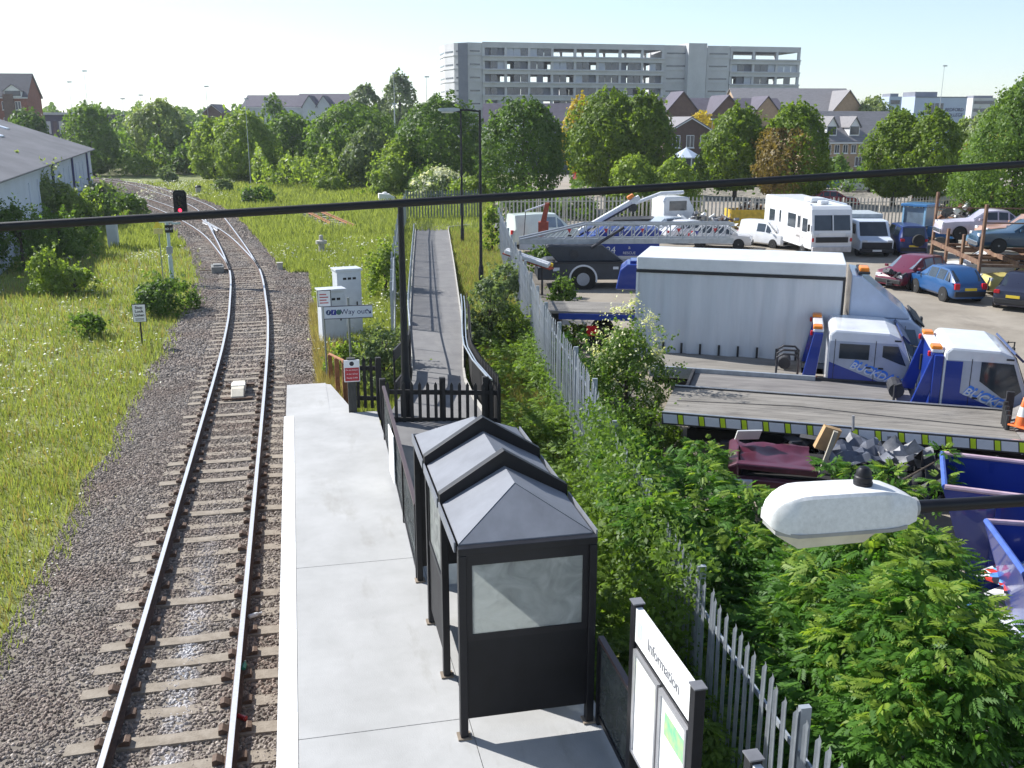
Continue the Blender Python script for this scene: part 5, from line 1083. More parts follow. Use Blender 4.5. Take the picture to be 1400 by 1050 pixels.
scrapheap('scrap_heap', 'mixed scrap heaped behind the car rack', (*G(1345,318,YZ), YZ), 3.5, 1.5, 2.6, 200, .2, .9, [m_scr[1], m_plw, m_steel, m_scr[2]], rad(-20))
scrapheap('scrap_heap', 'scattered scrap behind the tractor and off road car', (*G(1268,330,YZ), YZ), 1.6, 1.2, 1.2, 80, .15, .6, m_scr)
# crashed maroon front end
mr_ = thing('wrecked_front', 'crumpled maroon front end of a wrecked car by the weeds', 'scrap car', (*G(1055,692,YZ), YZ), HA+rad(3))
m_mar = M('maroon_paint', (.085,.014,.03), .35, var=.25, coat=.3)
def crumple(t, name, mat, c, sx, sy, amp, rz=0., rx=0., ry=0., n=9, th=.02, seed=0):
    m = Matrix.Rotation(rz,3,'Z') @ Matrix.Rotation(ry,3,'Y') @ Matrix.Rotation(rx,3,'X'); V = []
    for s in (0, -th):
        for i in range(n):
            for j in range(n):
                u, v = i/(n-1)-.5, j/(n-1)-.5; z = amp*(mnoise.noise((u*4+seed, v*4, seed))+.5*mnoise.noise((u*11, v*11+seed, 2)))
                V.append(Vector(c)+m @ Vector((u*sx*(1+.2*mnoise.noise((v*3,seed,1))), v*sy*(1+.2*mnoise.noise((u*3,seed,5))), z+s)))
    k = n*n; f = [(i*n+j, i*n+j+1, (i+1)*n+j+1, (i+1)*n+j) for i in range(n-1) for j in range(n-1)]; f2 = [tuple(k+q for q in reversed(p)) for p in f]
    rim = [i*n for i in range(n)]+[(n-1)*n+j for j in range(1,n)]+[i*n+n-1 for i in range(n-2,-1,-1)]+[j for j in range(n-2,0,-1)]
    f3 = [(rim[a], rim[(a+1)%len(rim)], k+rim[(a+1)%len(rim)], k+rim[a]) for a in range(len(rim))]
    return B().add(V, f+f2+f3).build(name, mat, t, smooth=35)
B().prism([(-.85,.62),(-.88,.86),(-.75,.92),(.7,.9),(.7,.66)], -.98, -.80).build('bumper', m_mar, mr_, bevel=.04); B().prism([(-.8,1.08),(-.78,1.2),(.75,1.16),(.75,1.02)], -.95, -.72).build('bonnet_edge', m_mar, mr_, bevel=.03); B().prism([(-.9,.55),(-.92,1.12),(-.72,1.22),(-.66,.6)], -.96, .7).build('wing_panel', m_mar, mr_, bevel=.04)
B().box(-.66,-.82,.4,1.9,.75,.95).build('engine_bay', m_under, mr_, bevel=.05); crumple(mr_, 'crumpled_bonnet', m_mar, (.0,-.1,1.12), 1.4, 1.1, .10, .1, .12, .03, seed=1)
wheel(mr_, .15, -.92, .34, .22, -1); wheel(mr_, .15, .8, .34, .22, 1)
B().obox((.85,-.5,1.0),(.08,.1,1.7),ry=rad(14)).build('leaning_post', M('pale_timber',(.33,.3,.24),.8), mr_); B().obox((.95,-.1,1.55),(.35,.12,.5),.3,.2,.3).build('broken_panel', M('raw_plywood',(.42,.27,.13),.8), mr_)
B().obox((-.62,-.98,.75),(.35,.06,.28),.1,.3).build('headlight', m_lens, mr_); B().obox((-.55,.2,1.42),(.5,.03,.28),.3,.6).build('plastic_sheet', m_plw, mr_)
crumple(mr_, 'bent_bonnet', M('bent_grey',(.10,.11,.14),.4,metal=.2), (1.5,.0,1.3), 1.1, .9, .3, .2, .15, -.1, seed=3); crumple(mr_, 'bumper_shell', M('scrap_pale',(.38,.38,.38)), (2.5,.3,1.2), 1.2, .6, .35, .3, .2, .1, seed=5); crumple(mr_, 'black_shell', m_trim, (3.3,.0,1.0), 1.2, .9, .4, .6, .3, .1, seed=8)
for k in range(9): crumple(mr_, 'torn_panel', (m_trim, m_steel, m_scr[1], m_scr[3])[k % 4], (1.2+.35*k, random.uniform(-.9,.7), random.uniform(.6,1.25)), random.uniform(.4,.9), random.uniform(.3,.6), .3, random.uniform(0,3), random.uniform(-.6,.6), random.uniform(-.5,.5), 7, seed=20+k)
for k, c in enumerate(((.02,.06,.4),(.7,.35,.02))): B().obox((1.65+.35*k,-1.0,.55),(.06,.06,.7),.2,.2,.25-.15*k).build('coloured_bar', M('bar%d' % k, c), mr_)
# blue skips at the right edge
def skip(label, loc, rz, L=3.0, W=1.7, h=1.35):
    t = thing('skip', label, 'skip', loc, rz, 'blue skips at the right edge'); d = .035
    def shell(q0, q1, q2, q3): 
        q = [Vector(v) for v in (q0, q1, q2, q3)]; n = (q[1]-q[0]).cross(q[2]-q[0]).normalized()*d
        return B().loft([q, [v+n for v in q]])
    a, b2 = L/2, L/2*.62; w_, w2 = W/2, W/2*.86
    for s in (-1,1): shell((-a,s*w_,h),(a,s*w_,h),(b2,s*w2,.08),(-b2,s*w2,.08)).build('side', m_blue, t); shell((s*a,-w_,h),(s*a,w_,h),(s*b2,w2,.08),(s*b2,-w2,.08)).build('end', m_blue, t); B().tube([(-a,s*w_,h),(a,s*w_,h)], .045).build('rim', M('rim_pale_pink',(.5,.36,.42),.5), t); B().tube([(s*a,-w_,h),(s*a,w_,h)], .045).build('rim', M('rim_blue',(.06,.12,.42),.5), t)
    B().box(-b2,-w2,.0,b2,w2,.075).build('floor', m_blue, t)
    for s in (-1,1):
        for x in (-a*.45,a*.45): B().prism([(x-.04,.1),(x+.04,.1),(x+.04,h-.06),(x-.04,h-.06)], s*(w_-.02), s*(w_+.045)).build('rib', m_blue, t)
        B().lathe([(.05,0),(.05,.14)], (0,s*(w_+.0),h*.6), 'y', 10).build('lifting_lug', m_steel, t)
    return t
skip('blue skip holding old tyres just above the lamp arm', (11.9, 13.0, YZ), HA-.1, 3.0, 1.8, 1.75)
skip('nearest blue skip half hidden by the elder bush', (10.9, 10.3, YZ), HA+.1, 3.0, 1.8, 1.75)
for k, (x, y, z, tl_) in enumerate(((11.1,13.15,YZ+.55,1.1),(11.35,13.3,YZ+.85,.9),(11.7,12.8,YZ+.6,1.2))):
    t = thing('scrap_tyre', ('worn black tyre leaning on the near side of the blue skip','topmost worn black tyre in the blue skip','worn black tyre deepest in the blue skip')[k], 'tyre', (x, y, z), group='tyres in the blue skip'); t.rotation_euler = (tl_, .2, .5*k)
    B().lathe([(.17,-.09),(.28,-.1),(.32,-.06),(.32,.06),(.28,.1),(.17,.09),(.19,0)], seg=20).build('casing', m_tyre, t, smooth=40)
    B().lathe([(.19,-.02),(.2,0),(.19,.02)], seg=16).build('bead', m_rimd, t)
ty = thing('scrap_tyre', 'loose wheel standing on the ground below the hi-vis bed', 'tyre', (*G(1310,625,.1), YZ), HA); wheel(ty, 0, 0, .36, .24, -1, m_chr)
# printed panel heap at the right edge
pp = thing('printed_panels', 'colourful crumpled printed panels at the right edge', 'scrap panels', (*G(1382,830,.3), YZ), .4)
def printmat():
    m = bpy.data.materials.new('colour_print'); m.use_nodes = True; N = m.node_tree.nodes; L = m.node_tree.links; p = N['Principled BSDF']; p.inputs['Roughness'].default_value = .4
    tc = N.new('ShaderNodeTexCoord'); v = N.new('ShaderNodeTexVoronoi'); v.inputs['Scale'].default_value = 7; r = N.new('ShaderNodeValToRGB'); r.color_ramp.interpolation = 'CONSTANT'
    e = r.color_ramp.elements; e[0].color = (.55,.04,.03,1); e[1].position = .8; e[1].color = (.65,.67,.7,1)
    for q, c in ((.25,(.1,.25,.6,1)),(.45,(.02,.02,.03,1)),(.6,(.6,.12,.05,1)),(.7,(.15,.4,.65,1))): e.new(q).color = c
    s = N.new('ShaderNodeSeparateColor'); L.new(tc.outputs['Object'], v.inputs['Vector']); L.new(v.outputs['Color'], s.inputs[0]); L.new(s.outputs[0], r.inputs[0]); L.new(r.outputs[0], p.inputs['Base Color']); return m
m_print = printmat()
for k in range(7): B().obox((random.uniform(-.5,.6), random.uniform(-.5,.5), .3+.14*k), (random.uniform(.5,.9), random.uniform(.3,.5), .04), random.uniform(0,3), random.uniform(-.5,.5), random.uniform(-.6,.2)).build('panel', m_print if k % 3 else m_plw, pp)
B().box(-.4,-.4,0,.5,.4,.3).build('crate', m_wht, pp)
# ================================================ buildings
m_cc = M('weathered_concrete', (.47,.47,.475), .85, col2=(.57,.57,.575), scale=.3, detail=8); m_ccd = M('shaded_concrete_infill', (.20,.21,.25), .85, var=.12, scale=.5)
m_off = glassmat('office_glass', (.05,.055,.085), .15); m_pan = M('pale_panel', (.45,.48,.54), .6, var=.1, scale=.5)
m_brick = M('red_brick', (.22,.085,.06), .9, var=.2, scale=2); m_brick2 = M('tan_brick', (.40,.28,.185), .9, var=.12, scale=2); m_brick3 = M('brown_brick', (.135,.088,.072), .9, var=.2, scale=2)
m_slate = M('slate_roof', (.085,.085,.10), .75, var=.2, scale=1.2, stretch=(1,4,4)); m_tile = M('grey_tile_roof', (.22,.21,.215), .85, var=.18, scale=1.2, stretch=(1,4,4)); m_tilep = M('purple_tile_roof', (.10,.09,.115), .85, var=.18, scale=1.2)
m_upvc = M('white_window_frame', (.75,.75,.76), .4, var=.03)
# ---- derelict concrete office block
ob = thing('office_block', 'derelict curved concrete office block with rows of empty windows', 'office block')
ZT = PZ(238, 57); PIT = 2.93
def wing(p, q, bays, blank=False, zt=ZT, slots=True, open_top=True, depth=13.):
    p, q = Vector((*p, 0)), Vector((*q, 0)); d = q-p; L = d.length; rz = math.atan2(d.y, d.x)
    def put(o): o.location = p; o.rotation_euler.z = rz; return o
    if blank:
        put(B().box(0,.02,-.4,L,depth,zt).build('wall', m_cc, ob))
        if slots:
            for k in range(6): zz = zt-1.7-PIT*k; put(B().box(.6,-.05,zz-.32,L-.6,.019,zz).build('window_slot', m_off, ob))
            for k in range(6): zz = zt-2.6-PIT*k; put(B().box(0,-.12,zz-.25,L,.019,zz).build('floor_band', m_cc, ob))
        return
    bw = L/bays
    put(B().box(0,0,zt-1.25,L,.45,zt).build('parapet', m_cc, ob)); put(B().box(0,depth-.45,zt-1.25,L,depth,zt).build('parapet', m_cc, ob)); put(B().box(0,.46,zt-1.2,L,depth-.46,zt-.8).build('roof_slab', m_cc, ob))
    for k in range(7):
        zb = zt-1.25-1.72-PIT*k
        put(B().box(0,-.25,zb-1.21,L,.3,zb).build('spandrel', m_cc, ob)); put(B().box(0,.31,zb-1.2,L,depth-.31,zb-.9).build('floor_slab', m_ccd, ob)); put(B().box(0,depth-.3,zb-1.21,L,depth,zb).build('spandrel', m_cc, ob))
        put(B().box(0,-.6,zb-.35,L,-.26,zb-.12).build('ledge', m_cc, ob))
    colm = B().box(-.3,0,-PIT*6-4.2,.3,.6,0).mesh('column', m_cc); colb = B().box(-.3,depth-.6,-PIT*6-4.2,.3,depth,0).mesh('column', m_cc)
    for i in range(bays+1):
        for me in (colm, colb):
            o = link('column', me, ob); x = min(max(i*bw,.31),L-.31); o.location = p+Vector((math.cos(rz)*x, math.sin(rz)*x, zt-1.25)); o.rotation_euler.z = rz
    pw = (bw-.6)/3
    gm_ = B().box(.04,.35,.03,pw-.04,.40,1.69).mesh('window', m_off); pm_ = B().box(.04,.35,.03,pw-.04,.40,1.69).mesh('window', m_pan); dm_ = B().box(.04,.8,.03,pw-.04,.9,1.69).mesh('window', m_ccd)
    rr = random.Random(5)
    for k in range(6):
        zb = zt-1.25-1.72-PIT*k
        for i in range(bays):
            for j in range(3):
                r_ = rr.random()
                if k == 0 and open_top and (i > 2 or bays < 6): continue
                if j == 1 and r_ < .75: me = gm_
                elif r_ < .30: continue
                else: me = (pm_, gm_, dm_)[rr.randrange(3)]
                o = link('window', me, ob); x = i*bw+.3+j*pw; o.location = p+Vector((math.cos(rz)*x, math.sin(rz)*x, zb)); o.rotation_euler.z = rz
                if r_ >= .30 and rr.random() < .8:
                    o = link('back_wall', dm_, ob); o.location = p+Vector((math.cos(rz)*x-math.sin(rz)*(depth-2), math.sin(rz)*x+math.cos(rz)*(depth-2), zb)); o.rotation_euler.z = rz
wing(A(660,238), A(905,248), 8)
wing(A(905,248.6), A(937,249.6), 1, True); 
wing(A(937.5,247.5), A(962,248.5), 1, True, ZT+.4, False); wing(A(962.5,250.4), A(993,251.5), 1, True)
wing(A(993.5,251.8), A(1088,256), 3, zt=ZT)
# rounded left end
cps = [A(660,238.2), A(640,236.8), A(622,239), A(609,244), A(603,252)]
for a, b_ in zip(cps[1:], cps): wing(a, b_, 1, True, ZT-.2, True, depth=12)
B().obox((*A(634,236),(ZT-.4)/2),(2.2,1.5,ZT-.6),-.2).build('stair_shaft', m_ccd, ob)
# ---- houses
def house(label, p0, p1, depth, ze, zr, wall, roof, gable_front=False, wins=(), z0=-.4, name='house', cat='house', chim=(), dormers=(), cross=(), over=.3, group=None):
    t = thing(name, label, cat, (*p0, 0), math.atan2(p1[1]-p0[1], p1[0]-p0[0]), group); L = math.hypot(p1[0]-p0[0], p1[1]-p0[1])
    if gable_front: B().prism([(0,z0),(0,ze),(L/2,zr-.06),(L,ze),(L,z0)], 0, depth).build('wall', wall, t)
    else: B().prism([(0,z0),(0,ze),(depth/2,zr-.06),(depth,ze),(depth,z0)], 0, L, 'x').build('wall', wall, t)
    th = .16; e = over
    if gable_front:
        k = (zr-ze)/(L/2)
        rf = B().prism([(-e,ze-e*k),(-e,ze-e*k+th),(L/2,zr+th),(L/2,zr)], -e, depth+e).prism([(L+e,ze-e*k),(L+e,ze-e*k+th),(L/2+.001,zr+th),(L/2+.001,zr)], -e, depth+e)
        rf.build('roof', roof, t); B().prism([(-e,ze-e*k-.1),(-e,ze-e*k-.01),(L/2,zr-.01),(L+e,ze-e*k-.01),(L+e,ze-e*k-.1),(L/2,zr-.14)], -e-.03, -e).build('bargeboard', m_upvc, t)
    else:
        k = (zr-ze)/(depth/2)
        B().prism([(-e,ze-e*k),(-e,ze-e*k+th),(depth/2,zr+th),(depth/2,zr)], -e, L+e, 'x').build('roof', roof, t); B().prism([(depth+e,ze-e*k),(depth+e,ze-e*k+th),(depth/2+.001,zr+th),(depth/2+.001,zr)], -e, L+e, 'x').build('roof', roof, t)
        B().box(-e,-e-.06,ze-e*k-.12,L+e,-e-.001,ze-e*k+.04).build('gutter', m_upvc, t)
    for (u, z, w_, h_) in wins:
        f = B().box(u-w_/2,-.05,z,u+w_/2,-.002,z+h_).build('window', m_upvc, t); n = 2 if w_ < 1.5 else 3
        for i in range(n): B().box(u-w_/2+.07+(w_-.07)/n*i,-.06,z+.07,u-w_/2+(w_-.07)/n*(i+1),-.0505,z+h_-.07).build('pane', m_off, f)
        B().box(u-w_/2-.08,-.1,z-.1,u+w_/2+.08,-.002,z-.001).build('sill', m_upvc, f)
    for (u, z, w_, h_) in chim: B().box(u-w_/2,depth/2-.35,z,u+w_/2,depth/2+.35,z+h_).build('chimney', wall, t); 
    for (u, w_, zb, zt_, y0, y1) in dormers:   # gabled dormer: u centre, roof ridge runs back
        d = B().prism([(u-w_/2,zb),(u-w_/2,zb+(zt_-zb)*.5),(u,zt_),(u+w_/2,zb+(zt_-zb)*.5),(u+w_/2,zb)], y0, y1).build('dormer', m_upvc, t)
        for s in (-1,1): B().prism([(u,zt_+.01),(u,zt_+.12),(u+s*(w_/2+.2),zb+(zt_-zb)*.5-.05),(u+s*(w_/2+.2),zb+(zt_-zb)*.5-.16)], y0-.25, y1).build('dormer_roof', roof, d)
        B().box(u-w_/2+.12,y0-.05,zb+.15,u+w_/2-.12,y0-.002,zb+(zt_-zb)*.5).build('pane', m_off, d)
    for (u, w_, ze2, zr2, y0, y1, mw) in cross:
        d = B().prism([(u-w_/2,z0),(u-w_/2,ze2),(u,zr2),(u+w_/2,ze2),(u+w_/2,z0)], y0, y1).build('gable_wing', mw, t)
        for s in (-1,1): B().prism([(u,zr2+.01),(u,zr2+.18),(u+s*(w_/2+.3),ze2-.15),(u+s*(w_/2+.3),ze2-.32)], y0-.3, y1).build('wing_roof', roof, d)
    return t
D = 124.
house('brown brick house with white windows behind the hedge', A(914,D), A(976,D+1), 9, PZ(D,180), PZ(D,161), m_brick3, m_tile, True, [(1.1,PZ(D,202),1.0,1.5),(2.9,PZ(D,202),1.0,1.5),(4.7,PZ(D,202),1.0,1.5)])
x, y = A(940, D-6)
cv = thing('conservatory', 'white glazed conservatory with pointed roof below the brown house', 'conservatory', (x, y, -.4))
zc_ = PZ(D-6,216)+.4
for a in range(8): B().box(1.75*math.cos(a*.785)-.06,1.75*math.sin(a*.785)-.06,0,1.75*math.cos(a*.785)+.06,1.75*math.sin(a*.785)+.06,zc_).build('post', m_upvc, cv)
B().lathe([(1.9,zc_),(1.95,zc_+.12),(.1,zc_+1.15),(.02,zc_+1.3)], seg=8).build('roof', M('conservatory_roof',(.55,.62,.72),.3,var=.05), cv); B().lathe([(1.68,0),(1.68,zc_-.02)], seg=8).build('glazing', m_off, cv)
D = 128.
house('tan brick house with grey tiled roof and two dormers', A(1118,D), A(1245,D+4), 10, PZ(D,193), PZ(D,153), m_brick2, m_tile, False,
      [(1.9+k*1.25,PZ(D,210),.75,1.1) for k in range(8)]+[(2.6,PZ(D,228),1.0,1.2),(6.5,PZ(D,228),1.0,1.2)], dormers=[(2.6,1.5,PZ(D,186),PZ(D,160),.6,4.2),(6.0,1.5,PZ(D,186),PZ(D,160),.6,4.2)])
D = 170.
house('long dark roofed terrace with pointed gables behind the hornbeams', A(885,D), A(1075,D+4), 10, PZ(D,156), PZ(D,134), m_brick3, m_tilep, cross=[(5.6,5.0,PZ(D,150),PZ(D,126),-1.5,5,m_brick3),(13.0,6.0,PZ(D,158),PZ(D,131),-3.0,5,m_brick3),(20.6,5.0,PZ(D,156),PZ(D,132),-1.5,5,m_brick2)])
D = 190.
house('tall pale grey tiled roof right of the office block', A(1012,D), A(1172,D+2), 14, PZ(D,152), PZ(D,120), m_brick2, m_tile, cross=[(20.0,5.5,PZ(D,150),PZ(D,124),-2,6,m_brick2)])
D = 150.
house('low slate roofed building between the dark trees below the office block', A(662,D), A(790,D), 9, PZ(D,172), PZ(D,142), m_ccd, m_tilep, cross=[(4.2,4.5,PZ(D,160),PZ(D,143),-1.5,4,m_upvc)])
# college box with lettering
D = 255.
cg = thing('college_building', 'pale blue grey college block with dark lettering on its blank wall', 'building', (*A(1248,D), -.4), math.atan2(A(1324,D+2)[1]-A(1248,D)[1], A(1324,D+2)[0]-A(1248,D)[0]))
m_col = M('college_cladding', (.42,.49,.62), .6, var=.05, scale=.2); Lc = 76/1330*D*.965; zt = PZ(D,132)+.4
B().box(0,0,0,Lc,14,zt).build('wall', m_col, cg); B().box(3,-.1,zt-4.2,7.8,-.005,zt-1.6).build('window_band', m_off, cg)
for k in range(3): B().box(4.1+k*1.2,-.16,zt-4.2,4.25+k*1.2,-.105,zt-1.6).build('mullion', m_col, cg)
for k in range(6): B().box(3+k*.8,-.1,zt-7.5,3.5+k*.8,-.005,zt-6.2).build('window', m_off, cg)
B().box(1,2,zt,7,8,zt+1.2).build('roof_plant', m_ccd, cg); B().box(0,-.12,zt-.25,Lc,-.003,zt).build('parapet_trim', m_ccd, cg)
for k, s_ in enumerate(('BEDFORD','COLLEGE')): text(s_, 1.15, M('sign_navy2',(.03,.035,.12)), 'lettering', cg, (10.9,-.06,zt-3.2-1.3*k), (math.pi/2,0,0), .03)
for nm, lb, x0, x1, yt, D, mm in (('small_block','small pale lift tower left of the college block',1213,1230,132,235,m_col),('flat_tower','pale tower block with flat roof right of the college',1327,1358,134,300,m_cc)):
    p, q = A(x0,D), A(x1,D); L = math.hypot(q[0]-p[0], q[1]-p[1]); t = thing(nm, lb, 'building', (*p, -.4), math.atan2(q[1]-p[1], q[0]-p[0])); zt = PZ(D,yt)+.4
    B().box(0,0,0,L,8,zt).build('wall', mm, t); B().box(.5,1,zt,L-.5,6,zt+.7).build('roof_plant', m_ccd, t)
    for k in range(4): B().box(.4,-.08,zt-1.7-2.2*k,L-.4,-.005,zt-.8-2.2*k).build('window_band', m_off, t)
# red brick apartment block far left
D = 185.
ap = house('red brick apartment block with steep dark roof at the left edge', A(-112,D), A(40,D+3), 9, PZ(D,131), PZ(D,99), m_brick, m_slate, False, [(1.5+k*2.3,PZ(D,150-0)-j*2.9+.0,1.0,1.5) for k in range(8) for j in range(3)], name='apartment_block', cat='apartments',
           dormers=[(11.0,3.2,PZ(D,132),PZ(D,117),-.3,5),(17.0,3.0,PZ(D,132),PZ(D,115),-.3,5)])
B().box(15.2,-.5,0,17.0,-.01,PZ(D,128)).build('stair_bay', m_brick3, ap)
# far low sheds and roofs
def shed(label, x0, x1, D, yt, mw, mr, n=5, name='far_shed'):
    p, q = A(x0,D), A(x1,D); L = math.hypot(q[0]-p[0], q[1]-p[1]); t = thing(name, label, 'building', (*p, -.4), math.atan2(q[1]-p[1], q[0]-p[0])); zt = PZ(D,yt)+.4
    B().box(0,0,0,L,10,zt).build('wall', mw, t); B().box(-.4,-.5,zt,L+.4,10.4,zt+.5).build('roof', mr, t)
    for k in range(n): B().box(L*(k+.15)/n,-.06,zt*.55,L*(k+.8)/n,-.004,zt*.85).build('window', m_off if k % 2 else m_pan, t)
m_navyw = M('navy_cladding', (.05,.055,.11), .6)
shed('low navy flat roofed shed behind the warehouse', 62, 104, 215, 157, m_navyw, m_pan); shed('low dark shed seen between the left hand trees', 140, 186, 220, 160, m_navyw, m_tilep)
D = 265.
house('dark roof of a distant long building on the skyline at left', A(333,D), A(412,D), 14, PZ(D,146), PZ(D,130), m_pan, m_tilep); house('taller dark roof of a distant building beside the round tree', A(405,D-5), A(476,D-5), 14, PZ(D-5,146), PZ(D-5,128), m_pan, m_tilep, cross=[(4,3.6,PZ(D,146),PZ(D,132),-2,5,m_pan),(7.6,3.6,PZ(D,146),PZ(D,132),-2,5,m_pan)])
house('small brown gabled house on the skyline', A(279,230), A(303,230), 8, PZ(230,153), PZ(230,143), m_brick3, m_tilep, True)
# ---- warehouse with corrugated roof
wh = thing('warehouse', 'white walled warehouse with grey corrugated roof at the left', 'warehouse')
m_whw = M('white_render', (.58,.62,.70), .8, var=.06, scale=.6); m_cor = M('asbestos_sheet', (.14,.14,.15), .9, col2=(.21,.208,.22), scale=.4, stretch=(1,.4,1), detail=9)
ya, yb_ = 51., 113.4; xe = -21.9; ex = lambda y: -22.4+(y-60)*.018; ez = lambda y: 3.75+(y-82)*.02
eh, rx, rzh = 4.35, -36., 9.2
B().add([(xe,ya,-.5),(xe,yb_,-.5),(xe,yb_,eh),(xe,ya,eh),(-50,ya,-.5),(-50,yb_,-.5),(-50,yb_,eh),(-50,ya,eh),(rx,ya,rzh-.1),(rx,yb_,rzh-.1)], [(0,1,2,3),(4,7,6,5),(0,3,8,7,4),(1,5,6,9,2)]).build('wall', m_whw, wh)
# corrugated roof: real ribs running up the slope
rings = []; n = 240
for i in range(n+1):
    y = ya-.4+(yb_-ya+.8)*i/n; d = .05*math.sin(i*math.pi); d = .045 if i % 2 else 0
    rings.append([(xe+.5,y,eh-.13+d),(rx,y,rzh+.1+d),(-50.4,y,eh-.13+d),(-50.4,y,eh-.2),(rx,y,rzh),(xe+.5,y,eh-.2)])
B().loft(rings).build('roof', m_cor, wh, smooth=0)
sl = (rzh-eh)/(rx-xe)
for y, s in ((72,.35),(84,.3),(87,.3),(100,.4)): 
    x0_, x1_ = xe+(rx-xe)*s, xe+(rx-xe)*(s+.16); B().add([(x0_,y-.9,eh+(x0_-xe)*sl+.2),(x0_,y+.9,eh+(x0_-xe)*sl+.2),(x1_,y+.9,eh+(x1_-xe)*sl+.2),(x1_,y-.9,eh+(x1_-xe)*sl+.2),(x0_,y-.9,eh+(x0_-xe)*sl+.05),(x0_,y+.9,eh+(x0_-xe)*sl+.05),(x1_,y+.9,eh+(x1_-xe)*sl+.05),(x1_,y-.9,eh+(x1_-xe)*sl+.05)], [(0,1,2,3),(0,4,5,1),(1,5,6,2),(2,6,7,3),(3,7,4,0)]).build('rooflight', M('rooflight_sheet',(.62,.66,.72),.3), wh)
B().box(xe+.02,ya,eh-.3,xe+.16,yb_,eh-.19).build('gutter', M('gutter_blue',(.02,.025,.12),.5), wh)
for y in (78.,92.6,107.5): B().tube([(xe+.12,y,eh-.25),(xe+.12,y,eh-.6),(xe+.08,y,-.4)], .09).build('downpipe', M('gutter_blue',(.02,.025,.12),.5), wh)
for y in (66,70,74,82,86,90,96,99.5,103,110): B().box(xe+.001,y-.18,.3,xe+.09,y+.18,eh-.9).build('pilaster', m_whw, wh)
pv_ = Vector((-21.9,113.4,0)); wh.rotation_euler.z = rad(6.0); wh.location = pv_-Matrix.Rotation(rad(6.0),3,'Z') @ pv_; wh.location.x += .9
# ---- distant lamp masts
for k, (px, D, yt, yb2) in enumerate(((122,210,97,150),(100,240,112,150),(195,260,130,155),(170,260,135,155),(285,230,118,150),(1283,250,90,140),(337,118,135,225),(364,170,139,165),(539,170,142,170),(584,225,105,150),(380,175,140,165),(974,118,163,245),(540,200,100,150))):
    x, y = A(px, D); h = PZ(D, yt)+.4; t = thing('lamp_mast', ('tall thin lamp mast %s' % ('rising above the dark tree at left','faint beside the tallest mast at left','short and faint on the skyline at left','faintest and lowest on the skyline at left','behind the small brown gabled house','rising from the roof of the college block','standing in the grass before the pale green trees','in front of the round tree on the left skyline','in front of the tall poplar','just left of the office block','behind the trees below the dark skyline roofs','pale in front of the brown brick house','beside the poplar on the skyline')[k]), 'lamp mast', (x, y, -.4), group='distant lamp masts')
    B().lathe([(.0008*D/2,0),(.0004*D/2,h)], seg=6).build('mast', M('mast_grey',(.42,.45,.48),.5), t); B().obox((.15,0,h),(.0045*D,.2,.0012*D)).build('lamp_head', M('mast_grey',(.42,.45,.48),.5), t)
# ================================================ vegetation
rg = np.random.default_rng(11)
L_dark = leafmat('leaf_dark', (.034,.075,.015), (.13,.215,.042), .44)
L_mid = leafmat('leaf_mid', (.045,.10,.016), (.17,.26,.05), .45)
L_lite = leafmat('leaf_light', (.085,.15,.02), (.27,.35,.07), .48)
L_horn = leafmat('leaf_hornbeam', (.05,.105,.010), (.20,.28,.025), .45)
L_brown = leafmat('leaf_browning', (.09,.075,.018), (.24,.17,.045), .4)
L_gold = leafmat('leaf_golden', (.30,.24,.02), (.55,.42,.03), .45)
L_grey = leafmat('leaf_greygreen', (.07,.11,.045), (.21,.27,.12), .4)
L_pale = leafmat('leaf_pale_willow', (.11,.16,.06), (.28,.34,.13), .42)
L_white = leafmat('blossom_white', (.55,.55,.42), (.80,.80,.70), .3)
L_grass = leafmat('grass_blades', (.105,.145,.033), (.32,.36,.115), .4)
L_weed = leafmat('weed_leaf', (.06,.12,.016), (.22,.32,.06), .45)
m_bark = M('bark', (.07,.055,.042), .95, var=.35, scale=6, bump=.6, bscale=20)
def rand_dir(n):
    v = rg.normal(size=(n,3)); return v/np.linalg.norm(v, axis=1, keepdims=True)
def leaf_quads(P, N, s, asp=.55):
    """diamond leaves at P facing N"""
    n = len(P); N = N/np.linalg.norm(N, axis=1, keepdims=True); t = np.cross(N, rand_dir(n)); t /= np.linalg.norm(t, axis=1, keepdims=True)+1e-9; b = np.cross(N, t)
    s = (s*rg.uniform(.6,1.35,n))[:,None]
    V = np.stack([P-t*s*.5, P+b*s*asp*.5+N*s*.06, P+t*s*.5, P-b*s*asp*.5+N*s*.06], 1).reshape(-1,3)
    return V, np.arange(4*n).reshape(n,4)
def lobes(R, h, shape, k):
    """lobe centres and radii inside a crown of half-width R and height h, base at z=0"""
    out = []
    for i in range(k):
        d = rand_dir(1)[0]; z = (d[2]*.5+.5)
        if shape == 'egg': w = math.sin(min(1,max(.02,z))**.75*math.pi)**.6 if z < .97 else .2; w = max(w,.25)
        elif shape == 'cone': w = max(.15, 1-z)**.7
        elif shape == 'dome': w = math.sqrt(max(.05, 1-(max(0,z-.25)/.75)**2))
        else: w = math.sqrt(max(.06, 1-(2*z-1)**2))
        a = rg.uniform(0,6.283); q = rg.uniform(.55,.86)
        r = R*rg.uniform(.16,.34)*(1.35 if k < 14 else 1)
        out.append((R*w*q*math.cos(a), R*w*q*math.sin(a), max(r*.5, r*.6+(h-r*1.35)*z), r))
    return np.array(out)
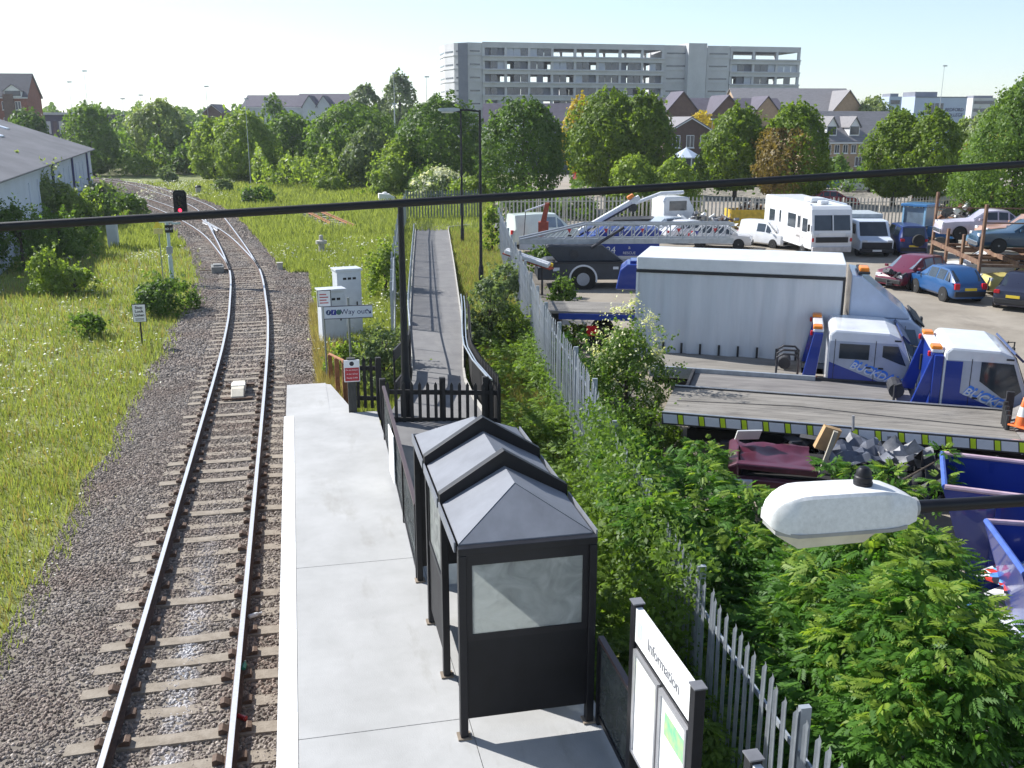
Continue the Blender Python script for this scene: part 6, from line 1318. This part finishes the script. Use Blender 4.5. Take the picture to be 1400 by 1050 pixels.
def crown(R, h, s, n, shape='round', k=26, up=.25, sx=1., rough=0.):
    Lb = lobes(R, h, shape, int(k*1.7)); w = Lb[:,3]**2; idx = rg.choice(len(Lb), n, p=w/w.sum()); c = Lb[idx]
    d = rand_dir(n); out = c[:,:3]-np.array([0,0,h*.45]); out /= np.linalg.norm(out,axis=1,keepdims=True)+1e-6
    d = d+out*.55+np.array([0,0,up]); d /= np.linalg.norm(d,axis=1,keepdims=True)
    P = c[:,:3]+d*(c[:,3]*rg.uniform(.72,1.06,n))[:,None]; N_ = d.copy()
    # a second population follows the crown's own lumpy outline
    m = max(90, int(n*(.42-.27*rough))); z = rg.random(m)**.9; a = rg.uniform(0,6.283,m)
    if shape == 'egg': wz = np.maximum(.12, np.sin(np.clip(z,.02,.985)**.75*np.pi)**.48)
    elif shape == 'cone': wz = np.maximum(.1, 1-z)**.7
    elif shape == 'dome': wz = np.sqrt(np.maximum(.03, 1-(np.maximum(0,z-.25)/.75)**2))
    else: wz = np.sqrt(np.maximum(.04, 1-(2*z-1)**2))
    ph = rg.uniform(0,6.28,8); f_ = .5
    lump = sum(np.sin((2+i)*a+ph[i]+(1.5+i)*np.pi*z*(1 if i % 2 else -1))/(1.6+.55*i) for i in range(6))*(.15+.12*rough)+sum(np.sin((9+3*i)*a+ph[6+i]+(13+4*i)*z) for i in range(2))*.055
    rr_ = R*wz*(1+lump)*rg.uniform(.80,1.0,m)
    zz = z*h*(1+.05*np.sin(3*a+ph[0])+.035*np.sin(7*a+ph[1])); q = np.stack([np.cos(a),np.sin(a),(2*z-1)*.9],1); q /= np.linalg.norm(q,axis=1,keepdims=True)
    P[:m] = np.stack([rr_*np.cos(a), rr_*np.sin(a), zz],1); N_[:m] = q
    # stray twigs that break the outline
    tw = int(n*(.10+.12*rough)); i0 = rg.integers(0, m, 90); j = rg.integers(0, 90, tw); bd_ = P[i0]; dd = N_[i0]*.7+rg.normal(size=(90,3))*.35+np.array([0,0,.55]); ln = rg.uniform(.06+.1*rough,.22+.42*rough,90)*min(R, h*.6)
    P[-tw:] = bd_[j]+dd[j]*(ln[j]*rg.uniform(-.15,1,tw))[:,None]+rg.normal(size=(tw,3))*.035*R; 
    P[:,2] = np.maximum(P[:,2], .02); P[:,0] *= sx
    return leaf_quads(P, N_+rg.normal(size=(n,3))*.45+np.array([0,0,.15]), s)
def trunk_b(h, r, R, lean=0.):
    b = B(); b.tube([(0,0,-.3),(lean*.3,0,h*.3),(lean*.6,.1,h*.62),(lean,0,h*.9)], [r*1.25,r,r*.7,r*.2], 7)
    return b
def limb_parts(t, h, r, R, n=5):
    for i in range(n):
        a = i*2.4+rg.uniform(0,.6); z0 = h*(.28+.1*i); e = (R*.55*math.cos(a), R*.55*math.sin(a), min(h*.85, z0+h*.25))
        B().tube([(0,0,z0),(e[0]*.5,e[1]*.5,(z0+e[2])/2+.1*h*.2),e], [r*.5,r*.35,r*.1], 5).build('limb', m_bark, t)
def tree(label, px, D, ytop, wpx, mat, shape='round', name='tree', base=None, zb=.14, mat2=None, f2=.0, dens=1., leaf=None, k=30, z0=-.4, rzfix=None, cat='tree', sx=1.):
    x, y = A(px, D); h = (PZ(D, ytop)-z0)*.95; R = wpx/2/FPX*D*math.cos(TH)
    t = thing(name, label, cat, (x, y, z0), -YAW)
    s = leaf or max(.10, .0036*D); cb_ = h*zb; hc = h-cb_
    n = int(min(40000, dens*(3.2 if name == 'hornbeam_tree' else 2.3)*(2*math.pi*R*hc*.8+R*R*2)/(.28*s*s)))
    tr = trunk_b(h, max(.06, h*.022), R).build('trunk', m_bark, t, smooth=60)
    limb_parts(t, h, max(.05, h*.018), R, 5)
    V, Fq = crown(R, hc, s, n, shape, k, sx=sx, rough=1. if cat == 'shrub' or name == 'hawthorn' else 0.); V = V+np.array([0,0,cb_])
    if mat2:
        c = V.reshape(-1,4,3).mean(1); m = (c[:,0]+rg.normal(0,R*.25,len(c)) < -R*(1-2*f2)) & (c[:,2] < h*.8)
        for sel, mm in ((~m, mat), (m, mat2)):
            q = V.reshape(-1,4,3)[sel].reshape(-1,3); link('crown', npmesh('crown', q, np.arange(len(q)).reshape(-1,4), mm), t)
    else: link('crown', npmesh('crown', V, Fq, mat), t)
    return t
# car park and yard edge trees
tree('broad dark green maple beside the tall black lamp column', 716, 86, 133, 118, L_dark, 'round', 'maple_tree', zb=.06, k=44)
tree('big egg shaped hornbeam, largest in the car park', 835, 104, 121, 120, L_horn, 'egg', 'hornbeam_tree', zb=.10, k=50); tree('hornbeam joined to the right of the largest one', 884, 102, 126, 84, L_horn, 'egg', 'hornbeam_tree', zb=.10, k=40)
tree('golden yellow tree peeping out left of the big hornbeam', 792, 122, 131, 48, L_gold, 'egg', 'golden_tree', k=18)
tree('small golden tree behind the brown brick house roof', 958, 150, 152, 50, L_gold, 'round', 'golden_tree', k=14)
tree('green hornbeam right of the brown brick house', 1010, 97, 142, 98, L_horn, 'egg', 'hornbeam_tree', zb=.12, k=44)
tree('hornbeam turning brown on its left half', 1089, 91, 140, 106, L_horn, 'egg', 'hornbeam_tree', zb=.08, mat2=L_brown, f2=.42, k=46)
tree('tall green hornbeam right of the dormer house', 1232, 90, 150, 88, L_horn, 'egg', 'hornbeam_tree', zb=.10, k=42); tree('taller half of the twin hornbeams before the college', 1278, 88, 148, 90, L_horn, 'egg', 'hornbeam_tree', zb=.12, k=42)
tree('tall ash tree at the right edge of the picture', 1398, 68, 108, 150, L_mid, 'egg', 'ash_tree', zb=.05, k=50); tree('leafy small tree in front of the ash at right', 1345, 78, 205, 70, L_mid, 'round', 'small_tree', zb=.05, k=20)
tree('low round bush left half of the pale car park hedge', 868, 80, 211, 74, L_lite, 'dome', 'hedge_bush', zb=.02, k=20, cat='bush'); tree('low round bush right half of the pale car park hedge', 925, 79, 217, 80, L_lite, 'dome', 'hedge_bush', zb=.02, k=22, cat='bush')
tree('pale tree between the college block and the right hand trees', 1352, 118, 148, 60, L_pale, 'round', k=20); tree('cream flowering tree at the right behind the hornbeams', 1366, 112, 168, 40, leafmat('blossom_cream',(.42,.42,.16),(.65,.62,.3),.4), 'round', 'flowering_tree', k=14); tree('brownish green tree below the flat topped tower', 1340, 104, 190, 50, L_brown, 'round', k=16); tree('rounded pale tree behind the dormer house roof', 1193, 190, 131, 56, L_pale, 'round', k=16); tree('dark tree left of the college block', 1226, 205, 150, 40, L_dark, 'round', k=12); tree('pale young tree in front of the college wall', 1318, 150, 160, 40, L_lite, 'cone', k=12)
tree('small green tree between dormer house and brown hornbeam', 1152, 112, 210, 26, L_mid, 'round', k=10)
# trees beyond the railway land
tree('massive dark tree in front of the rounded end of the office block', 602, 106, 131, 130, L_dark, 'round', 'broad_tree', zb=.04, k=48); tree('dark lower tree right of the massive one by the lamp', 650, 112, 180, 60, L_dark, 'round', k=18)
tree('tall blue green poplar on the skyline left of the office block', 547, 225, 97, 54, L_grey, 'egg', 'poplar_tree', k=26); tree('rounded skyline tree left of the poplar', 500, 215, 113, 44, L_grey, 'round', k=18)
tree('large rounded green tree in the middle of the skyline', 480, 126, 140, 124, L_mid, 'round', 'broad_tree', zb=.04, k=44); tree('dark dense tree left of the large rounded one', 398, 132, 152, 78, L_mid, 'round', zb=.04, k=28); tree('round tree before the distant dark roofs', 376, 175, 128, 36, L_mid, 'round', k=14)
tree('light green feathery tree behind the small bright bush', 333, 124, 150, 92, L_lite, 'egg', zb=.05, k=34); tree('mid green tree left of the feathery one', 288, 128, 160, 66, L_lite, 'egg', zb=.05, k=26); tree('pale willow like tree standing alone at left', 217, 148, 136, 84, L_pale, 'round', 'willow_tree', zb=.05, k=34)
tree('tall dark rounded tree above the end of the warehouse', 120, 140, 140, 76, L_mid, 'egg', zb=.04, k=32); tree('small dark trees in front of the apartment block', 36, 140, 148, 62, L_dark, 'round', zb=.04, k=20); tree('dark tree behind the willow', 170, 165, 158, 54, L_mid, 'round', k=16); tree('bushy tree right of the willow', 252, 150, 170, 56, L_lite, 'round', k=16)
tree('pale shrubby tree in front of the large rounded tree', 505, 112, 172, 80, L_grey, 'dome', 'shrub_tree', zb=.03, k=24); tree('light shrub left of the massive dark tree', 548, 104, 185, 64, L_lite, 'dome', 'shrub_tree', zb=.03, k=20); tree('slender young tree in the grass below the rounded tree', 440, 112, 200, 24, L_lite, 'egg', 'sapling', k=10)
def shrub(label, px, py, hpx, wpx, mat, shape='dome', z0=GZ-.05, name='shrub', k=7, leaf=None, dens=1., f2=0., mat2=None, sx=1.):
    x, y = G(px, py, z0); D = FD(x, y); return tree(label, px, D, py-hpx, wpx, mat, shape, name, zb=.02, z0=z0, k=k, cat='shrub', leaf=leaf, dens=dens, mat2=mat2, f2=f2, sx=sx)
SH = [('small round bright green shrub beside the far track',321,250,34,32,L_lite),('low dark shrub by the far track',345,280,24,44,L_dark),('dark grey shrub at the edge of the far bend',298,264,20,26,L_grey),('grey shrub beyond the bend of the tracks',222,252,22,30,L_grey),('low green shrub beside the far track',262,236,32,60,L_lite),
      ('bright shrub at the end of the warehouse',160,226,24,50,L_lite),('shrub under the willow',240,225,40,50,L_mid),('dense low bush in the middle grass',447,262,28,48,L_lite),('pale low bush beside the sapling',480,256,30,60,L_lite),
      ('light shrub behind the white tank',535,268,58,70,L_lite),('olive shrub under the pale lamp column',630,258,30,50,L_grey),('yellow green shrub left of the slim lamp column',640,280,38,56,L_lite),('low olive bush behind the palisade',590,272,40,60,L_mid),
      ('bushy green shrub by the warehouse wall',95,268,32,34,L_dark),('pale shrub at the warehouse corner',130,288,40,50,L_grey),('large feathery pale bush in front of the warehouse',25,318,82,110,L_pale),('bright bush below the warehouse pipe',85,318,58,70,L_lite),('dark bush behind the concrete post',112,312,50,60,L_dark),('green bush left of the signal',165,300,34,46,L_mid),
      ('dark bush at the left edge of the field',6,372,92,70,L_dark),('spreading green bush below the cable at left',62,352,62,90,L_mid),('bright conical bush in the left field',42,402,60,56,L_lite),('leafy bush low in the left field',75,402,36,56,L_lite),('small bush in the left field near the notice',86,462,34,50,L_mid),
      ('dense dark bramble left of the signal foot',205,428,48,86,L_dark),('green bush between the cabinets and the footpath',520,410,80,50,L_lite),('variegated bush in front of the footpath railing',512,536,88,78,L_grey),('weedy bush left of the red notice',455,520,50,56,L_lite),
      ('dark buddleia right of the footpath',668,480,100,70,L_grey),('bright shrub beside the dark buddleia',700,478,58,60,L_lite),('grey buddleia against the fence',690,430,70,56,L_grey),('yellow green ivy mass along the far end of the fence',672,350,70,24,L_lite),('shrub at the far corner of the footpath',715,300,40,70,L_mid)]
SH += [('bank shrub just right of the far lamp mast',372,232,38,64,L_mid),('dark bank shrub below the dense tree',405,236,42,66,L_dark),('pale bank shrub left of the sapling',425,242,30,50,L_lite),('bank shrub right of the sapling',462,240,40,66,L_mid),('dark bank shrub under the rounded tree',498,246,44,64,L_dark),('light bank shrub sloping to the white tank',528,256,42,60,L_lite),('bank shrub left of the hawthorn blossom',560,268,40,56,L_mid),('low bank shrub before the far shed trees',305,238,30,50,L_lite),('bank shrub left of the far lamp mast',280,232,32,52,L_mid),('scrubby bush beyond the far bend',190,240,26,56,L_lite)]
for a in SH: shrub(a[0], a[1], a[2], a[3], a[4], a[5])
# hawthorns in blossom
def blossom(t, R, h, n, s, mat=L_white, up=.9):
    V, Fq = crown(R*1.03, h, s, n, 'dome', 12, up=up); link('blossom', npmesh('blossom', V, Fq, mat), t)
ht = shrub('hawthorn covered in white blossom behind the palisade', 600, 275, 40, 78, L_grey, name='hawthorn', k=12); blossom(ht, 2.6, 3.0, 1800, .28)
hb = tree('cream blossomed hawthorn growing through the steel fence', 868, 23.5, 446, 118, L_mid, 'egg', 'hawthorn', zb=.03, z0=YZ, k=30, leaf=.085, dens=.75); blossom(hb, 1.1, 3.3, 1500, .08, leafmat('blossom_cream2',(.5,.5,.25),(.7,.7,.45),.3), 1.5)
ex_ = tree('leafy bramble hanging on the yard side of the steel fence', 905, 21.5, 560, 90, L_mid, 'dome', 'bramble', z0=YZ, k=18, leaf=.09, cat='shrub')
for lb, px, py, hp, wp, mt in (('bramble beside the plank trailer',772,418,40,40,L_mid),('weeds under the plank trailer',790,470,24,70,L_lite),('nettles under the box lorry',850,500,30,60,L_mid),('shrub left of the ladder truck',745,372,34,50,L_mid),('shrub behind the far fence near the maple',790,300,34,60,L_mid),('dark shrub behind the rounded old van',735,296,34,60,L_dark)): shrub(lb, px, py, hp, wp, mt, z0=YZ, k=10)
# ---- pinnate-leaved elder bushes near the camera
def pinnate(n_pairs=5, L=.24):
    """one compound leaf along +x: quads"""
    V = []; 
    for i in range(n_pairs+1):
        x = L*(.25+.75*i/n_pairs); z = -.18*x*x/L
        for s in ((-1,1) if i < n_pairs else (0,)):
            l = L*.46*(1-.25*abs(i/n_pairs-.4)); w = l*.19
            d = np.array([.62, .78*s, -.12]) if s else np.array([1.,0,-.2]); d /= np.linalg.norm(d); q = np.array([-d[1], d[0], 0.])
            p = np.array([x,0,z]); V += [p, p+d*l*.45+q*w, p+d*l+np.array([0,0,-.02]), p+d*l*.45-q*w]
    return np.array(V)
def elder(t, centres, n, L, mat, name='foliage'):
    T = pinnate(5, L); C_ = np.array(centres); w = C_[:,3]**2; idx = rg.choice(len(C_), n, p=w/w.sum()); c = C_[idx]
    d = rand_dir(n)+np.array([0,0,.45]); d /= np.linalg.norm(d,axis=1,keepdims=True)
    P = c[:,:3]+d*(c[:,3]*rg.uniform(.62,1.05,n))[:,None]; P[:,2] = np.maximum(P[:,2], -.25)
    a = np.arctan2(d[:,1], d[:,0])+rg.normal(0,.6,n); el = rg.normal(.05,.35,n); ro = rg.normal(0,.45,n); sc_ = rg.uniform(.65,1.25,n)
    ca, sa, ce, se, cr_, sr = np.cos(a), np.sin(a), np.cos(el), np.sin(el), np.cos(ro), np.sin(ro)
    X = np.stack([ca*ce, sa*ce, se],1); Y0 = np.stack([-sa, ca, 0*a],1); Z0 = np.cross(X, Y0); Y = Y0*cr_[:,None]+Z0*sr[:,None]; Z = np.cross(X, Y)
    V = P[:,None,:]+sc_[:,None,None]*(T[None,:,0:1]*X[:,None]+T[None,:,1:2]*Y[:,None]+T[None,:,2:3]*Z[:,None]); V = V.reshape(-1,3)
    return tag(link(name, npmesh(name, V, np.arange(len(V)).reshape(-1,4), mat), t), kind='stuff')
L_eld = leafmat('elder_leaf', (.025,.08,.012), (.115,.25,.035), .42); L_eldy = leafmat('elder_leaf_new', (.10,.19,.02), (.28,.38,.06), .45)
def elder_bush(label, base, lobe_list, n, L, mat=L_eld, tips=0):
    t = thing('elder_bush', label, 'elder bush', (*base, YZ))
    rel = [(x-base[0], y-base[1], z-YZ, r) for x, y, z, r in lobe_list]
    elder(t, rel, n, L, mat)
    for x, y, z, r in rel: B().tube([(0,0,-.1),(x*.4,y*.4,z*.55),(x,y,z)], [.045,.03,.012], 6).build('stem', m_bark, t)
    if tips: elder(t, [(x,y,z+r*.75,r*.5) for x, y, z, r in rel], tips, L, L_eldy, 'new_shoots')
    return t
def CL(px, py, z, r): x, y = G(px, py, z); return (x, y, z, r)
elder_bush('large bright elder bush filling the bottom right corner', G(1230,930,.0), [CL(1190,800,1.6,.75),CL(1265,805,1.5,.62),CL(1120,860,1.2,.7),CL(1240,900,1.5,.9),CL(1315,915,1.2,.7),CL(1150,960,1.0,.8),CL(1290,990,1.2,.9),CL(1080,980,.6,.6),CL(1210,1040,.9,.8),CL(1375,1010,1.0,.7),CL(1110,1050,.5,.6),CL(1240,770,1.6,.5),CL(1105,800,1.4,.45),CL(1165,755,1.7,.42),CL(1060,880,1.0,.45),CL(1200,720,1.6,.3)], 7400, .20, tips=900)
elder_bush('elder bush growing between the fence and the maroon wreck', G(985,740,.0), [CL(960,690,.9,.6),CL(1020,720,.9,.65),CL(930,730,.8,.6),CL(1000,790,.7,.7),CL(1060,790,.8,.6),CL(900,660,.7,.5),CL(960,640,.5,.5),CL(1050,850,.5,.6),CL(852,628,1.6,.42),CL(872,680,1.7,.42),CL(900,722,1.8,.42),CL(930,770,1.6,.35)], 4300, .19, tips=260)
elder_bush('tall elder shoots behind the lamp head', G(1150,705,.0), [CL(1135,640,1.3,.16),CL(1165,655,1.2,.2),CL(1215,655,1.3,.18),CL(1290,625,1.3,.14),CL(1285,670,1.0,.24),CL(1225,690,1.0,.3)], 230, .22, tips=60)
# weeds between the shelter, path and steel fence
wd = []
for k in range(120):
    y = rg.uniform(7.2,33); lo = 3.45 if y < 20 else RPT[min(range(len(RPT)), key=lambda i: abs(RPT[i].y-y))].x+.55; hi = fx(y)+.1
    if hi-lo < .3: lo = hi-.3
    wd.append((rg.uniform(lo,hi), y, rg.uniform(-.1,.3) if y > 17.5 else rg.uniform(-.1,.9), rg.uniform(.25,.5)))
wt = elder(None, wd, 8500, .17, L_weed, 'weeds'); tag(wt, 'tangle of green weeds between the shelter and the steel fence', 'weeds', kind='stuff')
wd2 = [(fx(y)+rg.uniform(.2,1.6), y, rg.uniform(-.35,.25), rg.uniform(.25,.45)) for y in rg.uniform(8,30,70)]
wt = elder(None, wd2, 3200, .17, L_eld, 'weeds'); tag(wt, 'weeds along the yard side of the steel fence', 'weeds', kind='stuff')
# climbing leaves over the near part of the fence
V, Fq = leaf_quads(np.array([[fx(y)+rg.normal(-.1,.22), y, rg.uniform(-.25,2.3) if y < 16.5 else rg.uniform(-.25,.9)] for y in np.concatenate([rg.uniform(9.4,16.5,17000), rg.uniform(16.5,30,3000)])]), rand_dir(20000)+np.array([-.4,-.4,.5]), .085)
tag(link('climbing_weeds', npmesh('climbing_weeds', V, Fq, L_mid)), 'leafy climbers hiding the lower part of the steel fence', 'climbers', kind='stuff')
# ---- grass
def blades(P, h, w, mat, name, bend=.35):
    n = len(P); a = rg.uniform(0,6.283,n); d = np.stack([np.cos(a), np.sin(a), 0*a],1); hh = h*rg.uniform(.45,1.3,n); b = rg.uniform(0,6.283,n)
    tip = P+np.stack([np.cos(b)*hh*bend, np.sin(b)*hh*bend, hh],1); ww = (w*rg.uniform(.6,1.3,n))[:,None]
    V = np.stack([P-d*ww*.5, P+d*ww*.5, tip],1).reshape(-1,3)
    return link(name, npmesh(name, V, np.arange(3*n).reshape(-1,3), mat))
def scatter(n, y0, y1, lf, rf, pw=1.):
    u = rg.random(n); y = np.exp(np.log(y0)+(np.log(y1)-np.log(y0))*u) if pw == 1 else y0+(y1-y0)*u
    lo = np.array([lf(v) for v in y]); hi = np.array([rf(v) for v in y]); x = lo+(hi-lo)*rg.random(n)
    return np.stack([x, y, np.array([fz(a, b) for a, b in zip(x, y)])-.01],1)
P = scatter(160000, 10, 62, lambda y: -(y*.45+5.5), lambda y: bed_l(y)+.45)
D_ = P[:,1]; k_ = np.array([mnoise.noise((a*.5, b*.5, 2)) for a, b in P[:,:2]]); keep = rg.random(len(P)) < .72+.6*k_
edge = np.array([bed_l(b) for b in D_])-P[:,0]; keep &= (rg.random(len(P)) < np.clip((edge+.5)/.9, 0, 1)); P = P[keep]; D_ = D_[keep]
tag(blades(P, .15+.003*D_, .009+.0009*D_, L_grass, 'grass'), 'long sunlit grass on the left side of the track', 'grass', kind='stuff')
P = scatter(60000, 62, 128, lambda y: -(y*.34+3), lambda y: bed_l(y)); D_ = P[:,1]
tag(blades(P, .45, .0018*D_, L_grass, 'grass'), 'distant grass left of the bending tracks', 'grass', kind='stuff')
def lpx(y): return min(LPT, key=lambda p: abs(p.y-y)).x
def rpx(y): return min(RPT, key=lambda p: abs(p.y-y)).x
P = scatter(70000, 24.5, 66, lambda y: bed_r(y)-.2, lambda y: lpx(y)-.1)
def off_siding(P):
    q = np.ones(len(P), bool); a, b = (s0+s2)/2, (s1+s3)/2; d = b-a
    t = ((P[:,0]-a.x)*d.x+(P[:,1]-a.y)*d.y)/d.length_squared; dist = np.hypot(P[:,0]-a.x-t*d.x, P[:,1]-a.y-t*d.y)
    return P[~((t > -.05) & (t < 1.1) & (dist < 1.5) & (rg.random(len(P)) < .93))]
P = off_siding(P); D_ = P[:,1]
tag(blades(P, .15+.004*D_, .012+.001*D_, L_grass, 'grass'), 'rough grass between the track and the footpath', 'grass', kind='stuff')
P = off_siding(scatter(60000, 66, 128, lambda y: bed_r(y)-.2, lambda y: 13+(y-66)*.2)); D_ = P[:,1]
tag(blades(P, .5, .0018*D_, L_grass, 'grass'), 'open rough grass beyond the end of the footpath', 'grass', kind='stuff')
P = scatter(45000, 20, 66, lambda y: rpx(y)+.25, lambda y: max(rpx(y)+.6, fx(y)-.05)); D_ = P[:,1]
tag(blades(P, .22+.004*D_, .012+.001*D_, L_grass, 'grass'), 'grass strip between the footpath and the steel fence', 'grass', kind='stuff')
P = scatter(9000, 9, 20, lambda y: fx(y)+.2, lambda y: fx(y)+1.7); P[:,2] = YZ
tag(blades(P, .35, .03, L_weed, 'grass'), 'tufts of grass inside the yard along the fence', 'grass', kind='stuff')
L_dry = leafmat('dry_grass', (.16,.13,.05), (.36,.30,.14), .35)
P = scatter(9000, 24.3, 40, lambda y: .35, lambda y: 1.15+.02*(y-24)); D_ = P[:,1]
tag(blades(P, .5, .03, L_dry, 'grass'), 'dry straw coloured weeds beside the platform ramp', 'grass', kind='stuff')
P = scatter(16000, 22, 64, lambda y: rpx(y)+.25, lambda y: max(rpx(y)+.6, fx(y)-.05)); D_ = P[:,1]
tag(blades(P, .3+.003*D_, .012+.001*D_, L_dry, 'grass'), 'dry seeding grass between the footpath and the steel fence', 'grass', kind='stuff')
P = scatter(14000, 11, 60, lambda y: -(y*.45+5), lambda y: bed_l(y)); D_ = P[:,1]
tag(blades(P, .2+.003*D_, .012+.0011*D_, L_dry, 'grass'), 'dry stalks among the grass left of the track', 'grass', kind='stuff')
# daisies and cow parsley
def flowers(n, y0, y1, lf, rf, nm, s, hz):
    c = scatter(n//14+1, y0, y1, lf, rf); D_ = c[:,1]; i = rg.integers(0, len(c), n); P = c[i]+rg.normal(size=(n,3))*np.array([.55,.55,0]); P[:,2] = c[i][:,2]+hz*rg.uniform(.6,1.2,n)
    V, Fq = leaf_quads(P, np.array([0,-.2,1])+rg.normal(size=(n,3))*.35, s*(.5+P[:,1]/40), .9)
    tag(link('wild_flowers', npmesh('wild_flowers', V, Fq, L_white)), nm, 'flowers', kind='stuff')
flowers(1600, 24, 62, lambda y: -(y*.42+3), lambda y: bed_l(y)-.2, 'white daisies scattered through the grass left of the track', .06, .32)
flowers(900, 11, 26, lambda y: -(y*.45+4), lambda y: bed_l(y)-.3, 'sparse white daisies in the nearest grass', .045, .25)
flowers(900, 28, 64, lambda y: bed_r(y), lambda y: lpx(y)-.5, 'white flowers in the grass right of the track', .06, .35)
flowers(900, 95, 125, lambda y: -y*.16, lambda y: -y*.06, 'white cow parsley in the far grass beyond the bend', .045, .6)
# far hedge of trees closing the skyline
def belt(label, x0, x1, D, yt, mat, n, s):
    px = rg.uniform(x0,x1,n); d = D+rg.uniform(-12,12,n); P = np.array([A(a,b) for a,b in zip(px,d)]); top = np.array([PZ(D,yt)*(1+.0)+3.2*mnoise.noise((a*.05,0,D)) + 1.6*mnoise.noise((a*.17,3,D)) for a in px])
    z = top*np.sqrt(rg.random(n))-.3; V, Fq = leaf_quads(np.column_stack([P, z]), rand_dir(n)+np.array([-.3,-.4,.5]), s)
    tag(link('tree_belt', npmesh('tree_belt', V, Fq, mat)), label, 'tree belt', kind='stuff')
belt('far belt of trees along the left skyline', -40, 620, 310, 148, L_mid, 16000, 1.5); belt('far belt of trees along the right skyline', 1160, 1460, 330, 150, L_mid, 8000, 1.6)
belt('belt of scrub behind the far grass at left', 60, 460, 150, 192, L_mid, 12000, .6); belt('belt of scrub below the skyline trees in the middle', 340, 660, 122, 212, L_lite, 10000, .5); belt('dark scrub filling under the left skyline trees', 130, 620, 165, 172, L_mid, 14000, .7); belt('shrubs behind the houses', 660, 1250, 215, 150, L_mid, 9000, 1.)
belt('garden shrubs and fence growth behind the car park', 780, 1330, 112, 226, L_dark, 9000, .45)
# ================================================ summer haze
hz = B().box(-1450,-150,-1.7,1450,1550,36).build('haze', None); hz['kind'] = 'stuff'; hz['label'] = 'thin pale summer haze in the air'; hz['category'] = 'haze'
hm = bpy.data.materials.new('haze'); hm.use_nodes = True; hm.node_tree.nodes.clear()
pv = hm.node_tree.nodes.new('ShaderNodeVolumePrincipled'); pv.inputs['Color'].default_value = (.86,.92,1,1); pv.inputs['Density'].default_value = .00022; pv.inputs['Anisotropy'].default_value = .35
ho = hm.node_tree.nodes.new('ShaderNodeOutputMaterial'); hm.node_tree.links.new(pv.outputs[0], ho.inputs['Volume']); hz.data.materials.append(hm)
